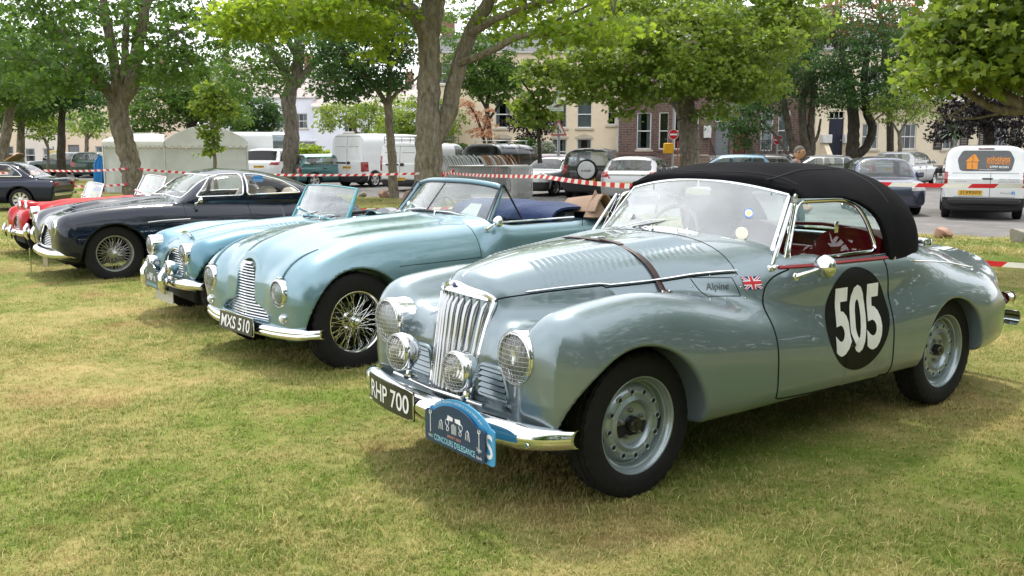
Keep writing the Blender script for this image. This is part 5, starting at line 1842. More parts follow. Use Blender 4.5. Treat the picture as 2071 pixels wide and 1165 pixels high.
 for s in (1, -1):
  q = [(-1.30, .635 * s, .965), (-1.50, .575 * s, 1.255), (-1.525, .575 * s, 1.255), (-1.66, .66 * s, .955)]
  o = MB().tube(q, .009, 8, closed=True).build('quarter_light', pmat('dark frame', (.05, .055, .06), .3, .8), car)
  raw_build('pane', q, [(0, 1, 2, 3)], glass_mat('side glass'), o)
  P = line_on(body, [(-1.35, .955), (-1.8, .955), (-2.2, .955)], 'side', 14, s, .001)
  MB().tube(P + np.array([0, -.02 * s, .012]), .009, 6).build('door_cap', ch, car)
 grey = pmat('grey hide', (.20, .21, .24), .5)
 for s in (1, -1):
  seat(car, (-1.85, s * .34, .58), .5, grey, .42)
 dash = np.array([[(-1.36 - .04 * q, y, .98 - .22 * q) for y in np.linspace(-.68, .68, 9)] for q in np.linspace(0, 1, 3)])
 MB().slab(dash, (.05, 0, 0)).build('dashboard', grey, car)
 steering_wheel(car, (-1.55, -.34, .93), .21)
 MB().bbox((-2.66, -.68, .44), (-1.25, .68, .50), .01).build('cabin_floor', pmat('dark carpet', (.02, .018, .017), .95), car)
 cover = pmat('navy hood cover', (.012, .03, .10), .8, var=.25, vscale=7, bump=.5, bscale=18)
 yy = np.linspace(-.74, .62, 25)
 aa = np.linspace(0, PI, 11)
 G = np.array([[(-2.28 - .27 * math.cos(q) * (1 - .08 * (y / .76) ** 2) - .02 * math.sin(9 * y + q), y, .93 + (.125 + .014 * math.sin(13 * y + 2 * q) - .03 * (y / .76) ** 4) * math.sin(q) ** .8) for q in aa] for y in yy])
 hoodc = MB().slab(G, -.02).build('hood_cover', cover, car)
 tan = pmat('tan lining', (.30, .20, .14), .8, bump=.3, bscale=40)
 A = np.array([[(-2.36 - .42 * u, .80 - .42 * v, .955 + .19 * math.sin(PI * min(1, u * 1.1 + .1)) * (1 - .3 * v) + .03 * math.sin(7 * u)) for v in np.linspace(0, 1, 8)] for u in np.linspace(0, 1, 9)])
 MB().slab(A, -.015).build('hood_flap', tan, hoodc)
 B = np.array([[(-2.34 - .26 * u, .80 - .10 * v, .955 + .23 * (1 - abs(2 * u - 1)) * v) for v in np.linspace(0, 1, 4)] for u in np.linspace(0, 1, 7)])
 MB().slab(B, .012).build('hood_flap', tan, hoodc)
 MB().tube([(-2.50, .73, .95), (-2.62, .74, 1.02), (-2.86, .74, .99), (-2.95, .72, .93)], .014, 6).build('hood_iron', ch, hoodc)
 door_mirror(car, (-1.20, .74, .93), (-1.27, .80, .985), .045)
 wm = pmat('wire wheel chrome', (.76, .76, .75), .12, 1.0, var=.05)
 set_wheels(car, lambda: wire_wheel(car, wm, .35, .165), [(0, .675), (-2.515, .69)], .345)
 return car
build_drophead()
# ------------------------------------------------------------------ low two-seaters
def build_roadster(name, label, loc, rz, col, frame_m, detail=True, pods=False):
 car = thing(name, label, 'car', loc, rz, 'classic cars lined up on the grass')
 paint = pmat('paint ' + name + ' %.2f' % col[1], col, .34, .45 if detail else .0, spec=.5 if detail else .1, coat=1.0 if detail else .35, coat_rough=.02, var=.03, vscale=3)
 ch = chrome()
 ax = .13
 a_b = pch([(.7, .50), (.5, .60), (.2, .69), (-.2, .735), (-.9, .755), (-2.2, .755), (-2.7, .68), (-3.2, .45)])
 zt_b = pch([(.7, .62), (.55, .70), (.36, .765), (.03, .83), (-.31, .858), (-.93, .882), (-1.2, .86), (-2.0, .86), (-2.5, .80), (-3.0, .66), (-3.2, .5)])
 n_b = pch([(.6, 2.3), (0, 2.5), (-.9, 3.2), (-1.2, 6), (-1.9, 6), (-2.5, 2.6), (-3.1, 2.2)])
 zt_w = pch([(.7, .70), (.55, .755), (.3, .818), (0, .86), (-.3, .86), (-.7, .83), (-1.2, .77), (-1.7, .66)])
 a_w = pch([(.7, .16), (.3, .20), (-.5, .20), (-1.2, .16), (-1.7, .1)])
 zt_r = pch([(-1.1, .58), (-1.6, .76), (-2.0, .825), (-2.4, .80), (-2.9, .62), (-3.15, .45)])
 gw = pch([(.44, .26), (.47, .285), (.55, .25), (.62, .18), (.655, .08)])
 go = [(.0, .438)] + [(float(gw(z)), z) for z in (.445, .47, .51, .55, .6, .64, .66)] + [(0, .668)]
 go = roundpoly(go + [(-a, b) for a, b in go[::-1][1:-1]], .03, 3)
 def body0(x, y, z):
  d = loft(x, y, z, a_b(x), .48, zt_b(x), .24, n_b(x), 3.6)
  d = smax(d, x - (.52 - .10 * (z - .45) - .12 * y ** 2 - .7 * np.maximum(.40 - z, 0)), .14)
  d = smax(d, -3.05 + 1.2 * (z - .5) ** 2 - x, .3)
  w = loft(x, y, z, a_w(x), .50, zt_w(x), .28, 2.3, 3, .555)
  w = smax(w, x - (.545 - 1.0 * np.maximum(y - .52, 0) ** 2 - .3 * np.maximum(.5 - z, 0)), .14)
  w = np.maximum(w, -1.7 - x)
  r = loft(x, y, z, np.full_like(x, .17), .48, zt_r(x), .28, 2.3, 3, .585)
  r = smax(r, -3.0 + 1.1 * (z - .5) ** 2 - x, .2)
  r = np.maximum(r, x + 1.1)
  d = smin(smin(d, w, .09), r, .1)
  if pods:
   p = np.hypot(np.hypot(np.minimum(x - .30, 0) * .35 + np.maximum(x - .30, 0), 0) * 1.0, np.hypot(y - .27, z - .80)) - .115
   p = np.maximum(p, x - .36)
   d = smin(d, p, .06)
  else:
   s = loft(x, y, z, np.full_like(x, .15), .6, zt_b(x) + .035, .4, 3.0, 3)
   s = np.maximum(s, np.maximum(x - .37, -.75 - x))
   d = smin(d, s, .04)
  return d
 def body(x, y, z):
  d = body0(x, y, z)
  T = np.maximum(poly_sd(y, z, go), .44 - .1 * (z - .45) - x)
  d = smax(d, -T, .012)
  d = smax(d, -np.maximum(np.hypot(x - ax, z - .345) - .395, .38 - y), .018)
  d = smax(d, -np.maximum(np.hypot(x - ax + 2.337, z - .335) - .36, .42 - y), .018)
  ck = np.maximum(np.maximum(np.abs(x + 1.48) - .47, y - .64), .40 - z)
  d = smax(d, -ck, .05)
  return d
 V, F, N = sdf_mesh(body, (-3.2, 0, .2), (.62, .78, .95), .016 if detail else .022)
 c = V[F].mean(1)
 bon = (np.abs(c[:, 1]) < .42) & (c[:, 0] > -.8) & (c[:, 0] < .40) & (c[:, 2] > .72)
 door = (c[:, 0] < -.84) & (c[:, 0] > -1.62) & (np.abs(c[:, 1]) > .655) & (c[:, 2] > .34)
 split_body(V, F, N, car, paint, [('bonnet', bon, paint, None), ('door', door & (c[:, 1] > 0), paint, None), ('door', door & (c[:, 1] < 0), paint, None)])
 MB().bbox((-2.9, -.58, .22), (-.25, .58, .27), .01).build('underbody', pmat('underseal', (.012, .012, .012), .8), car)
 MB().bbox((-.25, -.38, .2), (.45, .38, .45), .02).build('chassis', pmat('underseal', (.012, .012, .012), .8), car)
 ln = []
 for s in (1, -1):
  ln += [('side', [(-.83, .83), (-.84, .6), (-.86, .34), (-1.6, .33), (-1.63, .6), (-1.63, .84)], s)]
 gap_lines(car, body, ln, .004)
 base = lambda y, z: .475 - .10 * (z - .45) - .12 * y * y
 grille = MB().slab(np.array([[(base(u, v) - .035, u * float(gw(v)), v) for u in np.linspace(-1, 1, 7)] for v in np.linspace(.445, .65, 6)]), (-.01, 0, 0)).build('grille', pmat('dark void', (.008, .008, .009), .8), car)
 for k in range(10):
  z = .452 + k * .0208
  h = float(gw(z)) * .97
  yy = np.linspace(-h, h, 13)
  MB().tube([(base(y, z) + .006 * (1 if i % 2 else -1), y, z) for i, y in enumerate(yy)], .0055, 6).build('slat', pmat('grille slat bright', (.74, .75, .76), .16, 1.0, var=.06), grille)
 MB().tube([(base(u, v) + .018, u, v) for u, v in go], .009, 6, closed=True).build('surround', ch, grille)
 for s in (1, -1):
  if pods:
   headlamp(car, 'headlight', (.365, s * .27, .805), .098, depth=.10)
   side_lamp(car, (.50, s * .50, .60), .035)
  else:
   headlamp(car, 'headlight', (.555, s * .49, .665), .096, depth=.10)
   side_lamp(car, (.525, s * .50, .50), .032)
   if detail:
    f = headlamp(car, 'fog_lamp', (.635, s * .27, .525), .070, depth=.03, shell=True)
    MB().tube([(.60, s * .27, .46), (.60, s * .27, .41)], .01, 6).build('bracket', ch, f)
 prof = [(-.008, .05), (.016, .042), (.030, .022), (.034, 0), (.030, -.02), (.016, -.04), (-.008, -.046)]
 bumper_bar(car, [(0, .61, .40), (.4, .595, .40), (.6, .55, .40), (.72, .47, .40)], prof)
 for s in (1, -1):
  MB().tube([(.66, .27 * s, .30), (.685, .27 * s, .36), (.68, .27 * s, .46), (.655, .27 * s, .53)], [.02, .042, .045, .022], 10).build('overrider', ch, car)
 if detail:
  fq = lambda u, v, t: (.70 + t, u, v)
  pq = MB().prism([(-.20, .33), (.20, .33), (.20, .45), (.15, .455)] + [(.15 * math.cos(t), .45 + .10 * math.sin(t)) for t in np.linspace(.3, PI - .3, 12)] + [(-.15, .455), (-.20, .45)], -.003, .003, fq).build('rally_plaque', pmat('plaque navy', (.012, .035, .10), .3, coat=.6), car, smooth=False)
  Vt, Ft = fit_text("CONCOURS D'ELEGANCE", .32, .028, .004)
  raw_build('print', [fq(v[0], .358 + v[1], .005) for v in Vt], Ft, pmat('print pale blue', (.35, .72, .85), .4), pq, False)
  d = MB()
  for s in (1, -1):
   d.tube([fq(s * .03 + .02 * math.cos(q), .44 + .02 * math.sin(q), .005) for q in np.linspace(0, 2 * PI, 12)], .003, 4)
   d.tube([fq(s * u, v, .005) for u, v in ((.08, .40), (.09, .44), (.11, .43), (.12, .395))], .003, 4)
   d.tube([fq(s * .014, v, .005) for v in (.395, .45)], .004, 4)
  d.build('print', pmat('print white', (.82, .83, .84), .4), pq)
  flat_plate(car, (.63, .10, .262), .50, .11, '', 0, bg=(.45, .45, .44))
  lv = MB()
  for s in (1, -1):
   for k in range(14):
    x = .0 - k * .045
    P = cast(body0, [(x, q * s, 1.4) for q in np.linspace(.18, .36, 5)], (0, 0, -1))
    hh = np.sin(np.linspace(0, PI, 5)) ** .5 * .010
    lv.grid(np.stack([P + (0, 0, .001), P + (-.018, 0, 0) + np.outer(hh, (0, 0, 1)), P + (-.03, 0, .001)], 0))
  lv.build('louvres', paint, car, kind='stuff')
  b = np.array([[(.375 - .03 * q, u, float(zt_b(.36)) + .032 + .030 * (1 - (u / .14) ** 2) * (1 - q) - .012 * q) for u in np.linspace(-.14, .14, 9)] for q in (0, 1)])
  MB().slab(b, (0, 0, -.02)).build('scoop_lip', ch, car)
 n = 21
 yb, yt = np.linspace(-.60, .60, n), np.linspace(-.56, .56, n)
 bs = np.stack([-.90 - .05 * (np.abs(yb) / .6) ** 2, yb, .905 - .045 * (np.abs(yb) / .6) ** 2], 1)
 tp = np.stack([-1.05 - .05 * (np.abs(yt) / .56) ** 2, yt, 1.205 - .02 * (np.abs(yt) / .56) ** 2], 1)
 ws = screen_panel(car, bs, tp, frame_m, .010)
 for s in (0, -1):
  P = np.array([bs[s] + (-.01, 0, -.05), bs[s], (bs[s] + tp[s]) / 2, tp[s]])
  MB().tube(P, [.03, .024, .02, .014], 8).build('screen_post', frame_m, ws)
 hide = pmat('grey hide', (.20, .21, .24), .5)
 for s in (1, -1):
  seat(car, (-1.45, s * .32, .46), .46, hide, .42)
 dash = np.array([[(-1.0 - .03 * q, y, .85 - .2 * q) for y in np.linspace(-.62, .62, 7)] for q in (0, .5, 1)])
 MB().slab(dash, (.04, 0, 0)).build('dashboard', pmat('black trim', (.015, .015, .016), .6), car)
 steering_wheel(car, (-1.2, -.33, .82), .20)
 MB().bbox((-1.95, -.62, .36), (-.98, .62, .41), .01).build('cabin_floor', pmat('dark carpet', (.02, .018, .017), .95), car)
 rim = [(-1.1, .655, .875), (-1.5, .66, .86), (-1.8, .64, .875), (-1.95, .45, .885), (-1.97, 0, .888)]
 rp = pch([(i, p[0]) for i, p in enumerate(rim)]), pch([(i, p[1]) for i, p in enumerate(rim)]), pch([(i, p[2]) for i, p in enumerate(rim)])
 t = np.linspace(0, 4, 20)
 half = np.stack([rp[0](t), rp[1](t), rp[2](t)], 1)
 MB().tube(np.concatenate([half, (half * (1, -1, 1))[::-1][1:]]), .028, 8, flat=.8).build('cockpit_roll', pmat('black trim', (.015, .015, .016), .6), car)
 if detail:
  door_mirror(car, (-.88, .70, .835), (-.96, .76, .90), .045)
  wiper(car, (-.87, -.2, .90), (-.93, .08, .95))
  wiper(car, (-.87, .2, .90), (-.95, .46, .93))
 wm = pmat('wire wheel chrome', (.76, .76, .75), .12, 1.0, var=.05)
 set_wheels(car, (lambda: wire_wheel(car, wm, .33, .15)), [(ax, .62), (ax - 2.337, .635)], .325)
 return car
build_roadster('classic_roadster', 'turquoise open two-seater with wing mirror and oval slatted grille', (-2.698, 8.665, -.072), .647 + PI, (.08, .22, .30),
    pmat('turquoise screen frame', (.10, .36, .42), .25, .5, coat=1))
build_roadster('classic_roadster', 'bright red open sports car half hidden behind the navy coupe', (-6.35, 13.55, -.115), .65 + PI, (.40, .003, .005), chrome(), False)
build_roadster('classic_roadster', 'maroon open sports car with lamps raised on its bonnet', (-7.35, 14.42, -.13), .66 + PI, (.23, .004, .018), chrome(), False, pods=True).scale = (.74, .88, .9)
# ------------------------------------------------------------------ closed coupes
def shell_windows(V, F, N, sidepolys, front=None, rear=None, roofline=1.05):
 c = V[F].mean(1)
 n = N[F].mean(1)
 sel = {}
 for i, p in enumerate(sidepolys):
  ins = in_poly(c[:, 0], c[:, 2], p) & (np.abs(n[:, 1]) > .45)
  sel['side%d+' % i] = ins & (c[:, 1] > 0)
  sel['side%d-' % i] = ins & (c[:, 1] < 0)
 if front is not None:
  sel['front'] = in_poly(np.abs(c[:, 1]), c[:, 2], front[0]) & (c[:, 0] > front[1]) & (c[:, 0] < front[2]) & (n[:, 0] > .12)
 if rear is not None:
  sel['rear'] = in_poly(np.abs(c[:, 1]), c[:, 2], rear[0]) & (c[:, 0] < rear[1]) & (n[:, 0] < -.12) & (c[:, 0] > rear[2])
 return sel
def frame_on(field, poly, side, r, m, name, parent, y0=1.1):
 P = []
 for i in range(len(poly)):
  a, b = np.array(poly[i]), np.array(poly[(i + 1) % len(poly)])
  k = max(2, int(np.linalg.norm(b - a) / .05))
  P += [a + (b - a) * q for q in np.linspace(0, 1, k + 1)[:-1]]
 P = np.array(P)
 R = cast(field, np.stack([P[:, 0], np.full(len(P), y0 * side), P[:, 1]], 1), (0, -side, 0))
 return MB().tube(R, r, 6, closed=True).build(name, m, parent)
def build_coupe():
 car = thing('classic_coupe', 'black fastback coupe with wire wheels and swept bonnet scoop', 'car', (-5.268, 11.705, -.10), .65 + PI, 'classic cars lined up on the grass')
 paint = pmat('midnight blue paint', (.003, .007, .022), .3, 0, spec=.1, coat=1.0, coat_rough=.015, var=.05)
 ch = chrome()
 a_b = pch([(.8, .55), (.55, .70), (.2, .79), (-.3, .83), (-2.6, .84), (-3.2, .78), (-3.6, .66)])
 zt_b = pch([(.8, .66), (.62, .74), (.45, .79), (.2, .862), (-.2, .92), (-.76, .965), (-1.1, .95), (-2.6, .96), (-3.2, .90), (-3.5, .82), (-3.7, .65)])
 zt_w = pch([(.8, .68), (.6, .79), (.3, .862), (0, .895), (-.45, .912), (-1.0, .90), (-1.6, .86), (-2.1, .80)])
 zt_g = pch([(-.75, .90), (-.95, 1.07), (-1.15, 1.225), (-1.32, 1.295), (-1.6, 1.325), (-2.0, 1.30), (-2.4, 1.205), (-2.8, 1.06), (-3.15, .93)])
 a_g = pch([(-.75, .70), (-1.1, .72), (-2.0, .72), (-2.8, .66), (-3.15, .58)])
 gw = pch([(.40, .20), (.43, .40), (.50, .36), (.56, .24), (.62, .17), (.67, .12)])
 go = [(0, .408), (.30, .412), (.385, .43), (.36, .49), (.25, .555), (.17, .61), (.12, .662), (0, .672)]
 go = roundpoly(go + [(-a, b) for a, b in go[::-1][1:-1]], .03, 3)
 def body0(x, y, z):
  d = loft(x, y, z, a_b(x), .50, zt_b(x), .22, 2.9, 3.6)
  d = smax(d, x - (.645 - .12 * (z - .42) - .16 * y ** 2 - .6 * np.maximum(.40 - z, 0)), .13)
  d = smax(d, -3.52 + .8 * (z - .6) ** 2 - x, .2)
  w = loft(x, y, z, np.full_like(x, .23), .52, zt_w(x), .28, 2.4, 3, .60)
  w = smax(w, x - (.625 - .9 * np.maximum(y - .56, 0) ** 2 - .3 * np.maximum(.5 - z, 0)), .14)
  w = np.maximum(w, -2.1 - x)
  d = smin(d, w, .1)
  sc = loft(x, y, z, np.full_like(x, .17), .6, zt_b(x) + .055 - .06 * np.maximum(-x, 0), .4, 3.5, 3)
  sc = np.maximum(sc, np.maximum(x - .36, -.9 - x))
  d = smin(d, sc, .04)
  g = loft(x, y, z, a_g(x), .90, zt_g(x), .5, 2.8, 4)
  g = np.maximum(g, np.maximum(x + .75, -3.15 - x))
  d = smin(d, g, .03)
  return d
 def body(x, y, z):
  d = body0(x, y, z)
  d = smax(d, -np.maximum(poly_sd(y, z, go), .56 - .12 * (z - .45) - x), .012)
  mouth = np.maximum(np.maximum(np.abs(z - .845) - .028, y - .14), np.abs(x - .34) - .06)
  d = smax(d, -mouth, .01)
  d = smax(d, -np.maximum(np.hypot(x, z - .32) - .372, .42 - y), .018)
  d = smax(d, -np.maximum(np.hypot(x + 2.49, z - .32) - .36, .46 - y), .018)
  return d
 V, F, N = sdf_mesh(body, (-3.6, 0, .18), (.75, .86, 1.36), .018)
 s1 = roundpoly([(-1.02, .985), (-1.27, 1.225), (-1.40, 1.255), (-1.68, 1.262), (-1.64, .99)], .04)
 s2 = roundpoly([(-1.70, .992), (-1.73, 1.262), (-1.95, 1.243), (-2.22, 1.165), (-2.40, 1.06), (-2.46, 1.0)], .04)
 fr = ([(0, 1.0), (.60, .975), (.50, 1.245), (0, 1.262)], -1.3, -.7)
 rr = ([(0, .99), (.52, 1.0), (.42, 1.22), (0, 1.235)], -2.3, -3.1)
 sel = shell_windows(V, F, N, [s1, s2], fr, rr)
 gl, gs = glass_mat('windscreen glass', ior=1.75, film=.09, film_col=(.7, .73, .76)), glass_mat('side glass')
 c = V[F].mean(1)
 bon = (np.abs(c[:, 1]) < .50) & (c[:, 0] > -.74) & (c[:, 0] < .55) & (c[:, 2] > .74)
 door = (c[:, 0] < -.88) & (c[:, 0] > -1.70) & (np.abs(c[:, 1]) > .7) & (c[:, 2] > .3) & (c[:, 2] < .97)
 regs = [('windscreen', sel['front'], gl, None), ('rear_window', sel['rear'], gs, None)]
 for k in ('side0+', 'side0-', 'side1+', 'side1-'):
  regs.append(('side_window', sel[k], gs, None))
 regs += [('bonnet', bon, paint, None), ('door', door & (c[:, 1] > 0), paint, None), ('door', door & (c[:, 1] < 0), paint, None)]
 split_body(V, F, N, car, paint, regs)
 for s in (1, -1):
  for p in (s1, s2):
   frame_on(body, p, s, .011, ch, 'window_frame', car)
 yb = np.linspace(-1, 1, 25)
 fz = lambda q: 1.0 - .025 * abs(q)
 Pf = [(0, 0, 0)]
 A = cast(body, [(.6, .60 * q, fz(q)) for q in yb], (-1, 0, 0), 2.2, 160)
 B = cast(body, [(.6, .50 * q, 1.262 - .017 * abs(q)) for q in yb[::-1]], (-1, 0, 0), 2.4, 160)
 t = np.linspace(.1, .9, 7)[:, None]
 C1 = cast(body, [(.6, .60 - .10 * q, .975 + .27 * q) for q in t[:, 0]], (-1, 0, 0), 2.4, 160)
 C2 = cast(body, [(.6, -.50 - .10 * q, 1.245 - .27 * q) for q in t[:, 0]], (-1, 0, 0), 2.4, 160)
 MB().tube(np.concatenate([A, C1, B, C2]), .011, 6, closed=True).build('windscreen_frame', ch, car)
 ln = []
 for s in (1, -1):
  ln += [('side', [(-.86, .93), (-.85, .6), (-.86, .3), (-1.66, .3), (-1.70, .6), (-1.70, .97)], s)]
 gap_lines(car, body, ln, .004, pmat('dark void', (.008, .008, .009), .8))
 base = lambda y, z: .60 - .12 * (z - .42) - .16 * y * y
 grille = MB().slab(np.array([[(base(u * .4, v) - .03, u * min(.38, .12 + max(0, .66 - v) ** 1.1 * 1.25), v) for u in np.linspace(-1, 1, 9)] for v in np.linspace(.415, .66, 7)]), (-.01, 0, 0)).build('grille', pmat('dark void', (.008, .008, .009), .8), car)
 gwf = pch([(.41, .36), (.43, .375), (.48, .36), (.555, .245), (.61, .165), (.66, .11)])
 for k in range(12):
  z = .421 + k * .0205
  h = float(gwf(z))
  MB().tube([(base(y, z) + .004, y, z) for y in np.linspace(-h, h, 9)], .0055, 6).build('slat', pmat('grille slat bright', (.74, .75, .76), .16, 1.0, var=.06), grille)
 MB().tube([(base(u, v) + .03, u, v) for u, v in go], .011, 6, closed=True).build('surround', ch, grille)
 for s in (1, -1):
  headlamp(car, 'headlight', (.615, s * .571, .665), .098, depth=.12)
  side_lamp(car, (.60, s * .50, .50), .030)
  side_lamp(car, (.60, s * .43, .50), .024, (.7, .18, .03), 'indicator')
  P = line_on(body, [(-.38, .70), (-.6, .715), (-.9, .72)], 'side', 12, s, .003)
  MB().tube(P, .006, 6).build('side_flash', ch, car)
 prof = [(-.008, .05), (.016, .042), (.034, .022), (.038, 0), (.032, -.02), (.016, -.04), (-.008, -.046)]
 bumper_bar(car, [(0, .69, .335), (.4, .665, .335), (.6, .61, .34), (.76, .46, .345)], prof)
 MB().tube([(.70, -.62, .33), (.70, -.62, .0)], .008, 6).build('stake', ch, car)
 flat_plate(car, (.66, .12, .235), .30, .12, '', 0, bg=(.20, .18, .15))
 MB().bbox((-3.2, -.64, .2), (-.45, .64, .27), .01).build('underbody', pmat('underseal', (.012, .012, .012), .8), car)
 MB().bbox((-.4, -.42, .2), (.5, .42, .45), .02).build('chassis', pmat('underseal', (.012, .012, .012), .8), car)
 hide = pmat('cream hide', (.55, .44, .36), .5)
 for s in (1, -1):
  seat(car, (-1.65, s * .34, .55), .5, hide, .48)
  seat(car, (-2.3, s * .32, .60), .5, hide, .38)
 MB().slab(np.array([[(-1.05 - .05 * q, y, .95 - .2 * q) for y in np.linspace(-.66, .66, 7)] for q in (0, .5, 1)]), (.05, 0, 0)).build('dashboard', pmat('black trim', (.015, .015, .016), .6), car)
 steering_wheel(car, (-1.28, -.34, .93), .2)
 MB().bbox((-2.7, -.74, .5), (-.95, .74, .55), .01).build('cabin_floor', pmat('dark carpet', (.02, .018, .017), .95), car)
 MB().bbox((-3.1, -.6, .88), (-2.5, .6, .93), .02).build('parcel_shelf', pmat('black trim', (.015, .015, .016), .6), car)
 door_mirror(car, (-1.0, .76, .90), (-1.05, .83, .945), .04)
 P = cast(body, [(-1.9, 1.1, 1.2)], (0, -1, 0))[0]
 MB().bbox((P[0] - .07, P[1] + .002, P[2] - .05), (P[0] + .07, P[1] + .005, P[2] + .03), .001).build('window_sticker', pmat('sticker blue', (.03, .25, .65), .5), car)
 wm = pmat('wire wheel silver', (.52, .51, .49), .3, .8, var=.1)
 set_wheels(car, lambda: wire_wheel(car, wm, .345, .16), [(0, .685), (-2.49, .69)], .335)
 return car
build_coupe()
def build_saloon_coupe():
 """the three-box coupe cut by the left edge of the picture"""
 car = thing('classic_coupe', 'dark blue three-box coupe with silver wheels and a white roof line', 'car', (-15.4, 24.9, gz(0, 25)), PI + .10, None)
 paint = pmat('navy paint', (.004, .008, .030), .3, 0, spec=.1, coat=1.0, coat_rough=.02, var=.05)
 ch = chrome()
 zt = pch([(.8, .62), (.7, .74), (.4, .80), (-.5, .86), (-.8, .88), (-2.6, .88), (-3.1, .86), (-3.25, .78), (-3.3, .6)])
 zg = pch([(-.65, .84), (-1.0, 1.12), (-1.2, 1.26), (-1.5, 1.305), (-2.0, 1.29), (-2.25, 1.21), (-2.55, 1.0), (-2.75, .86)])
 def body(x, y, z):
  d = loft(x, y, z, np.full_like(x, .775), .58, zt(x), .22, 4.0, 5)
  d = smax(d, x - .72, .08)
  d = smax(d, -3.24 + .25 * np.abs(z - .65) - x, .06)
  g = loft(x, y, z, np.full_like(x, .66) , .86, zg(x), .4, 4.0, 4)
  g = np.maximum(g, np.maximum(x + .65, -2.75 - x))
  d = smin(d, g, .03)
  d = smax(d, -np.maximum(np.hypot(x, z - .30) - .35, .4 - y), .02)
  d = smax(d, -np.maximum(np.hypot(x + 2.35, z - .30) - .35, .4 - y), .02)
  return d
 V, F, N = sdf_mesh(body, (-3.3, 0, .18), (.75, .8, 1.35), .028)
 s1 = roundpoly([(-.93, .91), (-1.18, 1.21), (-1.62, 1.235), (-1.62, .91)], .04)
 s2 = roundpoly([(-1.68, .91), (-1.68, 1.235), (-2.05, 1.21), (-2.30, 1.05), (-2.42, .91)], .05)
 sel = shell_windows(V, F, N, [s1, s2], ([(0, .92), (.58, .92), (.52, 1.22), (0, 1.24)], -1.25, -.6), ([(0, .93), (.52, .93), (.45, 1.18), (0, 1.2)], -2.2, -2.8))
 gs = glass_mat('side glass')
 c = V[F].mean(1)
 door = (c[:, 0] < -.85) & (c[:, 0] > -1.66) & (np.abs(c[:, 1]) > .6) & (c[:, 2] > .3)
 regs = [('windscreen', sel['front'], gs, None), ('rear_window', sel['rear'], gs, None)] + [('side_window', sel[k], gs, None) for k in ('side0+', 'side0-', 'side1+', 'side1-')]
 regs += [('door', door & (c[:, 1] > 0), paint, None), ('door', door & (c[:, 1] < 0), paint, None)]
 split_body(V, F, N, car, paint, regs)
 for s in (1, -1):
  for p in (s1, s2):
   frame_on(body, p, s, .012, ch, 'window_frame', car)
  P = cast(body, [(-1.55, 1.1 * s, .80)], (0, -s, 0))[0]
  MB().bbox((P[0] - .06, P[1] - .012, P[2] - .012), (P[0] + .06, P[1] + .012, P[2] + .012), .005).build('door_handle', ch, car)
  MB().bbox((-3.27, s * .60 - .06, .66), (-3.20, s * .60 + .06, .76), .01).build('tail_lamp', pmat('rear lens red', (.35, .01, .01), .15, coat=1), car)
  headlamp(car, 'headlight', (.72, s * .55, .64), .09, depth=.05)
 gap_lines(car, body, [('side', [(-.84, .86), (-.84, .35), (-1.64, .33), (-1.67, .88)], s) for s in (1, -1)], .005, pmat('dark void', (.008, .008, .009), .8))
 bumper_bar(car, [(0, .78, .42), (.5, .76, .42), (.74, .68, .42)], [(0, .04), (.03, .03), (.035, 0), (.03, -.03), (0, -.04)])
 G = np.array([[(-3.32 + .05 * (abs(y) / .75) ** 3, y, .44 + q) for q in (-.035, 0, .035)] for y in np.linspace(-.76, .76, 15)])
 MB().slab(G, (.02, 0, 0)).build('rear_bumper', ch, car)
 MB().bbox((-3.0, -.6, .2), (.4, .6, .3), .02).build('underbody', pmat('underseal', (.012, .012, .012), .8), car)
 for s in (1, -1):
  seat(car, (-1.65, s * .33, .52), .48, pmat('grey hide', (.20, .21, .24), .5), .55)
 sl = pmat('alloy silver', (.60, .60, .60), .3, .8)
 def mk():
  return modern_wheel(car, .30, .17, sl, 8)
 set_wheels(car, mk, [(0, .66), (-2.35, .66)], .30)
 return car
def modern_wheel(car, R=.31, w=.19, m=None, spokes=5, rr=None):
 rr = rr or R * .66
 h = w / 2
 wh = MB().lathe([(-h * .8, rr), (-h, rr + (R - rr) * .5), (-h * .85, R - .01), (-h * .6, R), (h * .6, R), (h * .85, R - .01), (h, rr + (R - rr) * .5), (h * .85, rr), (h * .3, rr - .02)], 36).build('wheel', black_rubber(), car)
 rim = MB().lathe([(h * .3, rr - .03), (h * .8, rr - .012), (h * .88, rr + .004)], 32)
 n = spokes
 for k in range(n):
  a = 2 * PI * k / n
  u, v = np.array([math.cos(a), 0, math.sin(a)]), np.array([-math.sin(a), 0, math.cos(a)])
  b = .30 * rr * 5 / n
  P = [u * .03 - v * b * .55 + (0, h * .62, 0), u * (rr - .02) - v * b + (0, h * .72, 0), u * (rr - .02) + v * b + (0, h * .72, 0), u * .03 + v * b * .55 + (0, h * .62, 0)]
  rim.add(P, [(0, 1, 2, 3)])
 rim.lathe([(h * .60, .075), (h * .68, .06), (h * .7, 0)], 20)
 rim.build('rim', m or pmat('alloy silver', (.60, .60, .60), .3, .8), wh)
 MB().lathe([(h * .25, rr - .03), (h * .22, 0)], 20).build('brake_disc', pmat('brake iron', (.05, .047, .043), .6, .5), wh)
 return wh
build_saloon_coupe()
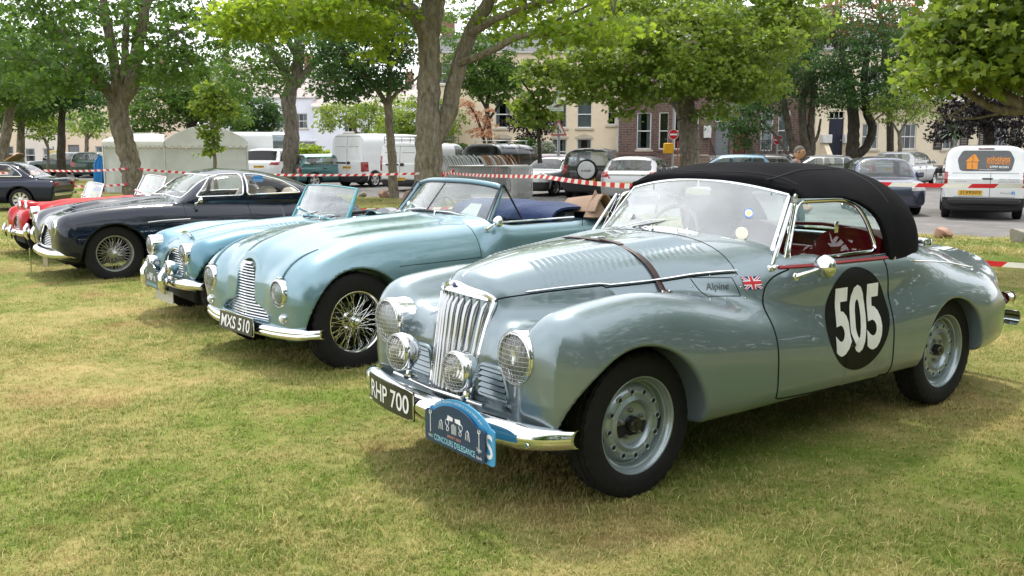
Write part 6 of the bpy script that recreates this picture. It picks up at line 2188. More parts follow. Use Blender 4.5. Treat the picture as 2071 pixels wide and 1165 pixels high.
# ------------------------------------------------------------------ parked traffic beyond the lawn
ROAD_Z = -0.235
YEL, WHT = (.72, .42, .03), (.72, .72, .70)
BLACKP = lambda: pmat('black plastic', (.018, .018, .019), .6, var=.15)
def motor(name, label, cat, px, Y, rz, col, L, W, H, belt, hood, x, side, metal=.3, wheel=.31, plate=None, van=False, rear_glass=True, lamp=None, low=None, rails=False,
   front=False, axle=None, spare=False, nose=.12, tail=.08, roofcol=None, rough=.3, group='vehicles parked beyond the lawn'):
 """x = (windscreen base, windscreen top, roof end, tailgate foot) measured from the middle of the car; side = pillar positions"""
 loc = (ux(px, Y), Y, ROAD_Z)
 car = thing(name, label, cat, loc, math.radians(rz), group)
 paint = pmat('car paint %.3f %.3f %.3f' % col, col, rough, metal, coat=1.0, coat_rough=.03, var=.04)
 x0, x1, x2, x3 = x
 hl = L / 2
 zt = pch([(hl + .1, hood * .72), (hl - .05, hood * .88), (hl - .35, hood), (x0 + .1, belt + .02), (x3, belt + (.02 if not van else 0)), (-hl + .05, belt - .02), (-hl - .1, belt - .12)])
 zg = pch([(x0 + .02, belt - .03), (x0 * .55 + x1 * .45, belt + (H - belt) * .55), (x1, H - .035), ((x1 + x2) / 2, H), (x2, H - .03), (x2 * .5 + x3 * .5, belt + (H - belt) * (.52 if x2 - x3 > .18 else .70)), (x3 - .02, belt - .03)])
 ax0, ax1 = axle or (hl - .82, -hl + .75)
 def body(X, y, z):
  d = loft(X, y, z, np.full_like(X, W / 2), .62, zt(X), .20, 5.0, 6)
  d = smax(d, X - (hl - nose * (np.abs(z - .5) * 1.6) ** 2 - .22 * np.maximum(y / (W / 2), 0) ** 4), .10)
  d = smax(d, -hl + tail * (np.abs(z - .6) * 1.4) ** 2 + .07 * (y / (W / 2)) ** 6 - X, .08)
  g = loft(X, y, z, np.full_like(X, W / 2 - .02), belt - .05, zg(X), .3, 5.5 if van else 3.3, 4)
  g = np.maximum(g, np.maximum(X - x0 - .02, x3 - .03 - X))
  d = smin(d, g, .03)
  for a in (ax0, ax1):
   d = smax(d, -np.maximum(np.hypot(X - a, z - wheel) - wheel - .05, W / 2 - .28 - y), .02)
  return d
 V, F, N = sdf_mesh(body, (-hl - .1, 0, .16), (hl + .1, W / 2 + .02, H + .05), .042 if Y > 30 else .036)
 c, n = V[F].mean(1), N[F].mean(1)
 gz0, gz1 = belt + .03, H - .13
 ramp = lambda xa, xb, q: xa + (xb - xa) * q
 polys = []
 xs = [x0 - .14] + list(side) + [x3 + .14]
 for i in range(len(xs) - 1):
  a, b = xs[i], xs[i + 1]
  ta = a if i else x1 - .06
  tb = b if i < len(xs) - 2 else x2 + .04
  if van and i > 0:
   break
  polys.append(roundpoly([(a - (.03 if i else 0), gz0), (ta - (.03 if i else 0), gz1), (tb + .03, gz1), (b + .03, gz0)], .06))
 fw = [(0, gz0), (W / 2 - .13, gz0), (W / 2 - .22, H - .10), (0, H - .08)]
 rg = [(0, gz0 + .04), (W / 2 - .17, gz0 + .04), (W / 2 - .25, H - .14), (0, H - .12)]
 sel = shell_windows(V, F, N, polys, (fw, x1 - .15, x0 + .05), (rg, x2 + .12, x3 - .2) if rear_glass else None)
 g1 = glass_mat('car glass', tint=(.60, .66, .66), ior=1.7, film=.06)
 regs = [('windscreen', sel['front'], g1, None)]
 if rear_glass:
  regs.append(('rear_window', sel['rear'], g1 if not rear_glass == 'dark' else pmat('black glass', (.006, .006, .007), .12, coat=.2, spec=.3), None))
 for k in sel:
  if k.startswith('side'):
   regs.append(('side_window', sel[k], g1 if not rear_glass == 'dark' else pmat('black glass', (.006, .006, .007), .12, coat=.2, spec=.3), None))
 lp = lamp or [(W / 2 - .32, belt - .30), (W / 2 + .05, belt - .30), (W / 2 + .05, belt - .02), (W / 2 - .24, belt - .02)]
 for s in (1, -1):
  regs.append(('tail_lamp', in_poly(np.abs(c[:, 1]), c[:, 2], lp) & (c[:, 1] * s > 0) & (c[:, 0] < -hl + .34) & (n[:, 0] < -.05 if not van else n[:, 0] < .1), pmat('tail lamp red', (.28, .008, .012), .15, coat=1), None))
  fl = [(W / 2 - .42, hood - .24), (W / 2 + .05, hood - .24), (W / 2 + .05, hood - .06), (W / 2 - .36, hood - .05)]
  regs.append(('headlight', in_poly(np.abs(c[:, 1]), c[:, 2], fl) & (c[:, 1] * s > 0) & (c[:, 0] > hl - .45) & (n[:, 0] > .15), pmat('headlamp glass', (.62, .64, .65), .1, .3, coat=1), None))
 if low:
  regs.append(('bumper', (c[:, 2] < low) & (c[:, 0] < -hl + .32), BLACKP(), None))
  regs.append(('bumper', (c[:, 2] < low) & (c[:, 0] > hl - .35), BLACKP(), None))
 if roofcol:
  regs.append(('roof', (c[:, 2] > H - .12) & (n[:, 2] > .5), pmat('roof %.2f' % roofcol[0], roofcol, .3, coat=1), None))
 split_body(V, F, N, car, paint, regs)
 MB().bbox((-hl + .35, -W / 2 + .25, .18), (hl - .4, W / 2 - .25, .42), .03).build('underbody', pmat('underseal', (.012, .012, .012), .8), car)
 trim = pmat('black trim', (.015, .015, .016), .6)
 for s in (1, -1):
  xm = x0 - .22
  MB().bbox((xm - .06, s * (W / 2 + .08) - .09, belt + .02), (xm + .05, s * (W / 2 + .08) + .09, belt + .17), .03).bbox((xm - .02, s * (W / 2 - .03) - .06, belt + .03), (xm + .02, s * (W / 2 - .03) + .06, belt + .07), .005).build('door_mirror', paint if not van else trim, car)
  if not van:
   seat(car, ((x0 + x1) / 2 - .75, s * W * .21, .42), .48, pmat('grey hide', (.20, .21, .24), .5), .55)
  xs_ = [x0 - .05] + list(side)[:2]
  for q in xs_[1:]:
   P = cast(body, [(q + .10, 1.4 * s, belt - .12)], (0, -s, 0))[0]
   MB().bbox((P[0] - .08, P[1] - .015, P[2] - .018), (P[0] + .08, P[1] + .015, P[2] + .018), .006).build('door_handle', trim, car)
  if rails:
   P = line_on(body, [(x1 - .1, (W / 2 - .24) * s), (x2 + .2, (W / 2 - .24) * s)], 'top', 8, 1, .05)
   P[0, 2] -= .05
   P[-1, 2] -= .05
   MB().tube(P, .018, 6).build('roof_rail', pmat('rail silver', (.45, .45, .45), .35, .8), car)
 gl = []
 for s in (1, -1):
  for q in side:
   gl.append(('side', [(q, belt - .02), (q + .02, .55), (q + .02, .32)], s))
 if gl:
  gap_lines(car, body, gl, .006, pmat('dark void', (.008, .008, .009), .8))
 if plate:
  pz, txt, pc = plate[:3]
  py_ = plate[3] if len(plate) > 3 else 0
  if front:
   P = cast(body, [(hl + .6, 0, pz)], (-1, 0, 0))[0]
   flat_plate(car, (P[0] + .012, 0, pz), .52, .115, txt, 0, pc, (.03, .03, .03))
  else:
   P = cast(body, [(-hl - .6, py_, pz)], (1, 0, 0))[0]
   flat_plate(car, (P[0] - .012, py_, pz), .52, .115, txt, 0, pc, (.03, .03, .03), dirx=-1)
 set_wheels(car, lambda: modern_wheel(car, wheel, .2), [(ax0, W / 2 - .11), (ax1, W / 2 - .11)], wheel)
 return car, body
def on_rear(car, body, hl, V2, F2, m, name, uc, zc, off=.006, size=.25, parent=None, label=None):
 """print on the back of a vehicle; u runs to the right as one looks at it"""
 Vd, Fd = decal(body, V2, F2, lambda u, v: (-hl - .7, -(uc + u), zc + v), (1, 0, 0), off, size)
 return raw_build(name, Vd, Fd, m, parent or car, label=label)
def build_vehicles():
 silver, white = (.40, .41, .42), (.74, .75, .76)
 hl = 2.19
 car, body = motor('panel_van', 'white van with an orange jigsaw house and solutions sign on its rear', 'van', 1976, 24.3, 66, white, 4.38, 1.81, 1.80, 1.02, .98, (1.15, .55, -1.85, -2.16), (.02,),
      metal=0, wheel=.315, van=True, rear_glass=False, low=.54, lamp=[(.80, .82), (1.0, .82), (1.0, 1.18), (.80, 1.16)], tail=.05, plate=(.655, 'J139203', YEL, .30))
 pol = roundpoly([(-.56, -.17), (-.62, .08), (-.52, .27), (-.46, .29), (.46, .29), (.52, .27), (.62, .08), (.56, -.17), (.5, -.20), (-.5, -.20)], .06)
 grey = pmat('sign grey', (.10, .105, .11), .4)
 org = pmat('sign orange', (.75, .27, .02), .45)
 sg = on_rear(car, body, hl, np.array([(u, v, 0) for u, v in pol]), [tuple(range(len(pol)))], grey, 'rear_sign', 0, 1.37, .005)
 hs = [(-.24, -.155), (.0, -.155), (.0, .03), (.03, .03), (-.06, .13), (-.06, .20), (-.10, .20), (-.10, .17), (-.12, .195), (-.27, .03), (-.24, .03)]
 on_rear(car, body, hl, np.array([(u - .17, v, 0) for u, v in hs]), [tuple(range(len(hs)))], org, 'house_print', 0, 1.37, .010, parent=sg)
 ln = MB()
 for P in ([(-.40, .02), (-.33, .02), (-.31, .045), (-.28, .02), (-.17, .02)], [(-.29, .17), (-.29, .10), (-.265, .08), (-.29, .05), (-.29, .0), (-.31, -.03), (-.29, -.06), (-.29, -.15)], [(-.45, -.165), (-.13, -.165)]):
  R = cast(body, [(-hl - .7, -u, 1.37 + v) for u, v in smooth_path([(a, b, 0) for a, b in P], 14)[:, :2]], (1, 0, 0)) - (.013, 0, 0)
  ln.tube(R, .006, 4)
 ln.build('jigsaw_lines', grey, sg)
 for txt, w, h, u, v, m, b in (('solutions', .50, .115, .27, .10, org, .02), ('FERNANDES', .50, .085, .27, 0, org, .01), ('07797 822581', .40, .052, .29, -.10, pmat('print white', (.82, .83, .84), .4), .02), ('solutionsfernandes@gmail.com', .50, .028, -.02, -.165, pmat('print white', (.82, .83, .84), .4), .01)):
  Vt, Ft = fit_text(txt, w, h, b)
  on_rear(car, body, hl, Vt, Ft, m, 'print', u, 1.37 + v, .010, .2, sg)
 a = np.linspace(0, 2 * PI, 20)
 R = cast(body, [(-hl - .7, -(.05 + .028 * math.cos(q)), 1.27 + .028 * math.sin(q)) for q in a], (1, 0, 0)) - (.012, 0, 0)
 MB().tube(R, .006, 4).build('phone_mark', org, sg)
 dk = pmat('panel gap', (.008, .010, .011), .8, spec=.1)
 for txt, w, h, u, v in (('LAWNS & TREE SURGERY', .44, .03, .52, .98), ('PAINTING & DECORATING', .44, .03, .52, .92), ('GENERAL MAINTENANCE', .40, .03, .50, .86), ('solutionsfernandes', .26, .022, -.52, .93), ('Find us on', .22, .045, .46, .66)):
  Vt, Ft = fit_text(txt, w, h, .004)
  on_rear(car, body, hl, Vt, Ft, pmat('sign ink grey', (.25, .27, .30), .5), 'print', u, v, .008, .2)
 q = on_rear(car, body, hl, np.array([(-.035, -.035, 0), (.035, -.035, 0), (.035, .035, 0), (-.035, .035, 0)]), [(0, 1, 2, 3)], pmat('sticker blue', (.03, .12, .45), .5), 'social_mark', .62, .66, .007)
 Vt, Ft = fit_text('f', .025, .05, .02)
 on_rear(car, body, hl, Vt, Ft, pmat('print white', (.82, .83, .84), .4), 'print', .625, .655, .011, .2, q)
 g = MB()
 for P in ([(.12, 1.12), (.12, .56)], [(-.72, 1.12), (.72, 1.12)], [(-.66, .555), (.66, .555)]):
  g.tube(cast(body, [(-hl - .7, -(P[0][0] + (P[1][0] - P[0][0]) * t), P[0][1] + (P[1][1] - P[0][1]) * t) for t in np.linspace(0, 1, 20)], (1, 0, 0)), .005, 4)
 g.build('door_gap', dk, car, kind='stuff')
 P = cast(body, [(-hl - .7, .05, 1.0)], (1, 0, 0))[0]
 MB().bbox((P[0] - .03, -.17, .975), (P[0] + .005, .06, 1.01), .01).build('tailgate_handle', BLACKP(), car)
 P = cast(body, [(-hl - .7, 0, 1.70)], (1, 0, 0))[0]
 MB().bbox((P[0] - .02, -.17, 1.69), (P[0] + .02, .17, 1.72), .006).build('brake_light', pmat('dark red', (.10, .01, .012), .3), car)
 MB().bbox((-hl - .10, -.80, .36), (-hl + .25, .80, .53), .05).build('rear_bumper', BLACKP(), car)
 motor('small_car', 'dark blue small car facing the camera beside the signed van', 'car', 1776, 25.3, -100, (.075, .085, .13), 3.55, 1.63, 1.49, .93, .90, (.72, .18, -1.15, -1.55), (-.30,), wheel=.29, front=True, plate=None, nose=.20, metal=.7)
 motor('hatchback', 'silver hatchback with yellow plate right of the black four by four', 'car', 1296, 30.6, 69, silver, 4.0, 1.75, 1.47, .95, .90, (.95, .25, -1.35, -1.85), (-.15, -.95), metal=.7, plate=(.60, 'J55350', YEL), lamp=[(.52, .78), (.95, .82), (.95, 1.0), (.66, .98)], tail=.14)
 suv, sb = motor('four_by_four', 'black four by four with a spare wheel on its tailgate', 'car', 1206, 33.6, 76, (.014, .014, .016), 4.1, 1.78, 1.72, 1.05, 1.02, (.75, .25, -1.85, -1.98), (-.12, -1.0), wheel=.36, rails=True, low=.60, plate=(.66, 'J20209', YEL), lamp=[(.72, .86), (.95, .86), (.95, 1.16), (.74, 1.16)], tail=.03, roofcol=(.30, .31, .32))
 M = Matrix.Translation((-2.14, .02, .98))
 sp = MB().lathe([(-.10, .30), (-.10, .34), (.0, .36), (.10, .34), (.12, .30)], 32, 'x', M=M).build('spare_wheel', black_rubber(), suv)
 MB().lathe([(-.105, 0), (-.115, .20), (-.108, .29), (-.095, .30)], 32, 'x', M=M).build('wheel_cover', pmat('cover silver', (.55, .56, .57), .35, .2), sp)
 Vt, Ft = fit_text('SUZUKI', .34, .062, .015)
 raw_build('print', [(-2.262, .02 - v[0], .955 + v[1]) for v in Vt], Ft, dk, sp, False)
 motor('hatchback', 'pale silver older hatchback facing the camera left of the black four by four', 'car', 1118, 34.6, -124, (.62, .64, .66), 3.8, 1.62, 1.40, .92, .90, (.72, .12, -1.35, -1.75), (-.35, -1.1), metal=.2, front=True, low=.52, plate=(.42, 'J7027', WHT), nose=.06)
 mpv, mb_ = motor('people_carrier', 'black people carrier with silver roof bars behind the stacked barriers', 'van', 1026, 38.5, 62, (.012, .012, .014), 4.7, 1.9, 1.90, 1.08, 1.05, (1.5, .75, -2.1, -2.3), (.35, -.7), rear_glass='dark', tail=.03, wheel=.33)
 bars = MB()
 for xx in (.2, -1.3):
  bars.bbox((xx - .04, -.85, 1.98), (xx + .04, .85, 2.01), .01)
  for s in (1, -1):
   bars.bbox((xx - .03, s * .78 - .02, 1.82), (xx + .03, s * .78 + .02, 1.985), .005)
 bars.build('roof_bars', pmat('rail silver', (.45, .45, .45), .35, .8), mpv)
 motor('saloon_car', 'plum coloured car roof showing behind the pale silver hatchback', 'car', 1128, 43.0, 20, (.06, .02, .045), 4.4, 1.72, 1.45, .95, .92, (.85, .25, -1.2, -1.75), (-.2, -.95))
 v1, b1 = motor('panel_van', 'tall white van with plain rear doors left of the roof racked van', 'van', 790, 43.0, 54, white, 5.4, 1.99, 2.34, 1.15, 1.05, (2.05, 1.35, -2.60, -2.68), (.7,), metal=0, van=True, rear_glass=False, low=.50, wheel=.34, tail=.02, plate=(.86, 'J82191', YEL), lamp=[(.84, .70), (1.05, .70), (1.05, 1.12), (.86, 1.12)])
 v2, b2 = motor('panel_van', 'white van with roof rack and red tail lamps behind the forked sycamore', 'van', 872, 38.8, 64, white, 4.7, 1.90, 1.94, 1.12, 1.05, (1.75, 1.0, -2.24, -2.33), (.45,), metal=0, van=True, rear_glass=False, low=.46, wheel=.32, tail=.02, plate=(.50, 'J70415', YEL), lamp=[(.82, .82), (1.0, .82), (1.0, 1.42), (.84, 1.42)])
 for v, b, hl_, zt_, zb in ((v1, b1, 2.7, 2.2, .55), (v2, b2, 2.35, 1.78, .5)):
  g = MB()
  for P in ([(0, zt_), (0, zb)], [(-.78, zt_), (.78, zt_)], [(-.80, zb), (.80, zb)], [(-.70, zt_ * .55 + .55), (-.10, zt_ * .55 + .55)], [(.10, zt_ * .55 + .55), (.70, zt_ * .55 + .55)]):
   g.tube(cast(b, [(-hl_ - .7, -(P[0][0] + (P[1][0] - P[0][0]) * t), P[0][1] + (P[1][1] - P[0][1]) * t) for t in np.linspace(0, 1, 14)], (1, 0, 0)), .007, 4)
  g.build('door_gap', dk, v, kind='stuff')
  P = cast(b, [(-hl_ - .7, 0, 1.05)], (1, 0, 0))[0]
  MB().bbox((P[0] - .03, -.20, 1.0), (P[0] + .01, -.03, 1.12), .01).build('door_handle', BLACKP(), v)
  MB().bbox((P[0] - .02, .05, 1.02), (P[0] + .01, .65, 1.09), .01).build('plate_light_bar', BLACKP(), v)
 rk = MB()
 for s in (1, -1):
  for z in (2.03, 2.15):
   rk.tube([(1.0, s * .8, z), (-2.2, s * .8, z)], .016, 6)
  for xx in np.linspace(-2.2, 1.0, 6):
   rk.tube([(xx, s * .8, 1.88), (xx, s * .8, 2.15)], .014, 5)
 for xx in np.linspace(-2.2, 1.0, 8):
  rk.tube([(xx, -.8, 2.03), (xx, .8, 2.03)], .012, 5)
 rk.tube([(-2.2, -.8, 2.15), (-2.2, .8, 2.15)], .016, 6)
 rk.build('roof_rack', pmat('rack steel', (.10, .10, .10), .5, .6), v2)
 motor('estate_car', 'teal estate car left of the tall white van', 'car', 688, 42.0, 30, (.05, .16, .16), 4.3, 1.68, 1.45, .93, .90, (.95, .35, -1.75, -2.05), (-.05, -1.0), metal=.4, wheel=.30)
 motor('sport_utility_car', 'white sport utility car with dark rear window left of the upright dark tree', 'car', 566, 46.5, 82, white, 4.7, 1.93, 1.70, 1.05, 1.0, (1.0, .3, -1.75, -2.2), (-.1, -1.1), metal=0, rear_glass='dark', plate=(.82, 'J1184', YEL), lamp=[(.50, .90), (1.0, .90), (1.0, 1.06), (.58, 1.04)], tail=.16, wheel=.36)
 motor('delivery_lorry', 'white delivery lorry cab peeping out from the end of the tent', 'lorry', 492, 47.0, 20, (.70, .71, .72), 5.2, 2.0, 2.5, 1.3, 1.2, (2.55, 2.3, -2.45, -2.55), (1.5,), metal=0, van=True, rear_glass=False, low=.6, wheel=.38, nose=.02)
 motor('hatchback', 'dark green hatchback parked behind the straight grey trunk', 'car', 138, 57, 176, (.012, .03, .026), 4.1, 1.7, 1.45, .95, .9, (.95, .3, -1.4, -1.9), (-.1, -1.0))
 motor('hatchback', 'red car parked between the two dark green ones at the left', 'car', 182, 61, 100, (.30, .02, .025), 4.0, 1.7, 1.42, .93, .9, (.95, .3, -1.4, -1.9), (-.1, -1.0))
 motor('estate_car', 'dark green estate car right of the red one near the blue cover', 'car', 205, 55, 98, (.015, .05, .035), 4.5, 1.72, 1.48, .95, .9, (1.0, .4, -1.9, -2.15), (0, -1.0), rails=True)
 motor('hatchback', 'light blue hatchback half hidden behind the black soft top', 'car', 1468, 39.0, 168, (.07, .17, .26), 4.1, 1.72, 1.46, .95, .9, (.95, .25, -1.4, -1.85), (-.15, -.95), metal=.5)
 motor('saloon_car', 'black saloon right of the light blue hatchback', 'car', 1530, 41.5, 160, (.012, .012, .014), 4.5, 1.75, 1.45, .95, .9, (.95, .3, -1.2, -1.85), (-.15, -.95))
 motor('saloon_car', 'silver saloon behind the walking man', 'car', 1645, 40.0, 172, silver, 4.4, 1.74, 1.42, .93, .9, (.9, .25, -1.2, -1.8), (-.15, -.95), metal=.7)
 motor('estate_car', 'silver crossover parked far back right of the dark blue small car', 'car', 1826, 41.5, 50, (.42, .43, .44), 4.3, 1.78, 1.58, 1.0, .95, (.95, .3, -1.65, -2.0), (-.1, -1.0), metal=.6, plate=(.8, 'J9031', YEL))
 oc, ob = motor('classic_saloon', 'orange car with its bonnet raised behind the dark blue coupe', 'car', -40, 33.5, 12, (.55, .20, .02), 4.0, 1.6, 1.35, .85, .82, (.5, .0, -1.2, -1.6), (-.35,), group=None)
 oc.location.z = gz(0, 33)
 bo = np.array([[(.50 + .95 * q, y, .86 + .62 * q - .08 * (y / .7) ** 2) for y in np.linspace(-.68, .68, 9)] for q in np.linspace(0, 1, 6)])
 bn = MB().slab(bo, (.02, 0, -.02)).build('bonnet', pmat('orange paint', (.62, .22, .015), .35, coat=1), oc)
 MB().slab(bo + (.035, 0, -.04), (.01, 0, -.01)).build('bonnet_lining', pmat('black trim', (.015, .015, .016), .6), bn)
build_vehicles()
# ------------------------------------------------------------------ tent, barriers, tape, stones, signs, a man walking
def build_tent():
 Y = 34.0
 x0, x1, x2 = ux(216, Y), ux(328, Y - .2), ux(495, Y)
 base = gz(0, Y)
 pvc = tape_mat('white tent cloth', (.86, .87, .87))
 t = thing('marquee', 'white two-bay party tent with arched gable and scalloped valance', 'tent', (x0, Y, base), .34)
 X = lambda v: v - x0
 w1, w2 = X(x1), X(x2)
 eave, ridge = 1.86, 2.45
 trim = pmat('valance edging', (.42, .40, .31), .7)
 wallc = tape_mat('shaded tent wall cloth', (.82, .84, .85))  # same cloth made greyer, painting in the shade that sets off the valance
 rng = np.random.default_rng(5)
 def sheet(name, P, th=.012, label=None):
  o = MB().slab(P, th).build(name, wallc if 'wall' in name else pvc, t)
  if name == 'valance':
   MB().tube(P[:, -1] + (0, -.012, 0), .014, 5).build('edging', trim, o)
  return o
 def panel(u0, u1, y0, y1, z0, z1, n=14, k=10, fold=.03):
  G = np.zeros((n, k, 3))
  for i, a in enumerate(np.linspace(0, 1, n)):
   for j, b in enumerate(np.linspace(0, 1, k)):
    f = fold * math.sin(a * 23 + b * 3) * (1 - b) + fold * .9 * math.sin(a * 9 - b * 5) + fold * .5 * math.sin(a * 41 + b * 11)
    G[i, j] = (u0 + (u1 - u0) * a, y0 + (y1 - y0) * a - f, z0 + (z1 - z0) * b)
  return G
 archz = lambda q: eave + (ridge - eave) * math.sin(PI * q) ** .8 * 1.0
 D = 3.0
 sheet('front_wall', panel(w1 + .03, w2, 0, 0, 0, eave - .2))
 sheet('side_wall', panel(0.02, (w1 - .02) * .48, .35, .2, 0, eave - .2, fold=.02))
 sheet('side_wall', panel((w1 - .02) * .49, w1 - .03, .2, .05, 0, eave - .2, fold=.02))
 sheet('end_wall', np.array([[(w2, D * a, z) for z in (0, eave * .5, eave)] for a in np.linspace(0, 1, 4)]))
 sheet('end_wall', np.array([[(0, .35 + D * a, z) for z in (0, eave * .5, eave)] for a in np.linspace(0, 1, 4)]))
 def valance(u0, u1, y0, y1, n, top):
  m = n * 8
  G = np.zeros((m + 1, 3, 3))
  for i in range(m + 1):
   a = i / m
   dr = .13 + .09 * abs(math.sin(PI * a * n))
   for j, q in enumerate((0, .5, 1)):
    G[i, j] = (u0 + (u1 - u0) * a, y0 + (y1 - y0) * a - .075, eave - q * dr + (top(a) if j == 0 else 0))
  return G
 sheet('valance', valance(w1 + .03, w2 + .02, 0, 0, 12, lambda a: 0), .006)
 sheet('valance', valance(0, w1 - .03, .35, .05, 14, lambda a: 0), .006)
 sheet('gable', np.array([[(w1 + .03 + (w2 - w1) * q, -.02 - .015 * math.sin(q * 20), eave + (archz(q) - eave) * v) for v in np.linspace(0, 1, 4)] for q in np.linspace(0, 1, 21)]))
 sheet('roof', np.array([[(w1 + .01 + (w2 - w1 + .02) * q, -.04 + (D + .05) * v, archz(q) + .015 - .03 * math.sin(PI * v * 3) ** 2) for v in np.linspace(0, 1, 8)] for q in np.linspace(0, 1, 21)]))
 sheet('roof', np.array([[(-.02 + (w1 + .02) * q, .33 - .28 * q + 1.6 * v, eave + .02 + .34 * math.sin(.1 + q * 2.3) ** .6 * math.sin(v * PI / 2) - .05 * math.sin(PI * q) * v) for v in np.linspace(0, 1, 8)] for q in np.linspace(0, 1, 14)]))
 sheet('roof', np.array([[(-.02 + (w1 + .02) * q, 1.93 - .28 * q + 1.5 * v, eave + .02 + .34 * math.sin(.1 + q * 2.3) ** .6 * math.cos(v * PI / 2)) for v in np.linspace(0, 1, 5)] for q in np.linspace(0, 1, 8)]))
 leg = pmat('tent pole', (.55, .55, .54), .4, .6)
 for (u, y) in ((0, .35), (w1, 0), (w2, 0), (0, 3.2), (w1, D), (w2, D)):
  MB().tube([(u, y, 0), (u, y, eave)], .035, 8).build('leg', leg, t)
 b = thing('covered_stall', 'bright blue sheeted stall at the left end of the tent', 'stall', (ux(206, 35.5), 35.5, base), 0)
 blu = pmat('blue sheeting', (.0, .17, .50), .5, var=.12, vscale=3, bump=.3, bscale=5)
 G = np.array([[(-.28 + .34 * q + (.14 * z), .02 * math.sin(q * 17 + z * 3), z * 1.35) for z in np.linspace(0, 1, 6)] for q in np.linspace(0, 1, 8)])
 G[:, -1, 0] += np.linspace(.16, .02, 8)
 MB().slab(G, (0, .9, 0)).build('sheet', blu, b)
 MB().tube([(.1, .4, 0), (.1, .4, 1.4)], .03, 8).build('pole', leg, b)
ORD = ' second third fourth fifth sixth seventh eighth ninth tenth eleventh twelfth thirteenth'.split(' ')
def build_barriers():
 Y = 27.6
 steel = pmat('galvanised steel', (.42, .43, .44), .42, .6, var=.15, vscale=9)
 rust = pmat('rusty steel', (.24, .13, .065), .7, .4, var=.3, vscale=8)
 W, Hh = 1.95, 1.10
 base = thing('crowd_barrier', '', 'barrier', (0, 0, 0), 0, 'steel crowd barriers stacked in a row')
 fr = MB()
 r = .14
 path = []
 for (cx, cz, a0) in ((r, r + .10, PI), (W - r, r + .10, 1.5 * PI), (W - r, Hh - r, 0), (r, Hh - r, .5 * PI)):
  for q in np.linspace(0, PI / 2, 5):
   path.append((cx + r * math.cos(a0 + q), 0, cz + r * math.sin(a0 + q)))
 fr.tube(path, .019, 7, closed=True)
 fr.tube([(.0, 0, .28), (W, 0, .28)], .013, 6)
 fr.build('frame', steel, base)
 bar = MB()
 for x in np.linspace(.12, W - .12, 15):
  bar.tube([(x, 0, .28), (x, 0, Hh - .01)], 0.006, 5, cap=False)
 bar.build('bars', steel, base, kind='stuff')
 foot = MB().tube([(0, -.02, -.06), (.02, 0, .20), (-.03, .0, .34)], .030, 6).mesh('foot')
 x0 = ux(904, Y)
 n = 14
 for i in range(n):
  o = base if i == 0 else copy_tree(base)
  o.location = (x0 + .048 * i, Y + .085 * i, gz(0, Y) + .02)
  o.rotation_euler = (math.radians(-4), 0, math.radians(-3))
  o['label'] = ('front steel crowd barrier of the stack, its whole panel showing' if i == 0 else 'rearmost steel crowd barrier of the stack' if i == n - 1 else ORD[i] + ' steel crowd barrier from the front of the stack')
  for u, m in ((.10, steel), (W - .72 + .02 * (i % 3), rust if i % 4 else steel)):
   f = bpy.data.objects.new('foot', foot.copy())
   COL.objects.link(f)
   f.data.materials.append(m)
   f.parent = o
   f.location = (u + .33 * (i / n - .3), 0, Hh + .04)
   f.rotation_euler = (0, math.radians(-30 if i % 2 else -36), 0)
  k = bpy.data.objects.new('hook', MB().tube([(-.02, 0, .75), (-.05, 0, .75), (-.05, 0, .68)], .008, 5).mesh('hook') if i == 0 else bpy.data.meshes['hook'])
  COL.objects.link(k)
  k.parent = o
  if i == 0:
   k.data.materials.append(steel)
def tape(label, pts, w=.07, stripe=.13, sag=.04, n=None, twist=.25):
 """red and white ribbon; stripes are cells of the ribbon"""
 P = np.array(pts, float)
 L = np.linalg.norm(np.diff(P, axis=0), axis=1).sum()
 n = n or max(8, int(L / stripe))
 t = np.linspace(0, 1, n + 1)
 s = np.concatenate([[0], np.cumsum(np.linalg.norm(np.diff(P, axis=0), axis=1))])
 s /= s[-1]
 Q = np.stack([np.interp(t, s, P[:, i]) for i in range(3)], 1)
 for i in range(len(s) - 1):
  m = (t >= s[i]) & (t <= s[i + 1])
  q = (t[m] - s[i]) / (s[i + 1] - s[i])
  Q[m, 2] -= sag * 4 * q * (1 - q)
 V, F = [], []
 d = (P[-1] - P[0]) / np.linalg.norm(P[-1] - P[0])
 nrm = np.array([d[1], -d[0], 0])
 for i in range(n + 1):
  a = twist * math.sin(i * .21) + twist * .6 * math.sin(i * .083 + 1)
  up = np.array([0, 0, 1]) * math.cos(a) + nrm * math.sin(a)
  sl = d * w * .45
  V += [Q[i] - up * w / 2 - sl, Q[i] + up * w / 2 + sl]
 me = bpy.data.meshes.new('barrier_tape')
 me.from_pydata([tuple(v) for v in V], [], [(2 * i, 2 * i + 2, 2 * i + 3, 2 * i + 1) for i in range(n)])
 me.materials.append(tape_mat('tape red', (.62, .03, .045)))
 me.materials.append(tape_mat('tape white', (.78, .77, .76)))
 for i, p in enumerate(me.polygons):
  p.material_index = i % 2
 o = bpy.data.objects.new('barrier_tape', me)
 COL.objects.link(o)
 return tag(o, label, 'barrier tape', 'red and white tape strung round the display')
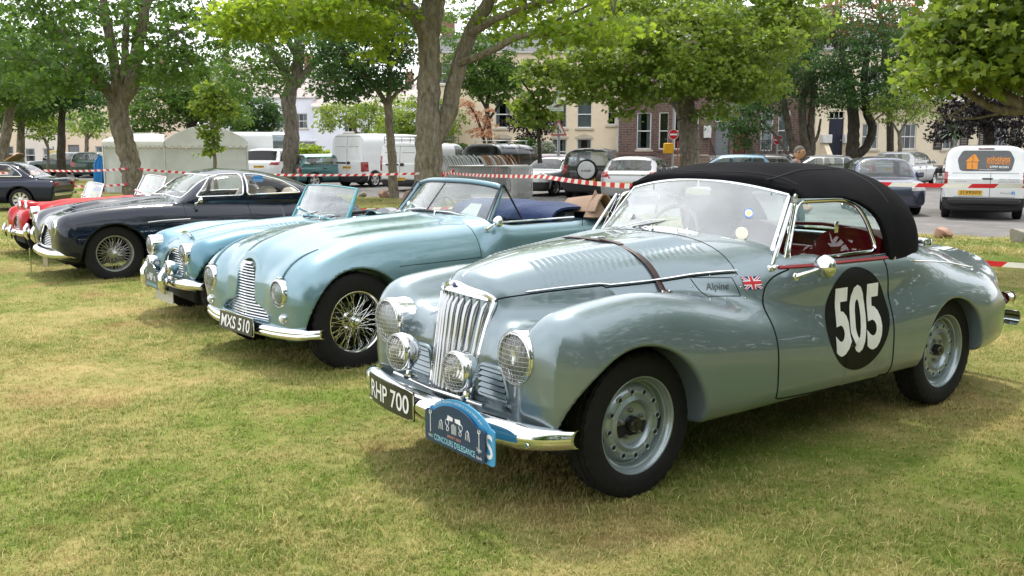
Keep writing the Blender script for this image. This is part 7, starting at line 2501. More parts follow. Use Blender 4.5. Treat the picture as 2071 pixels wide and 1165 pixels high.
def tape_mat(name, col):
 if name in MATS:
  return MATS[name]
 m, nt, out = new_mat(name)
 L = nt.links
 tc = nn(nt, 'TexCoord')
 nz = nn(nt, 'TexNoise', Scale=3.0, Detail=4.0)
 L.new(tc.outputs['Object'], nz.inputs['Vector'])
 mr = nn(nt, 'MapRange')
 mr.inputs['To Min'].default_value = .85
 mr.inputs['To Max'].default_value = 1.12
 L.new(nz.outputs['Fac'], mr.inputs['Value'])
 mx = nn(nt, 'MixRGB', blend_type='MULTIPLY', Fac=1.0, Color1=c4(col))
 L.new(mr.outputs['Result'], mx.inputs['Color2'])
 p = nn(nt, 'BsdfPrincipled', Roughness=.4)
 tr = nn(nt, 'BsdfTranslucent')
 ms = nn(nt, 'MixShader', Fac=.35)
 L.new(mx.outputs['Color'], p.inputs['Base Color'])
 L.new(mx.outputs['Color'], tr.inputs['Color'])
 L.new(p.outputs['BSDF'], ms.inputs[1])
 L.new(tr.outputs['BSDF'], ms.inputs[2])
 L.new(ms.outputs['Shader'], out.inputs['Surface'])
 MATS[name] = m
 return m
def build_small_things():
 T1, T3 = 29.6, 26.5
 tape('tape from the leaning sycamore to the forked sycamore', [pw(283, 342, T1), pw(480, 352, 28.5), pw(848, 351, T3)], stripe=.13)
 tape('tape from the leaning sycamore out past the left edge', [pw(258, 341, T1), pw(95, 345, 31), pw(-120, 352, 32)], stripe=.13)
 tape('lower tape left of the leaning sycamore', [pw(258, 372, T1), pw(150, 376, 30), pw(-60, 380, 31)], stripe=.13)
 tape('lower tape right of the leaning sycamore towards the tent wall', [pw(283, 373, T1), pw(345, 382, 29)], stripe=.13, w=.05)
 tape('tape from the forked sycamore forward to the stake behind the grey-green roadster', [pw(893, 349, T3), pw(1100, 357, 16.5), pw(1330, 379, 11.0)], stripe=.20, sag=.03)
 tape('loose tape end knotted round the forked sycamore', [pw(893, 356, T3), pw(920, 344, T3 - .3), pw(905, 352, T3 - .4), pw(893, 350, T3 - .1)], stripe=.12, w=.05, sag=0)
 tape('tape across the road side in front of the signed van', [pw(1330, 379, 11.0), pw(1750, 371, 10.6), pw(2180, 374, 10.4)], stripe=.28, sag=.02, w=.05)
 tape('low tape over the grass behind the tail of the grey-green roadster', [pw(1800, 518, 8.8), pw(1960, 530, 8.5), pw(2180, 545, 8.2)], stripe=.22, sag=.0, w=.055)
 tape('low tape over the grass behind the open blue drophead', [pw(650, 425, 17), pw(780, 424, 17), pw(1000, 420, 18)], stripe=.16, sag=.0, w=.06)
 st = pmat('stake wood', (.16, .11, .07), .85, var=.2)
 p = pw(1330, 379, 11.0)
 g = gz(0, 11)
 t = thing('wooden_stake', 'wooden stake holding the tape behind the grey-green roadster', 'stake', (p[0], 11.02, g), 0)
 MB().tube([(0, 0, -.05), (0, 0, p[2] - g + .06)], [.016, .018], 6).build('post', st, t)
 for px in (1800, 650):
  Y = 8.8 if px == 1800 else 17
  p = pw(px, 518 if px == 1800 else 425, Y)
  t = thing('wooden_stake', 'short stake with low tape hidden behind the ' + ('black soft top' if px == 1800 else 'turquoise two-seater'), 'stake', (p[0], Y + .02, gz(0, Y)), 0)
  MB().tube([(0, 0, -.05), (0, 0, max(.1, p[2] - gz(0, Y)) + .05)], .015, 6).build('post', st, t)
 pink = pmat('pink granite', (.36, .21, .15), .85, var=.3, vscale=4, bump=.5, bscale=14, dirt=.4, dirt_col=(.20, .18, .15))
 greyr = pmat('grey granite', (.27, .25, .21), .85, var=.3, vscale=4, bump=.5, bscale=14, dirt=.4, dirt_col=(.14, .14, .10))
 for i, (px, py, w, h, m, lab) in enumerate(((1907, 480, 36, 28, pink, 'pinkish boulder on the lawn edge below the signed van'), (2062, 490, 40, 34, greyr, 'grey boulder at the right edge of the lawn'),
            (1181, 421, 22, 17, pink, 'boulder between the folded hood and the black four by four'), (776, 398, 20, 17, pink, 'squared stone left of the slim pale trunk'),
            (824, 402, 22, 20, pink, 'squared stone between the slim trunk and the forked sycamore'), (733, 396, 18, 12, greyr, 'mossy low stone left of the squared stones'),
            (212, 366, 12, 7, greyr, 'small stone on the grass edge by the tent'), (155, 364, 12, 7, greyr, 'small stone near the straight grey trunk'), (1632, 425, 22, 14, pink, 'boulder seen through the side window of the roadster'))):
  Y = F_PX * (CAM_H + .17) / (py - 297.5)
  s = Y / F_PX
  rng = np.random.default_rng(200 + i)
  bm = bmesh.new()
  bmesh.ops.create_icosphere(bm, subdivisions=3, radius=1.0)
  cuts = [(rng.normal(0, 1, 3), rng.uniform(.55, .8)) for _ in range(9)]
  for v in bm.verts:
   c = np.array(v.co)
   for n_, k in cuts:
    n_ = n_ / np.linalg.norm(n_)
    d = c.dot(n_) - k
    if d > 0:
     c = c - n_ * d * .92
   c *= 1 + .05 * mnoise.noise(Vector(c * 2.2 + i))
   v.co = (c[0] * w * s * .62, c[1] * w * s * .5, c[2] * h * s * .72 + h * s * .40)
  me = bpy.data.meshes.new('boulder')
  bm.to_mesh(me)
  bm.free()
  me.materials.append(m)
  me.polygons.foreach_set('use_smooth', [True] * len(me.polygons))
  me.set_sharp_from_angle(angle=.45)
  o = bpy.data.objects.new('boulder', me)
  COL.objects.link(o)
  p = pw(px, py, Y)
  o.location = (p[0], Y, min(gz(0, Y), -.17 if Y > 17.5 else 0) - .03)
  o.rotation_euler = (0, 0, rng.uniform(0, 3))
  tag(o, lab, 'boulder', 'stones along the lawn edge')
 gal = pmat('galvanised post', (.33, .34, .34), .5, .7, var=.15)
 red, wht = pmat('sign red', (.55, .012, .02), .4), pmat('sign white', (.78, .78, .77), .4)
 for i, (px, py, r, Y, lab) in enumerate(((1362, 272, 10, 42.0, 'round red no entry sign on a pole with a yellow box'), (1573, 283, 9.5, 46.5, 'round no entry sign half covered by a branch before the iron balcony'))):
  c = pw(px, py, Y)
  t = thing('no_entry_sign', lab, 'road sign', (c[0], Y, ROAD_Z), 0, 'no entry signs')
  h = c[2] - ROAD_Z
  R = r * Y / F_PX
  MB().tube([(0, .05, 0), (0, .05, h + (1.6 if i == 0 else .4))], .045, 8).build('pole', gal, t)
  d = MB().lathe([(.0, 0), (.0, R), (.02, R), (.02, 0)], 32, 'y', c=(0, -.02, h)).build('disc', red, t)
  MB().bbox((-R * .74, -.028, h - R * .17), (R * .74, -.0215, h + R * .17), .002).build('bar', wht, d)
  MB().lathe([(-.003, R * .93), (-.003, R), (.0, R)], 32, 'y', c=(0, -.02, h)).build('rim', wht, d)
  if i == 0:
   MB().bbox((-.42, -.06, h - .85), (.02, .16, h - .38), .03).build('yellow_box', pmat('yellow box', (.70, .36, .01), .45), t)
   MB().bbox((-.12, -.03, h - 1.95), (.12, .0, h - 1.45), .01).build('notice', wht, t)
   MB().tube([(.22, .05, 0), (.22, .05, h - .3)], .03, 8).build('second_pole', pmat('red pole', (.42, .10, .08), .5), t)
 Y = 40.0
 c = pw(1130, 262, Y)
 t = thing('lamp_column', 'grey lamp column carrying a white plate and a merging traffic warning triangle', 'lamp post', (c[0], Y, ROAD_Z), 0)
 MB().tube([(0, .1, 0), (0, .1, 1.3), (0, .1, 1.4), (0, .1, 8.0)], [.11, .11, .075, .05], 10).tube([(0, .1, 8.0), (.05, -.3, 8.35), (.1, -1.0, 8.45)], .035, 6).build('column', gal, t)
 MB().bbox((.0, -1.45, 8.38), (.2, -.85, 8.50), .04).build('lantern', gal, t)
 zc = c[2] - ROAD_Z
 tri = MB().prism(roundpoly([(-.36, -.26), (.36, -.26), (0, .44)], .06), 0, .02, lambda u, v, q: (u, q, zc + v)).build('warning_triangle', pmat('faded sign red', (.48, .13, .11), .5), t, smooth=False)
 MB().prism(roundpoly([(-.25, -.19), (.25, -.19), (0, .30)], .03), -.004, -.001, lambda u, v, q: (u, q, zc + v)).build('triangle_face', wht, tri, smooth=False)
 MB().tube([(-.03, -.008, zc - .17), (-.03, -.008, zc + .18)], .025, 5).tube([(.09, -.008, zc - .15), (.06, -.008, zc - .05), (-.02, -.008, zc + .03)], .02, 5).build('arrow', pmat('sign black', (.015, .015, .015), .5), tri)
 c2 = pw(1122, 213, Y)
 z2 = c2[2] - ROAD_Z
 pl = MB().bbox((c2[0] - c[0] - .36, -.02, z2 - .25), (c2[0] - c[0] + .38, .005, z2 + .28), .01).build('information_plate', pmat('plate pale green', (.62, .68, .58), .5), t)
 for k, (txt, w) in enumerate((('Pay and display', .50), ('between 8am and 5pm', .56))):
  Vt, Ft = fit_text(txt, w, .055, .004)
  raw_build('print', [(c2[0] - c[0] + v[0], -.024, z2 - .08 - .09 * k + v[1]) for v in Vt], Ft, pmat('sign black', (.015, .015, .015), .5), pl, False)
 MB().bbox((-.14, -.03, z2 - .62), (.10, .0, z2 - .34), .01).build('small_notice', pmat('sign yellow', (.62, .50, .18), .5), t)
 for (px, py, Y, lab) in ((108, 312, 60, 'thin post with a small yellow sign by the pub'), (812, 272, 75, 'grey green direction sign above the tall white van')):
  c = pw(px, py, Y)
  t = thing('street_sign', lab, 'street sign', (c[0], Y, ROAD_Z), 0)
  h = c[2] - ROAD_Z
  MB().tube([(0, .05, 0), (0, .05, h + .5)], .05, 8).build('pole', gal, t)
  MB().bbox((-.35, -.02, h - .25), (.35, .01, h + .25), .02).build('plate', pmat('sign yellow', (.62, .50, .18), .5) if px < 200 else pmat('sign grey green', (.28, .36, .34), .5), t)
 br = brick_mat('garden wall stone', (.22, .15, .11), (.15, .10, .08), (.25, .22, .18))
 cap = pmat('coping stone', (.33, .30, .26), .85, var=.15, vscale=3)
 for (pa, pb, Y, h, lab) in ((1700, 1900, 52.0, .55, 'low brown wall before the townhouse garden'), (880, 1130, 54.5, .8, 'garden wall before the cream terrace'), (1360, 1430, 54.0, 1.1, 'stone wall stub right of the plane tree')):
  x0, x1 = ux(pa, Y), ux(pb, Y)
  t = thing('garden_wall', lab, 'wall', (x0, Y, -.12), 0)
  MB().bbox((0, 0, 0), (x1 - x0, .3, h), .01).build('wall', br, t, smooth=False)
  nst = max(2, int((x1 - x0) / .8))
  cm = MB().bbox((.006, -.04, h + .002), ((x1 - x0) / nst - .006, .34, h + .09), .012).mesh('coping')
  for k in range(nst):
   shared('coping', cm, cap, t, (k * (x1 - x0) / nst, 0, 0))
def build_person():
 Y = 16.3
 c = pw(1607, 310, Y)
 base = thing('person', 'man with short grey hair in a grey jacket walking behind the black soft top', 'person', (c[0], Y, gz(0, Y)), 0)
 H = 1.66
 skin = pmat('skin', (.50, .27, .19), .5, var=.08, vscale=8)
 fx = np.array([.96, -.28, 0])             # the way he walks
 sd = np.array([-.28, -.96, 0])            # his right side, towards the camera
 def P(f, s, z):
  return tuple(fx * f + sd * s + np.array([0, 0, z]))
 joints = {'pelvis': (P(0, 0, .90), .135), 'waist': (P(.01, 0, 1.02), .125), 'chest': (P(.02, 0, 1.22), .150), 'neck': (P(.03, 0, 1.40), .062), 'skull': (P(.06, 0, 1.47), .058),
    'rs': (P(.02, .18, 1.37), .078), 're': (P(-.08, .22, 1.09), .052), 'rw': (P(.02, .22, .86), .036), 'ls': (P(.02, -.18, 1.37), .078), 'le': (P(.06, -.22, 1.10), .052), 'lw': (P(.20, -.20, .90), .036),
    'rh': (P(0, .09, .84), .105), 'rk': (P(.16, .10, .47), .070), 'ra': (P(.14, .10, .09), .045), 'rt': (P(.32, .11, .035), .035), 'lh': (P(0, -.09, .84), .105), 'lk': (P(-.04, -.10, .46), .070), 'la': (P(-.30, -.10, .14), .045), 'lt': (P(-.16, -.11, .035), .035)}
 edges = [('pelvis', 'waist'), ('waist', 'chest'), ('chest', 'neck'), ('neck', 'skull'), ('chest', 'rs'), ('rs', 're'), ('re', 'rw'), ('chest', 'ls'), ('ls', 'le'), ('le', 'lw'), ('pelvis', 'rh'), ('rh', 'rk'), ('rk', 'ra'), ('ra', 'rt'), ('pelvis', 'lh'), ('lh', 'lk'), ('lk', 'la'), ('la', 'lt')]
 def skinned(name, names, eds, grow, m, root, parent):
  me = bpy.data.meshes.new(name)
  idx = {n: i for i, n in enumerate(names)}
  me.from_pydata([joints[n][0] for n in names], [(idx[a], idx[b]) for a, b in eds], [])
  o = bpy.data.objects.new(name, me)
  COL.objects.link(o)
  md = o.modifiers.new('Skin', 'SKIN')
  md.use_smooth_shade = True
  for n, sv in zip(names, me.skin_vertices[0].data):
   r = joints[n][1] * grow.get(n, grow.get('*', 1))
   sv.radius = (r, r)
   sv.use_root = n == root
  sb = o.modifiers.new('Subdivision', 'SUBSURF')
  sb.levels = sb.render_levels = 2
  me.materials.append(m)
  o.parent = parent
  return o
 body = skinned('body', list(joints), edges, {'*': .94}, skin, 'pelvis', base)
 up = ['waist', 'chest', 'neck', 'rs', 're', 'rw', 'ls', 'le', 'lw', 'pelvis']
 skinned('jacket', up, [e for e in edges if e[0] in up and e[1] in up], {'*': 1.14, 'neck': 1.05, 'pelvis': 1.12, 'rw': 1.25, 'lw': 1.25}, pmat('grey jacket', (.13, .135, .16), .8, var=.15, bump=.3, bscale=25), 'chest', body)
 lg = ['pelvis', 'rh', 'rk', 'ra', 'lh', 'lk', 'la']
 skinned('trousers', lg, [e for e in edges if e[0] in lg and e[1] in lg], {'*': 1.15, 'ra': 1.5, 'la': 1.5}, pmat('blue jeans', (.035, .05, .10), .85, var=.15, bump=.3, bscale=30), 'pelvis', body)
 for k in ('r', 'l'):
  a, t_ = np.array(joints[k + 'a'][0]), np.array(joints[k + 't'][0])
  MB().tube([a + (t_ - a) * q + (0, 0, -.05 + .02 * q) for q in (-.35, .0, .5, 1.15)], [.04, .05, .048, .03], 10).build('shoe', pmat('shoe leather', (.03, .022, .018), .5), body)
  w = np.array(joints[k + 'w'][0])
  dn = np.array([0, 0, -1.0])
  hand = MB().tube([w, w + dn * .05 + fx * .01, w + dn * .10 + fx * .02], [.028, .038, .034], 8, flat=.6)
  for i in range(4):
   o = (i - 1.5) * .018
   hand.tube([w + dn * .09 + fx * (o + .02), w + dn * .13 + fx * (o + .025), w + dn * (.16 - abs(i - 1.3) * .008) + fx * (o + .015) + sd * .012], [.0095, .009, .007], 6)
  hand.tube([w + dn * .03 + fx * .03, w + dn * .07 + fx * .065, w + dn * .10 + fx * .07], [.012, .011, .008], 6)
  hand.build('hand', skin, body)
 hz = 1.565
 bm = bmesh.new()
 bmesh.ops.create_uvsphere(bm, u_segments=32, v_segments=24, radius=1)
 fd = np.array([.90, -.43, 0])             # looks to the right of the picture
 rd = np.array([-.43, -.90, 0])
 for v in bm.verts:
  f, s, u = v.co.x, v.co.y, v.co.z
  F_ = f * .092 + (.012 if f < 0 else 0) * f
  S_ = s * .070 * (1 - .20 * max(0, -u) ** 1.5)
  U_ = u * .108
  if f > .3:
   w = math.exp(-(s / .16) ** 2)
   F_ += .020 * w * math.exp(-((u + .10) / .17) ** 2) + .006 * w * math.exp(-((u + .55) / .16) ** 2) + .008 * math.exp(-((u - .22) / .10) ** 2)
   F_ -= .010 * (math.exp(-((abs(s) - .36) / .14) ** 2)) * math.exp(-((u - .05) / .11) ** 2)
   F_ += .010 * math.exp(-((u + .85) / .15) ** 2) * math.exp(-(s / .3) ** 2)
  q = fd * (F_ + .085) + rd * S_
  v.co = (q[0], q[1], U_ + hz)
 me = bpy.data.meshes.new('head')
 bm.to_mesh(me)
 bm.free()
 me.polygons.foreach_set('use_smooth', [True] * len(me.polygons))
 me.materials.append(skin)
 hd = bpy.data.objects.new('head', me)
 COL.objects.link(hd)
 hd.parent = body
 hp = lambda f, s, u: fd * (f + .085) + rd * s + np.array([0, 0, hz + u])
 hair = np.array([[hp(.100 * math.cos(e) * math.cos(a) - .006, .0755 * math.cos(e) * math.sin(a), .117 * math.sin(e) + .002) for e in np.linspace(-.05 if abs(a) > 1.25 else .55, PI / 2, 9)] for a in np.linspace(-PI, PI, 33)])
 MB().slab(hair, .006).build('hair', pmat('grey hair', (.13, .115, .10), .8, var=.3, vscale=40, bump=.6, bscale=160), body)
 for s in (1, -1):
  ear = MB().tube([hp(-.005, .078 * s, -.03), hp(-.02, .084 * s, .0), hp(-.01, .084 * s, .028), hp(.008, .079 * s, .02)], [.008, .012, .012, .006], 8)
  ear.build('ear', skin, body)
  MB().lathe([(.0, .010), (.005, .007), (.006, 0)], 10, 'x', c=hp(.082, .028 * s, .008), M=rotm('Z', -.45)).build('eye', pmat('eye dark', (.03, .025, .02), .2), body)
  MB().tube([hp(.094, .014 * s, .024), hp(.090, .032 * s, .030), hp(.078, .046 * s, .024)], .004, 6).build('eyebrow', pmat('grey hair', (.13, .115, .10), .8), body)
 MB().tube([hp(.090, .024, -.060), hp(.096, 0, -.058), hp(.090, -.024, -.060)], .0045, 6).build('mouth', pmat('lips', (.32, .13, .11), .5), body)
 MB().tube([P(.05, 0, 1.395), P(.09, .05, 1.37), P(.12, .0, 1.30)], [.02, .016, .01], 6).build('collar', pmat('collar white', (.55, .55, .56), .7), body)
build_tent()
build_barriers()
build_small_things()
build_person()
# ------------------------------------------------------------------ grey-green roadster with the black hood, number 505
def build_alpine():
 car = thing('classic_roadster', 'grey-green roadster with raised black soft top and racing number 505 on its door', 'car',
    (0.1428, 4.368, 0.0), 0.6497 + PI, 'classic cars lined up on the grass')
 paint = pmat('grey green metallic paint', (0.200, 0.258, 0.285), 0.30, 0.6, coat=1.0, coat_rough=0.02, var=0.03, vscale=3, rvar=0.03)
 gap = pmat('panel gap', (.008, .010, .011), .8, spec=.1)
 ch = chrome()
 a_h = pch([(.62, .18), (.5, .205), (.2, .305), (0, .375), (-.3, .505), (-.67, .675), (-.85, .72), (-1.1, .75), (-1.76, .757), (-2.3, .735), (-2.8, .66), (-3.2, .55), (-3.6, .40)])
 zt_h = pch([(.62, .90), (.55, .925), (.45, .955), (.32, .99), (.1, 1.03), (-.2, 1.055), (-.84, 1.08), (-1.1, 1.05), (-1.4, 1.0), (-2.0, .995), (-2.35, .985), (-2.6, .95), (-3.0, .835), (-3.3, .69), (-3.6, .48)])
 zc_h = pch([(.62, .72), (0, .70), (-.67, .66), (-1.0, .6), (-2.3, .6), (-3.6, .42)])
 nt_h = pch([(.6, 2.7), (0, 2.6), (-.67, 3), (-1, 5), (-1.3, 6.5), (-2.0, 6.5), (-2.4, 4), (-3.0, 2.6), (-3.6, 2.2)])
 zb_h = pch([(.6, .40), (.3, .40), (-.2, .29), (-2.6, .285), (-3.1, .31), (-3.6, .36)])
 a_t = pch([(-.1, .70), (-.3, .765), (-.6, .775), (-2.4, .775), (-2.9, .74), (-3.6, .5)])
 zc_w = pch([(.6, .58), (0, .56), (-1.0, .48), (-1.6, .42)])
 zt_w = pch([(.66, .76), (.6, .79), (.5, .835), (.3, .878), (0, .898), (-.3, .862), (-.62, .778), (-.94, .70), (-1.27, .61), (-1.6, .53)])
 a_w = pch([(.66, .15), (.5, .175), (.2, .178), (-.6, .178), (-1.0, .17), (-1.4, .145), (-1.6, .11)])
 zt_r = pch([(-1.4, .52), (-1.6, .66), (-1.8, .745), (-2.05, .795), (-2.3, .815), (-2.6, .80), (-2.9, .735), (-3.2, .61), (-3.5, .42)])
 a_r = pch([(-1.4, .15), (-1.7, .19), (-2.0, .205), (-2.8, .205), (-3.1, .18), (-3.5, .12)])
 yc_r = pch([(-1.4, .585), (-2.8, .59), (-3.1, .56), (-3.5, .44)])
 def body(x, y, z):
  hull = loft(x, y, z, a_h(x), zc_h(x), zt_h(x), zb_h(x), nt_h(x), 5.0)
  xf_h = 0.552 - 0.17 * (z - .446) - 1.6 * np.minimum(y, .3) ** 2
  hull = smax(hull, (x - xf_h), .05)
  hull = smax(hull, -3.50 + 0.35 * (z - .6) ** 2 * 2 - x, .25)
  tub = loft(x, y, z, a_t(x), .5, .86, .285, 3.2, 7.0)
  tub = np.maximum(tub, np.maximum(x + .12, -3.3 - x))
  q = np.clip((y - .17) / .11, 0, 1)
  ap = np.maximum(y - .66, x - (.468 + .028 * q * q * (3 - 2 * q) - .16 * np.maximum(y - .25, 0) ** 2 - .25 * np.maximum(z - .62, 0)))
  ap = smax(ap, np.abs(z - .55) - .20, .10)
  ap = smax(ap, -x - .2, .05)
  w = loft(x, y, z, a_w(x), zc_w(x), zt_w(x), .30, 2.15, 4.0, .617)
  xf_w = .565 - 1.5 * np.maximum(y - .52, 0) ** 2 - .12 * np.maximum(.50 - z, 0)
  w = smax(w, x - xf_w, .16)
  w = np.maximum(w, -1.62 - x)
  r = loft(x, y, z, a_r(x), .5, zt_r(x), .30, 2.3, 4.5, yc_r(x))
  r = smax(r, -3.44 + 1.1 * (z - .5) ** 2 + .5 * np.maximum(y - .45, 0) ** 2 - x, .2)
  r = np.maximum(r, x + 1.4)
  d = smin(hull, tub, .05)
  d = smin(d, ap, .11)
  d = smin(d, w, .085)
  d = smin(d, r, .09)
  d = smax(d, .285 + .02 * np.maximum(x, 0) - z, .03)
  a1 = np.maximum(np.hypot(x - .10, z - .30) - .40, .36 - y)
  a2 = np.maximum(np.hypot(x + 2.41, z - .31) - .345, .42 - y)
  d = smax(d, -a1, .018)
  d = smax(d, -a2, .018)
  ck = np.maximum(np.maximum(np.abs(x + 1.55) - .56, y - .655), .48 - z)
  ck2 = np.maximum(np.maximum(np.abs(x + 1.80) - .50, y - .64), .48 - z)
  d = smax(d, -smin(ck, ck2, .1), .03)
  return d
 V, F, N = sdf_mesh(body, (-3.62, 0, .26), (.62, .82, 1.10), .0115)
 c = V[F].mean(1)
 nrm = N[F].mean(1)
 ybl = np.interp(-c[:, 0], [-.46, .68], [.205, .625])
 bon = (np.abs(c[:, 1]) < ybl) & (c[:, 0] < .50) & (c[:, 0] > -.68) & (c[:, 2] > .78)
 door = in_poly(c[:, 0], c[:, 2], [(-.775, .345), (-.766, .75), (-.79, .85), (-.86, .905), (-.955, .94), (-.955, 1.0), (-1.74, 1.0), (-1.75, .7), (-1.765, .30)]) & (np.abs(c[:, 1]) > .66)
 boot = (np.abs(c[:, 1]) < .40) & (c[:, 0] < -2.62) & (nrm[:, 2] > .15) & (c[:, 2] > .45)
 mesh_part('body', V, F, N, paint, car, ~(bon | door | boot))
 mesh_part('bonnet', V, F, N, paint, car, bon)
 mesh_part('door', V, F, N, paint, car, door & (c[:, 1] > 0), label='door bearing the black roundel')
 mesh_part('door', V, F, N, paint, car, door & (c[:, 1] < 0))
 mesh_part('boot_lid', V, F, N, paint, car, boot)
 MB().bbox((-3.2, -.6, .25), (-.45, .6, .30), .01).build('underbody', pmat('underseal', (.012, .012, .012), .8), car)
 MB().bbox((-.25, -.62, .25), (.42, .62, .34), .02).build('chassis', pmat('underseal', (.012, .012, .012), .8), car)
 g = MB()
 def edge(s, x0, n):
  t = np.linspace(0, 1, n)
  x = x0 + (-.675 - x0) * t
  q = (.455 - x) / 1.13
  return snap(body, np.stack([x, s * (.215 + .415 * q), .868 + .072 * q + .012 * np.sin(PI * q)], 1))
 for pts in ([(-.955, .932), (-.86, .905), (-.79, .85), (-.766, .75), (-.768, .6), (-.778, .345), (-1.0, .322), (-1.765, .298), (-1.755, .55), (-1.742, .92)],):
  for s in (1, -1):
   P = line_on(body, pts, 'side', 90, s, -.0005)
   g.tube(P, .0042, 5)
 for s in (1, -1):
  P = edge(s, .44, 50)
  g.tube(P, .0035, 5)
 P = line_on(body, [(-.68, -.62), (-.70, -.3), (-.71, 0), (-.70, .3), (-.68, .62)], 'top', 40, 1, -.0005)
 g.tube(P, .0028, 5)
 g.build('panel_gap', gap, car)
 strip = MB()
 for s in (1, -1):
  P = edge(s, .30, 40)
  P = P + fgrad(body, P) * .003
  P[:, 2] += .012
  strip.tube(P, np.concatenate([[.002], np.full(38, .007), [.004]]), 8, flat=.7)
 strip.build('bonnet_strip', ch, car)
 bead = MB()
 for s in (1, -1):
  P = line_on(body, [(-2.0, .90), (-2.5, .845), (-2.9, .78)], 'side', 30, s, .002)
  bead.tube(P, .004, 6)
 bead.build('waist_bead', ch, car)
 def nose(yy, zz):
  return .565 - .17 * (zz - .446) - 1.75 * np.minimum(abs(yy), .3) ** 2
 gr = MB()
 outline = [(-.155, .405), (-.165, .55), (-.185, .75), (-.203, .845), (-.175, .872), (-.09, .893), (0, .91), (.09, .893), (.175, .872), (.203, .845), (.185, .75), (.165, .55), (.155, .405)]
 P = [(nose(u, v) + .004, u, v) for u, v in outline]
 o2 = pch([(i, p[0]) for i, p in enumerate(outline)]), pch([(i, p[1]) for i, p in enumerate(outline)])
 t = np.linspace(0, len(outline) - 1, 70)
 P = np.stack([[nose(u, v) + .004 for u, v in zip(o2[0](t), o2[1](t))], o2[0](t), o2[1](t)], 1)
 gr.tube(P, .014, 8, flat=1.0)
 grille = gr.build('grille', ch, car)
 cap = np.array([[(nose(u, .86) + .006 - .012 * k * k, u, .850 + .022 * k + .026 * (1 - (abs(u) / .19) ** 1.5)) for u in np.linspace(-.185, .185, 17)] for k in np.linspace(0, 1, 4)])
 MB().slab(cap, (.012, 0, 0)).build('grille_top_band', ch, grille)
 back = np.array([[(nose(u, v) - .035, u, v) for u in np.linspace(-.15, .15, 9)] for v in np.linspace(.41, .86, 8)])
 MB().slab(back, (-.02, 0, 0)).build('grille_void', pmat('dark void', (.008, .008, .009), .8), grille)
 for k in range(9):
  u0 = (k - 4) / 4.0
  zz = np.linspace(.415, .855, 12)
  yy = u0 * np.interp(zz, [.41, .86], [.128, .165])
  xx = np.array([nose(a, b) for a, b in zip(yy, zz)])
  xx[-1] -= .02
  xx[-2] -= .004
  MB().tube(np.stack([xx, yy, zz], 1), np.concatenate([np.linspace(.0135, .0165, 11), [.010]]), 10).build('slat', pmat('grille slat steel', (.46, .47, .48), .2, 1.0, var=.08), grille)
 MB().lathe([(0, .013), (.006, .013), (.008, .009), (.009, 0)], 16, 'x', c=(nose(0, .905) + .012, 0, .905)).build('badge', pmat('blue enamel', (.03, .05, .25), .2, coat=1), grille)
 for s in (1, -1):
  headlamp(car, 'headlight', (.545, s * .513, .672), .112, True, .10)
  sp = headlamp(car, 'spot_lamp', (.655, s * .237, .578), .088, True, .03, shell=True)
  MB().tube([(.60, s * .237, .495), (.605, s * .237, .462), (.605, s * .237, .44)], [.012, .016, .016], 8).lathe([(0, .026), (.012, .026), (.014, .012)], 12, 'z', c=(.605, s * .237, .447)).build('bracket', ch, sp)
  side_lamp(car, (.522, s * .56, .501), .035)
 MB().tube([(.61, -.36, .448), (.615, 0, .44), (.61, .37, .452)], .0085, 10).build('lamp_bar', ch, car)
 for s in (1, -1):
  pol = [(.205, .585), (.36, .585), (.405, .47), (.395, .45), (.20, .45), (.19, .47)]
  rp = roundpoly([(u * s, v) for u, v in pol], .03)
  fx = lambda u, v: .500 - .15 * max(abs(u) - .2, 0) ** 2
  P = np.array([(fx(u, v) + .004, u, v) for u, v in rp])
  fr = MB().tube(P, .011, 8, closed=True).build('fascia_vent', paint, car)
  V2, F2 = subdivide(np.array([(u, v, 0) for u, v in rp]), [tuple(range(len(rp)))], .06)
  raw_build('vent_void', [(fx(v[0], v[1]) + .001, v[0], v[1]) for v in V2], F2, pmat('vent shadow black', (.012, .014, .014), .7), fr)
  for k in range(5):
   z0 = .463 + k * .0255
   u1 = np.interp(z0, [.45, .585], [.398, .352])
   st = np.array([[(fx(u, z0) + .004 + .010 * q, u * s, z0 + .017 * (1 - q)) for u in np.linspace(.20, u1, 6)] for q in (0, 1)])
   MB().slab(st, .003).build('slat', paint, fr)
 yy = np.linspace(-.765, .765, 41)
 prof = np.array([(-.012, .062), (.012, .058), (.028, .042), (.038, .018), (.040, -.006), (.033, -.028), (.018, -.046), (-.006, -.058)])
 xb = lambda y: .675 - .13 * (abs(y) / .765) ** 2.2 - .10 * max(0, (abs(y) - .60) / .165) ** 2
 G = np.array([[(xb(y) + p[0] * (1 if abs(y) < .74 else .6), y, .370 + p[1] * np.interp(abs(y), [0, .6, .765], [1, .92, .62])) for p in prof] for y in yy])
 MB().slab(G, (-.012, 0, 0)).build('bumper', ch, car)
 val = np.array([[(xb(y) - .02 - q * (xb(y) - .47 - .0 * abs(y)), y, .385 + .035 * q) for q in (0, .5, 1)] for y in np.linspace(-.68, .68, 25)])
 MB().slab(val, -.006).build('valance', paint, car)
 for s in (.66, .25, -.25, -.66):
  MB().lathe([(0, .011), (.006, .010), (.008, 0)], 12, 'x', c=(xb(s) + .036, s, .352)).build('bumper_bolt', ch, car)
 blk = pmat('plate black', (.014, .014, .014), .35, coat=.4)
 whi = pmat('plate characters', (.78, .78, .75), .4)
 fp = lambda u, v, t: (.722 + t - .20 * (abs(u - .12) / .765) ** 2 * 1.0, u - .245, v + .375)
 Pg = np.array([[fp(u, v, 0) for v in (-.066, .066)] for u in np.linspace(-.235, .235, 15)])
 pl = MB().slab(Pg, (-.006, 0, 0)).build('number_plate', blk, car)
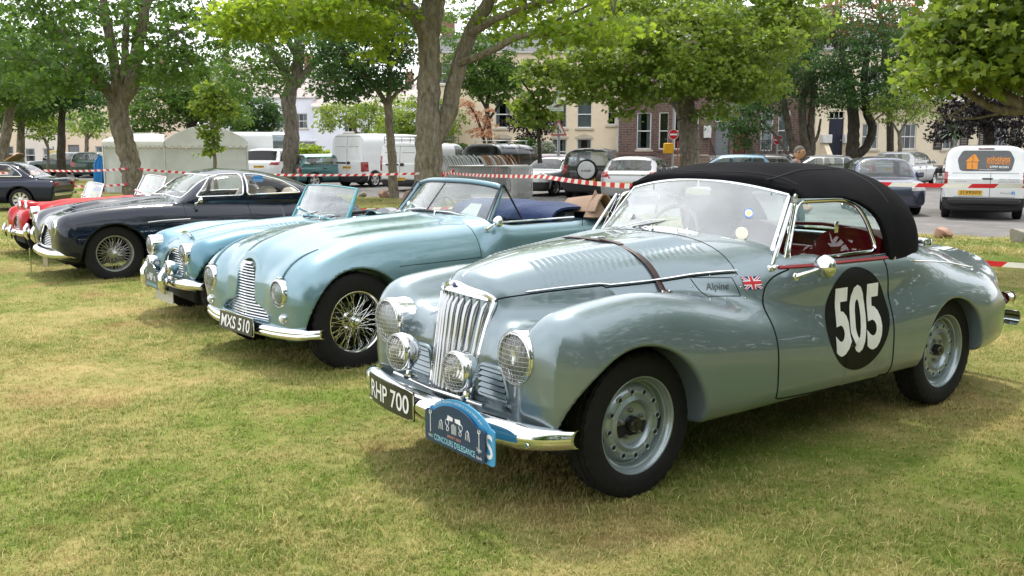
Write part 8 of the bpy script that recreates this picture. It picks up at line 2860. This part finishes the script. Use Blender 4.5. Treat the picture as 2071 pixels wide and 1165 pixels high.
 rim = MB().tube([fp(u, v, .001) for u, v in roundpoly([(-.233, -.064), (.233, -.064), (.233, .064), (-.233, .064)], .01, 2)], .003, 6, closed=True)
 rim.build('plate_rim', ch, pl)
 plate_text(pl, 'RHP 700', .40, .086, fp, whi, .012)
 blue = pmat('plaque light blue', (.06, .32, .60), .3, coat=.6)
 navy = pmat('plaque navy', (.012, .035, .10), .3, coat=.6)
 wht = pmat('print white', (.82, .83, .84), .4)
 cyn = pmat('print pale blue', (.35, .72, .85), .4)
 red = pmat('print red', (.62, .12, .10), .4)
 org = pmat('print orange', (.75, .32, .22), .4)
 def plaque(x0, yc, poly, m):
  fnq = lambda u, v, t: (x0 + t, u + yc, v)
  return MB().prism(poly, -.003, .003, fnq).build('rally_plaque', m, car, smooth=False), fnq
 arch = [(.235 * math.cos(t), .372 + .12 * math.sin(t)) for t in np.linspace(.32, PI - .32, 22)]
 base = [(.232, .285), (.232, .395)]
 p0, f0 = plaque(.732, .385, [(-.225, .28), (.225, .28), (.235, .29), (.235, .42), (.215, .43)] + arch + [(-.215, .43), (-.235, .42), (-.235, .29)], blue)
 raw_build('print', [f0(.2 + .022 * v[0] / .02, .355 + v[1], .0045) for v in fit_text('S', .045, .10, .015)[0]], fit_text('S', .045, .10, .015)[1], wht, p0, False)
 p1, f1 = plaque(.748, .362, [(-.215, .282), (.20, .282), (.213, .292), (.213, .410), (.198, .418), (.150, .422)] +
     [(.185 * math.cos(t), .36 + .105 * math.sin(t)) for t in np.linspace(.62, PI - .62, 18)] + [(-.150, .422), (-.205, .418), (-.222, .405), (-.222, .292)], navy)
 for txt, w, h, uu, vv, m in (("CONCOURS D'ELEGANCE", .30, .026, 0, .308, cyn), ('JERSEY 2022', .10, .013, 0, .334, org), ('The Jersey', .034, .018, .178, .332, wht), ('Islands', .036, .013, .178, .302, wht),
         ('VSCC', .034, .012, -.178, .306, wht)):
  Vt, Ft = fit_text(txt, w, h, .004)
  raw_build('print', [f1(uu + v[0], vv + v[1], .0045) for v in Vt], Ft, m, p1, False)
 txt = "AFFILIATION SPECIALE DE L'AUTOMOBILE CLUB DE MONACO JERSEY"
 for i, chx in enumerate(txt):
  if chx == ' ':
   continue
  tt = PI - .62 - (PI - 1.24) * (i + .5) / len(txt)
  Vt, Ft = text_mesh(chx, .012)
  ca, sa = math.cos(tt - PI / 2), math.sin(tt - PI / 2)
  cx, cy = .213 * math.cos(tt) - .02, .372 + .106 * math.sin(tt)
  raw_build('print', [f0(cx + v[0] * ca - v[1] * sa, cy + v[0] * sa + v[1] * ca, .0045) for v in Vt], Ft, wht, p0, False)
 dr = MB()
 def quad(pts):
  dr.add([f1(u, v, .0045) for u, v in pts], [tuple(range(len(pts)))])
 for s in (-1, 1):
  quad([(s * .006, .420), (s * .045, .424), (s * .052, .402), (s * .010, .404)])
  a = np.linspace(0, 2 * PI, 15)[:-1]
  for (cx, cy, r) in ((s * .05, .392, .013), (s * .046, .366, .009)):
   dr.tube([f1(cx + r * math.cos(q), cy + r * math.sin(q), .0045) for q in a], .0016, 4, closed=True)
  dr.tube([f1(s * u, v, .0045) for u, v in ((.084, .352), (.088, .382), (.096, .392), (.106, .384), (.112, .350))], .0022, 4)
  dr.tube([f1(s * u, v, .0045) for u, v in ((.096, .352), (.100, .378))], .0018, 4)
  dr.tube([f1(s * .178, v, .0045) for v in (.322, .40)], .0022, 4)
  dr.tube([f1(s * .178 + .008 * math.cos(q), .408 + .008 * math.sin(q), .0045) for q in np.linspace(2.2, 7.2, 9)], .0022, 4)
 for k in range(-2, 3):
  dr.tube([f1(k * .0075, v, .0045) for v in (.352, .396 - abs(k) * .003)], .0016, 4)
 dr.build('print', wht, p1, False)
 lv = MB()
 for s in (1, -1):
  for k in range(27):
   x = .20 - k * .031
   for (ya, yb) in (((.10 + .085 * (.2 - x)), (.30 + .24 * (.2 - x))),):
    yl = np.linspace(ya * s, yb * s, 7)
    P = cast(body, [(x, q, 1.4) for q in yl], (0, 0, -1))
    up = np.array([0, 0, 1.0])
    hgt = np.sin(np.linspace(0, PI, 7)) ** .5 * .013
    A = P + up * .0008
    B = P + np.array([-.012, 0, 0]) + np.outer(hgt, up)
    Cc = P + np.array([-.021, 0, 0]) + np.outer(np.maximum(hgt * .2, .0008), up)
    lv.grid(np.stack([A, B, Cc], 0))
 lv.build('louvres', paint, car, kind='stuff')
 leather = pmat('brown leather', (.045, .018, .014), .42, var=.3, vscale=25, bump=.1, bscale=120)
 P = line_on(body, [(-.315, .535), (-.31, .40), (-.30, .2), (-.29, 0), (-.30, -.2), (-.31, -.4), (-.315, -.535)], 'top', 50, 1, .006)
 nv = fgrad(body, P)
 side_v = np.array([.0185, 0, 0])
 st = np.stack([P - side_v, P - side_v * .8 + nv * .002, P + side_v * .8 + nv * .002, P + side_v], 1)
 strap = MB().slab(st, -.004).build('bonnet_strap', leather, car)
 st2 = P[14:21]
 MB().slab(np.stack([st2 - side_v * .9 + nv[14:21] * .007, st2 + side_v * .9 + nv[14:21] * .007], 1), -.004).build('strap_tongue', leather, strap)
 b0 = P[21]
 MB().tube([b0 + np.array(q) for q in ((-.028, -.02, .012), (.028, -.02, .012), (.028, .025, .012), (-.028, .025, .012))], .0035, 6, closed=True).tube([b0 + np.array(q) for q in ((-.028, 0, .014), (.028, 0, .014))], .003, 6).build('buckle', ch, strap)
 ends = MB()
 for p in (P[1], P[-2]):
  for dx in (-.022, .022):
   ends.lathe([(0, .008), (.005, .007), (.007, 0)], 10, 'y', c=p + np.array([dx, 0, 0]))
 ends.build('strap_stud', ch, strap)
 P = line_on(body, [(.48, 0), (.1, 0), (-.67, 0)], 'top', 40, 1, .001)
 MB().tube(P, .0055, 6, flat=.6).build('bonnet_rib', ch, car)
 sc_poly = [(-.455, .915), (-.645, .908), (-.66, .825), (-.48, .835)]
 P = []
 for i in range(4):
  a, b = np.array(sc_poly[i]), np.array(sc_poly[(i + 1) % 4])
  P += [a + (b - a) * q for q in np.linspace(0, 1, 9)[:-1]]
 P = np.array(P)
 R = cast(body, np.stack([P[:, 0], np.full(len(P), 1.1), P[:, 1]], 1), (0, -1, 0))
 hatch = MB().tube(R, .0022, 5, closed=True).build('scuttle_panel', gap, car)
 nvs = MB()
 for q in P[::4]:
  q2 = np.array([-.56, .87]) + (q - np.array([-.56, .87])) * 1.22
  rr = cast(body, [(q2[0], 1.1, q2[1])], (0, -1, 0))[0]
  nvs.lathe([(0, .005), (.003, .004), (.004, 0)], 8, 'y', c=rr)
 nvs.build('panel_screw', ch, hatch)
 Vt, Ft = fit_text('Alpine', .105, .04, -.004)
 Vd, Fd = decal(body, Vt + np.array([0, 0, 0]), Ft, lambda u, v: (-.56 - u - v * .25, 1.1, .868 + v), (0, -1, 0), .003)
 raw_build('script_badge', Vd, Fd, pmat('script chrome dark', (.10, .10, .10), .25, .9), hatch)
 fl = None
 def quad_decal(pts, off, m, name, par):
  Vd, Fd = decal(body, np.array([(u, v, 0) for u, v in pts]), [tuple(range(len(pts)))], lambda u, v: (-.735 - u, 1.1, .880 + v), (0, -1, 0), off, .02)
  return raw_build(name, Vd, Fd, m, par)
 W_, H_ = .046, .029
 flag = quad_decal([(-W_, -H_), (W_, -H_), (W_, H_), (-W_, H_)], .0015, pmat('flag blue', (.01, .02, .16), .4), 'flag_sticker', car)
 fw, frd = pmat('flag white', (.8, .8, .8), .4), pmat('flag red', (.55, .015, .03), .4)
 for s in (1, -1):
  d = .007
  quad_decal([(-W_, -H_ * s - 0), (-W_ + d * 1.4, -H_ * s), (W_, H_ * s - d * s), (W_, H_ * s), (W_ - d * 1.4, H_ * s), (-W_, -H_ * s + d * s)], .0022, fw, 'white_cross', flag)
  quad_decal([(-W_, -H_ * s), (-W_ + .004, -H_ * s), (W_, H_ * s - .003 * s), (W_, H_ * s), (W_ - .004, H_ * s), (-W_, -H_ * s + .003 * s)], .0029, frd, 'red_cross', flag)
 for (hw, off, m, nme) in ((.0115, .0036, fw, 'white_cross'), (.007, .0043, frd, 'red_cross')):
  quad_decal([(-W_, -hw), (W_, -hw), (W_, hw), (-W_, hw)], off, m, nme, flag)
  quad_decal([(-hw, -H_), (hw, -H_), (hw, H_), (-hw, H_)], off, m, nme, flag)
 Vr, Fr = ring_poly(0, 0, .272, .262, 56)
 Vd, Fd = decal(body, Vr, Fr, lambda u, v: (-1.452 - u, 1.1, .645 + v), (0, -1, 0), .0015, .03)
 rd = raw_build('roundel', Vd, Fd, pmat('roundel black', (.004, .004, .004), .5, coat=.05, spec=.15), car)
 Vt, Ft = fit_text('505', .40, .345, .035)
 Vd, Fd = decal(body, Vt, Ft, lambda u, v: (-1.452 - u - .04 * v, 1.1, .645 + v), (0, -1, 0), .003, .03)
 raw_build('racing_number', Vd, Fd, pmat('number white', (.74, .74, .72), .35), rd)
 nw = 25
 yb, yt = np.linspace(-.635, .635, nw), np.linspace(-.545, .545, nw)
 base = np.stack([-.835 - .03 * (np.abs(yb) / .6) ** 2, yb, 1.083 - .155 * (np.abs(yb) / .62) ** 2.3], 1)
 top = np.stack([-1.105 - .05 * (yt / .545) ** 2, yt, 1.335 - .062 * (np.abs(yt) / .545) ** 2], 1)
 scr = np.array([base + (top - base) * q for q in np.linspace(0, 1, 8)])
 ws = MB().slab(scr, -.004).build('windscreen', glass_mat('sky glare windscreen', ior=2.0, film=.17, film_col=(.74, .78, .82), thru=.25), car)  # pale bluish film paints the sky's reflection into the glass
 fb = MB()
 P = np.concatenate([base + (0.002, 0, .006), top[::-1]])
 fb.tube(np.concatenate([base, base[-1:] + (top[-1:] - base[-1:]) * np.linspace(.1, .9, 8)[:, None], top[::-1], base[:1] + (top[:1] - base[:1]) * np.linspace(.9, .1, 8)[:, None]]), .0125, 8, closed=True)
 cowl = np.array([base + (.004 + .035 * q, 0, .012 - .028 * q) for q in (0, .5, 1)])
 fb.slab(cowl, -.006)
 fb.build('windscreen_frame', ch, ws)
 for (k, j, r, col, nm) in ((.58, 20.4, .029, (.10, .22, .62), 'b'), (.27, 20.6, .036, (.78, .76, .66), 'c')):
  i0 = int(j)
  c0 = base[i0] + (top[i0] - base[i0]) * k + (base[i0 + 1] - base[i0]) * (j - i0)
  eu = (base[i0 + 1] - base[i0 - 1]); eu /= np.linalg.norm(eu)
  ev = top[i0] - base[i0]; ev /= np.linalg.norm(ev)
  nrm_ = np.cross(eu, ev); nrm_ /= np.linalg.norm(nrm_)
  if nrm_[0] < 0:
   nrm_ = -nrm_
  a = np.linspace(0, 2 * PI, 29)[:-1]
  disc = lambda rr, off: np.array([c0 + nrm_ * off + eu * rr * math.cos(q) + ev * rr * math.sin(q) for q in a])
  stk = raw_build('windscreen_sticker', disc(r, .006), [tuple(range(28))], pmat('sticker ' + nm, col, .4), ws)
  raw_build('sticker_centre', disc(r * (.55 if nm == 'b' else .84), .0075), [tuple(range(28))], pmat('sticker centre ' + nm, (.75, .55, .25) if nm == 'b' else (.62, .58, .46), .5), stk)
  if nm == 'b':
   raw_build('sticker_ring', [c0 + nrm_ * .007 + eu * r * .80 * math.cos(q) * (1.0 if i % 2 else .88) + ev * r * .80 * math.sin(q) * (1.0 if i % 2 else .88) for i, q in enumerate(a)], [tuple(range(28))], pmat('sticker ring', (.7, .72, .78), .4), stk)
 wiper(car, (-.79, -.30, 1.062), (-.90, .03, 1.135))
 wiper(car, (-.775, .22, 1.07), (-.87, .585, .985))
 for yv in (-.03, -.36, .15):
  MB().lathe([(0, .016), (.012, .015), (.02, .006), (.03, .005), (.032, 0)], 12, 'z', c=(-.77, yv, 1.075 - .15 * (yv / .62) ** 2)).build('washer_jet', ch, car)
 zt_s = pch([(-1.04, 1.352), (-1.2, 1.392), (-1.45, 1.428), (-1.85, 1.42), (-2.1, 1.39), (-2.3, 1.30), (-2.45, 1.16), (-2.57, 1.01), (-2.65, .90), (-2.74, .76)])
 a_s = pch([(-1.04, .72), (-1.5, .735), (-1.9, .725), (-2.1, .695), (-2.3, .605), (-2.5, .475), (-2.65, .35), (-2.75, .27)])
 n_s = pch([(-1.04, 3.3), (-1.4, 2.9), (-1.8, 2.75), (-2.2, 2.45), (-2.7, 2.2)])
 def hood_o(x, y, z):
  d = loft(x, y, z, a_s(x), .93, zt_s(x), .60, n_s(x), 4.0)
  d = smax(d, x + 1.095 + .20 * y * y, .02)
  return d
 win = roundpoly([(-.93, .93), (-1.10, 1.262), (-1.52, 1.252), (-1.70, 1.17), (-1.775, 1.0), (-1.81, .90), (-.93, .85)], .09, 5)
 def hood(x, y, z):
  o = hood_o(x, y, z)
  rim_z = np.interp(-x, [1.0, 1.8, 2.1, 2.5, 2.7], [.9, .912, .895, .895, .88])
  d = smax(o, rim_z - z, .012)
  d = np.maximum(d, -(o + .03))
  wd = np.maximum(poly_sd(x, z, win), .42 - y)
  d = smax(d, -wd, .008)
  fr = np.maximum(x + 2.2, np.abs(y) - .66)     # open towards the windscreen
  scrn = np.maximum(np.maximum(z - (1.328 - .20 * y * y), -x - 1.22), y - .60)
  d = np.maximum(d, -scrn)
  rw = np.maximum(np.maximum(np.abs(z - 1.125) - .145, y - .52), x + 2.2)
  return smax(d, -rw, .02)
 Vh, Fh, Nh = sdf_mesh(hood, (-2.75, 0, .85), (-1.0, .76, 1.45), .0125)
 cloth = pmat('black hood cloth', (.009, .009, .011), .95, var=.2, vscale=9, bump=.35, bscale=220, spec=.1)
 hd = mesh_part('soft_top', Vh, Fh, Nh, cloth, car)
 rwp = np.array([[cast(hood_o, [(-3.2, yy, zz)], (1, 0, 0))[0] + (.012, 0, 0) for yy in np.linspace(-.53, .53, 9)] for zz in np.linspace(.975, 1.275, 6)])
 MB().slab(rwp, .003).build('rear_window', glass_mat('side glass'), hd)
 sm = MB()
 for s in (1, -1):
  P = line_on(hood_o, [(-1.10, .44 * s), (-1.5, .41 * s), (-1.86, .36 * s), (-2.2, .30 * s), (-2.45, .26 * s)], 'top', 50, 1, .0015)
  sm.tube(P, .005, 6, flat=.6)
 P = line_on(hood_o, [(-1.215, -.54), (-1.145, 0), (-1.215, .54)], 'top', 40, 1, .001)
 sm.tube(P, .004, 6)
 P = line_on(hood_o, [(-1.86, -.66), (-1.86, 0), (-1.86, .66)], 'top', 50, 1, .0)
 sm.tube(P, .005, 6, flat=.5)
 sm.build('seam', pmat('hood seam', (.01, .01, .012), .8), hd)
 hb = MB()
 P = np.stack([-1.07 - .045 * (yt / .545) ** 2, yt * 1.03, 1.362 - .066 * (np.abs(yt) / .545) ** 2], 1)
 hb.tube(P + (-.045, 0, 0), .013, 10, flat=1.0)
 hb.build('header_rail', cloth, hd)
 stud = MB()
 for (x0, z0) in ((-1.84, .925), (-1.97, .92), (-2.1, .915), (-2.25, .93)):
  for s in (1, -1):
   rr = cast(hood, [(x0, 1.1 * s, z0)], (0, -s, 0))[0]
   stud.lathe([(-.002 * s, .009), (.005 * s, .008), (.007 * s, 0)], 10, 'y', c=rr)
 stud.lathe([(0, .012), (.008, .010), (.01, 0)], 12, 'y', c=(-1.13, .595, 1.272))
 stud.build('stud', ch, hd)
 for s in (1, -1):
  wp = [(-.985, .962), (-1.115, 1.243), (-1.50, 1.240), (-1.63, 1.205), (-1.70, 1.13), (-1.775, .962)]
  rp = roundpoly(wp, .07, 5)
  wy = lambda u, v: s * np.interp(v, [.93, 1.26], [.672, .612])
  Pw = np.array([(u, wy(u, v), v) for u, v in rp])
  sw = MB().tube(Pw, .0125, 8, closed=True, flat=.7).build('side_window', ch, car)
  V2, F2 = subdivide(np.array([(u, v, 0) for u, v in rp]), [tuple(range(len(rp)))], .2)
  raw_build('pane', [(v[0], wy(0, v[1]) - .002 * s, v[1]) for v in V2], F2, glass_mat('side glass'), sw)
  ql = [(-.875, .955), (-1.075, 1.235), (-1.10, 1.235), (-.965, .955)]
  Pq = np.array([(u, wy(u, v), v) for u, v in ql])
  q = MB().tube(Pq, .010, 8, closed=True).build('quarter_light', ch, car)
  raw_build('pane', Pq, [(0, 1, 2, 3)], glass_mat('side glass'), q)
  for (u, v) in ((-1.04, 1.10), (-1.43, 1.105)):
   MB().bbox((u - .016, wy(u, v) - s * .004 - .003, v - .03), (u + .016, wy(u, v) - s * .004 + .003, v + .03), .002).build('clip', ch, sw)
  P = line_on(body, [(-.90, .930), (-1.3, .925), (-1.78, .918)], 'side', 20, s, .0)
  cap_ = MB().tube(P + np.array([0, -.012 * s, .012]), .016, 8, flat=.6).build('door_cap', pmat('red hide', (.32, .016, .022), .42, bump=.08, bscale=80), car)
 MB().bbox((-.99, .655, .925), (-.84, .685, .955), .006).lathe([(0, .012), (.01, .01), (.012, 0)], 12, 'y', c=(-.87, .684, .945)).lathe([(0, .012), (.01, .01), (.012, 0)], 12, 'y', c=(-.94, .684, .943)).build('pillar_bracket', ch, car)
 hide = pmat('red hide', (.32, .016, .022), .42)
 for s in (1, -1):
  seat(car, (-1.62, s * .33, .58), .48, hide, .42)
 dash = np.array([[(-.98 - .05 * q, y, .99 - .22 * q - .03 * (y / .6) ** 2) for y in np.linspace(-.62, .62, 13)] for q in np.linspace(0, 1, 4)])
 MB().slab(dash, (.05, 0, 0)).build('dashboard', hide, car)
 steering_wheel(car, (-1.22, -.33, .98), .21, m=pmat('cream wheel rim', (.42, .36, .25), .35))
 MB().bbox((-2.12, -.64, .5), (-2.0, .64, .92), .03).build('rear_bulkhead', hide, car)
 MB().bbox((-2.0, -.62, .44), (-.95, .62, .50), .01).build('cabin_floor', pmat('dark carpet', (.02, .018, .017), .95), car)
 MB().tube([(-2.15, -.60, 1.02), (-2.25, 0, 1.04), (-2.15, .60, 1.02)], .02, 8, flat=.6).build('hood_frame', hide, car)
 mr = MB().bbox((-1.10, -.09, 1.25), (-1.08, .09, 1.30), .008)
 mr.tube([(-1.09, 0, 1.30), (-1.10, 0, 1.34)], .006, 6).build('rear_view_mirror', ch, car)
 door_mirror(car, (-.93, .765, .905), (-1.02, .86, .955), .058)
 MB().lathe([(-.03, .05), (.0, .05), (.012, .046), (.018, .03), (.02, 0)], 20, 'z', c=(-2.80, .36, .93)).build('fuel_cap', ch, car)
 for s in (1, -1):
  l = MB().lathe([(-.10, .03), (-.06, .04), (0, .042)], 16, 'x', c=(-3.40, .60 * s, .535)).build('rear_lamp', ch, car)
  MB().lathe([(-.135, 0), (-.128, .028), (-.10, .036)], 16, 'x', c=(-3.40, .60 * s, .535)).build('lens', pmat('rear lens red', (.35, .01, .01), .15, coat=1), l)
 yy = np.linspace(-.66, .66, 27)
 G = np.array([[(-3.56 + .06 * (abs(y) / .66) ** 2 - p[0], y, .40 + p[1] * .8) for p in prof] for y in yy])
 MB().slab(G, (.012, 0, 0)).build('rear_bumper', ch, car)
 for (x0, yv, s) in ((0, .602, 1), (0, .602, -1), (-2.476, .637, 1), (-2.476, .637, -1)):
  wh = steel_wheel(car, pmat('wheel silver paint', (.30, .36, .385), .32, .55, coat=.8, var=.05)) if (x0 == 0 and s == 1) else None
  if wh is None:
   wh = copy_tree(build_alpine.wh, car)
  else:
   build_alpine.wh = wh
  place(wh, (x0, yv * s, .325), (0, .37 * x0 + .3, 0 if s > 0 else PI))
 return car, body
alpine, alpine_body = build_alpine()
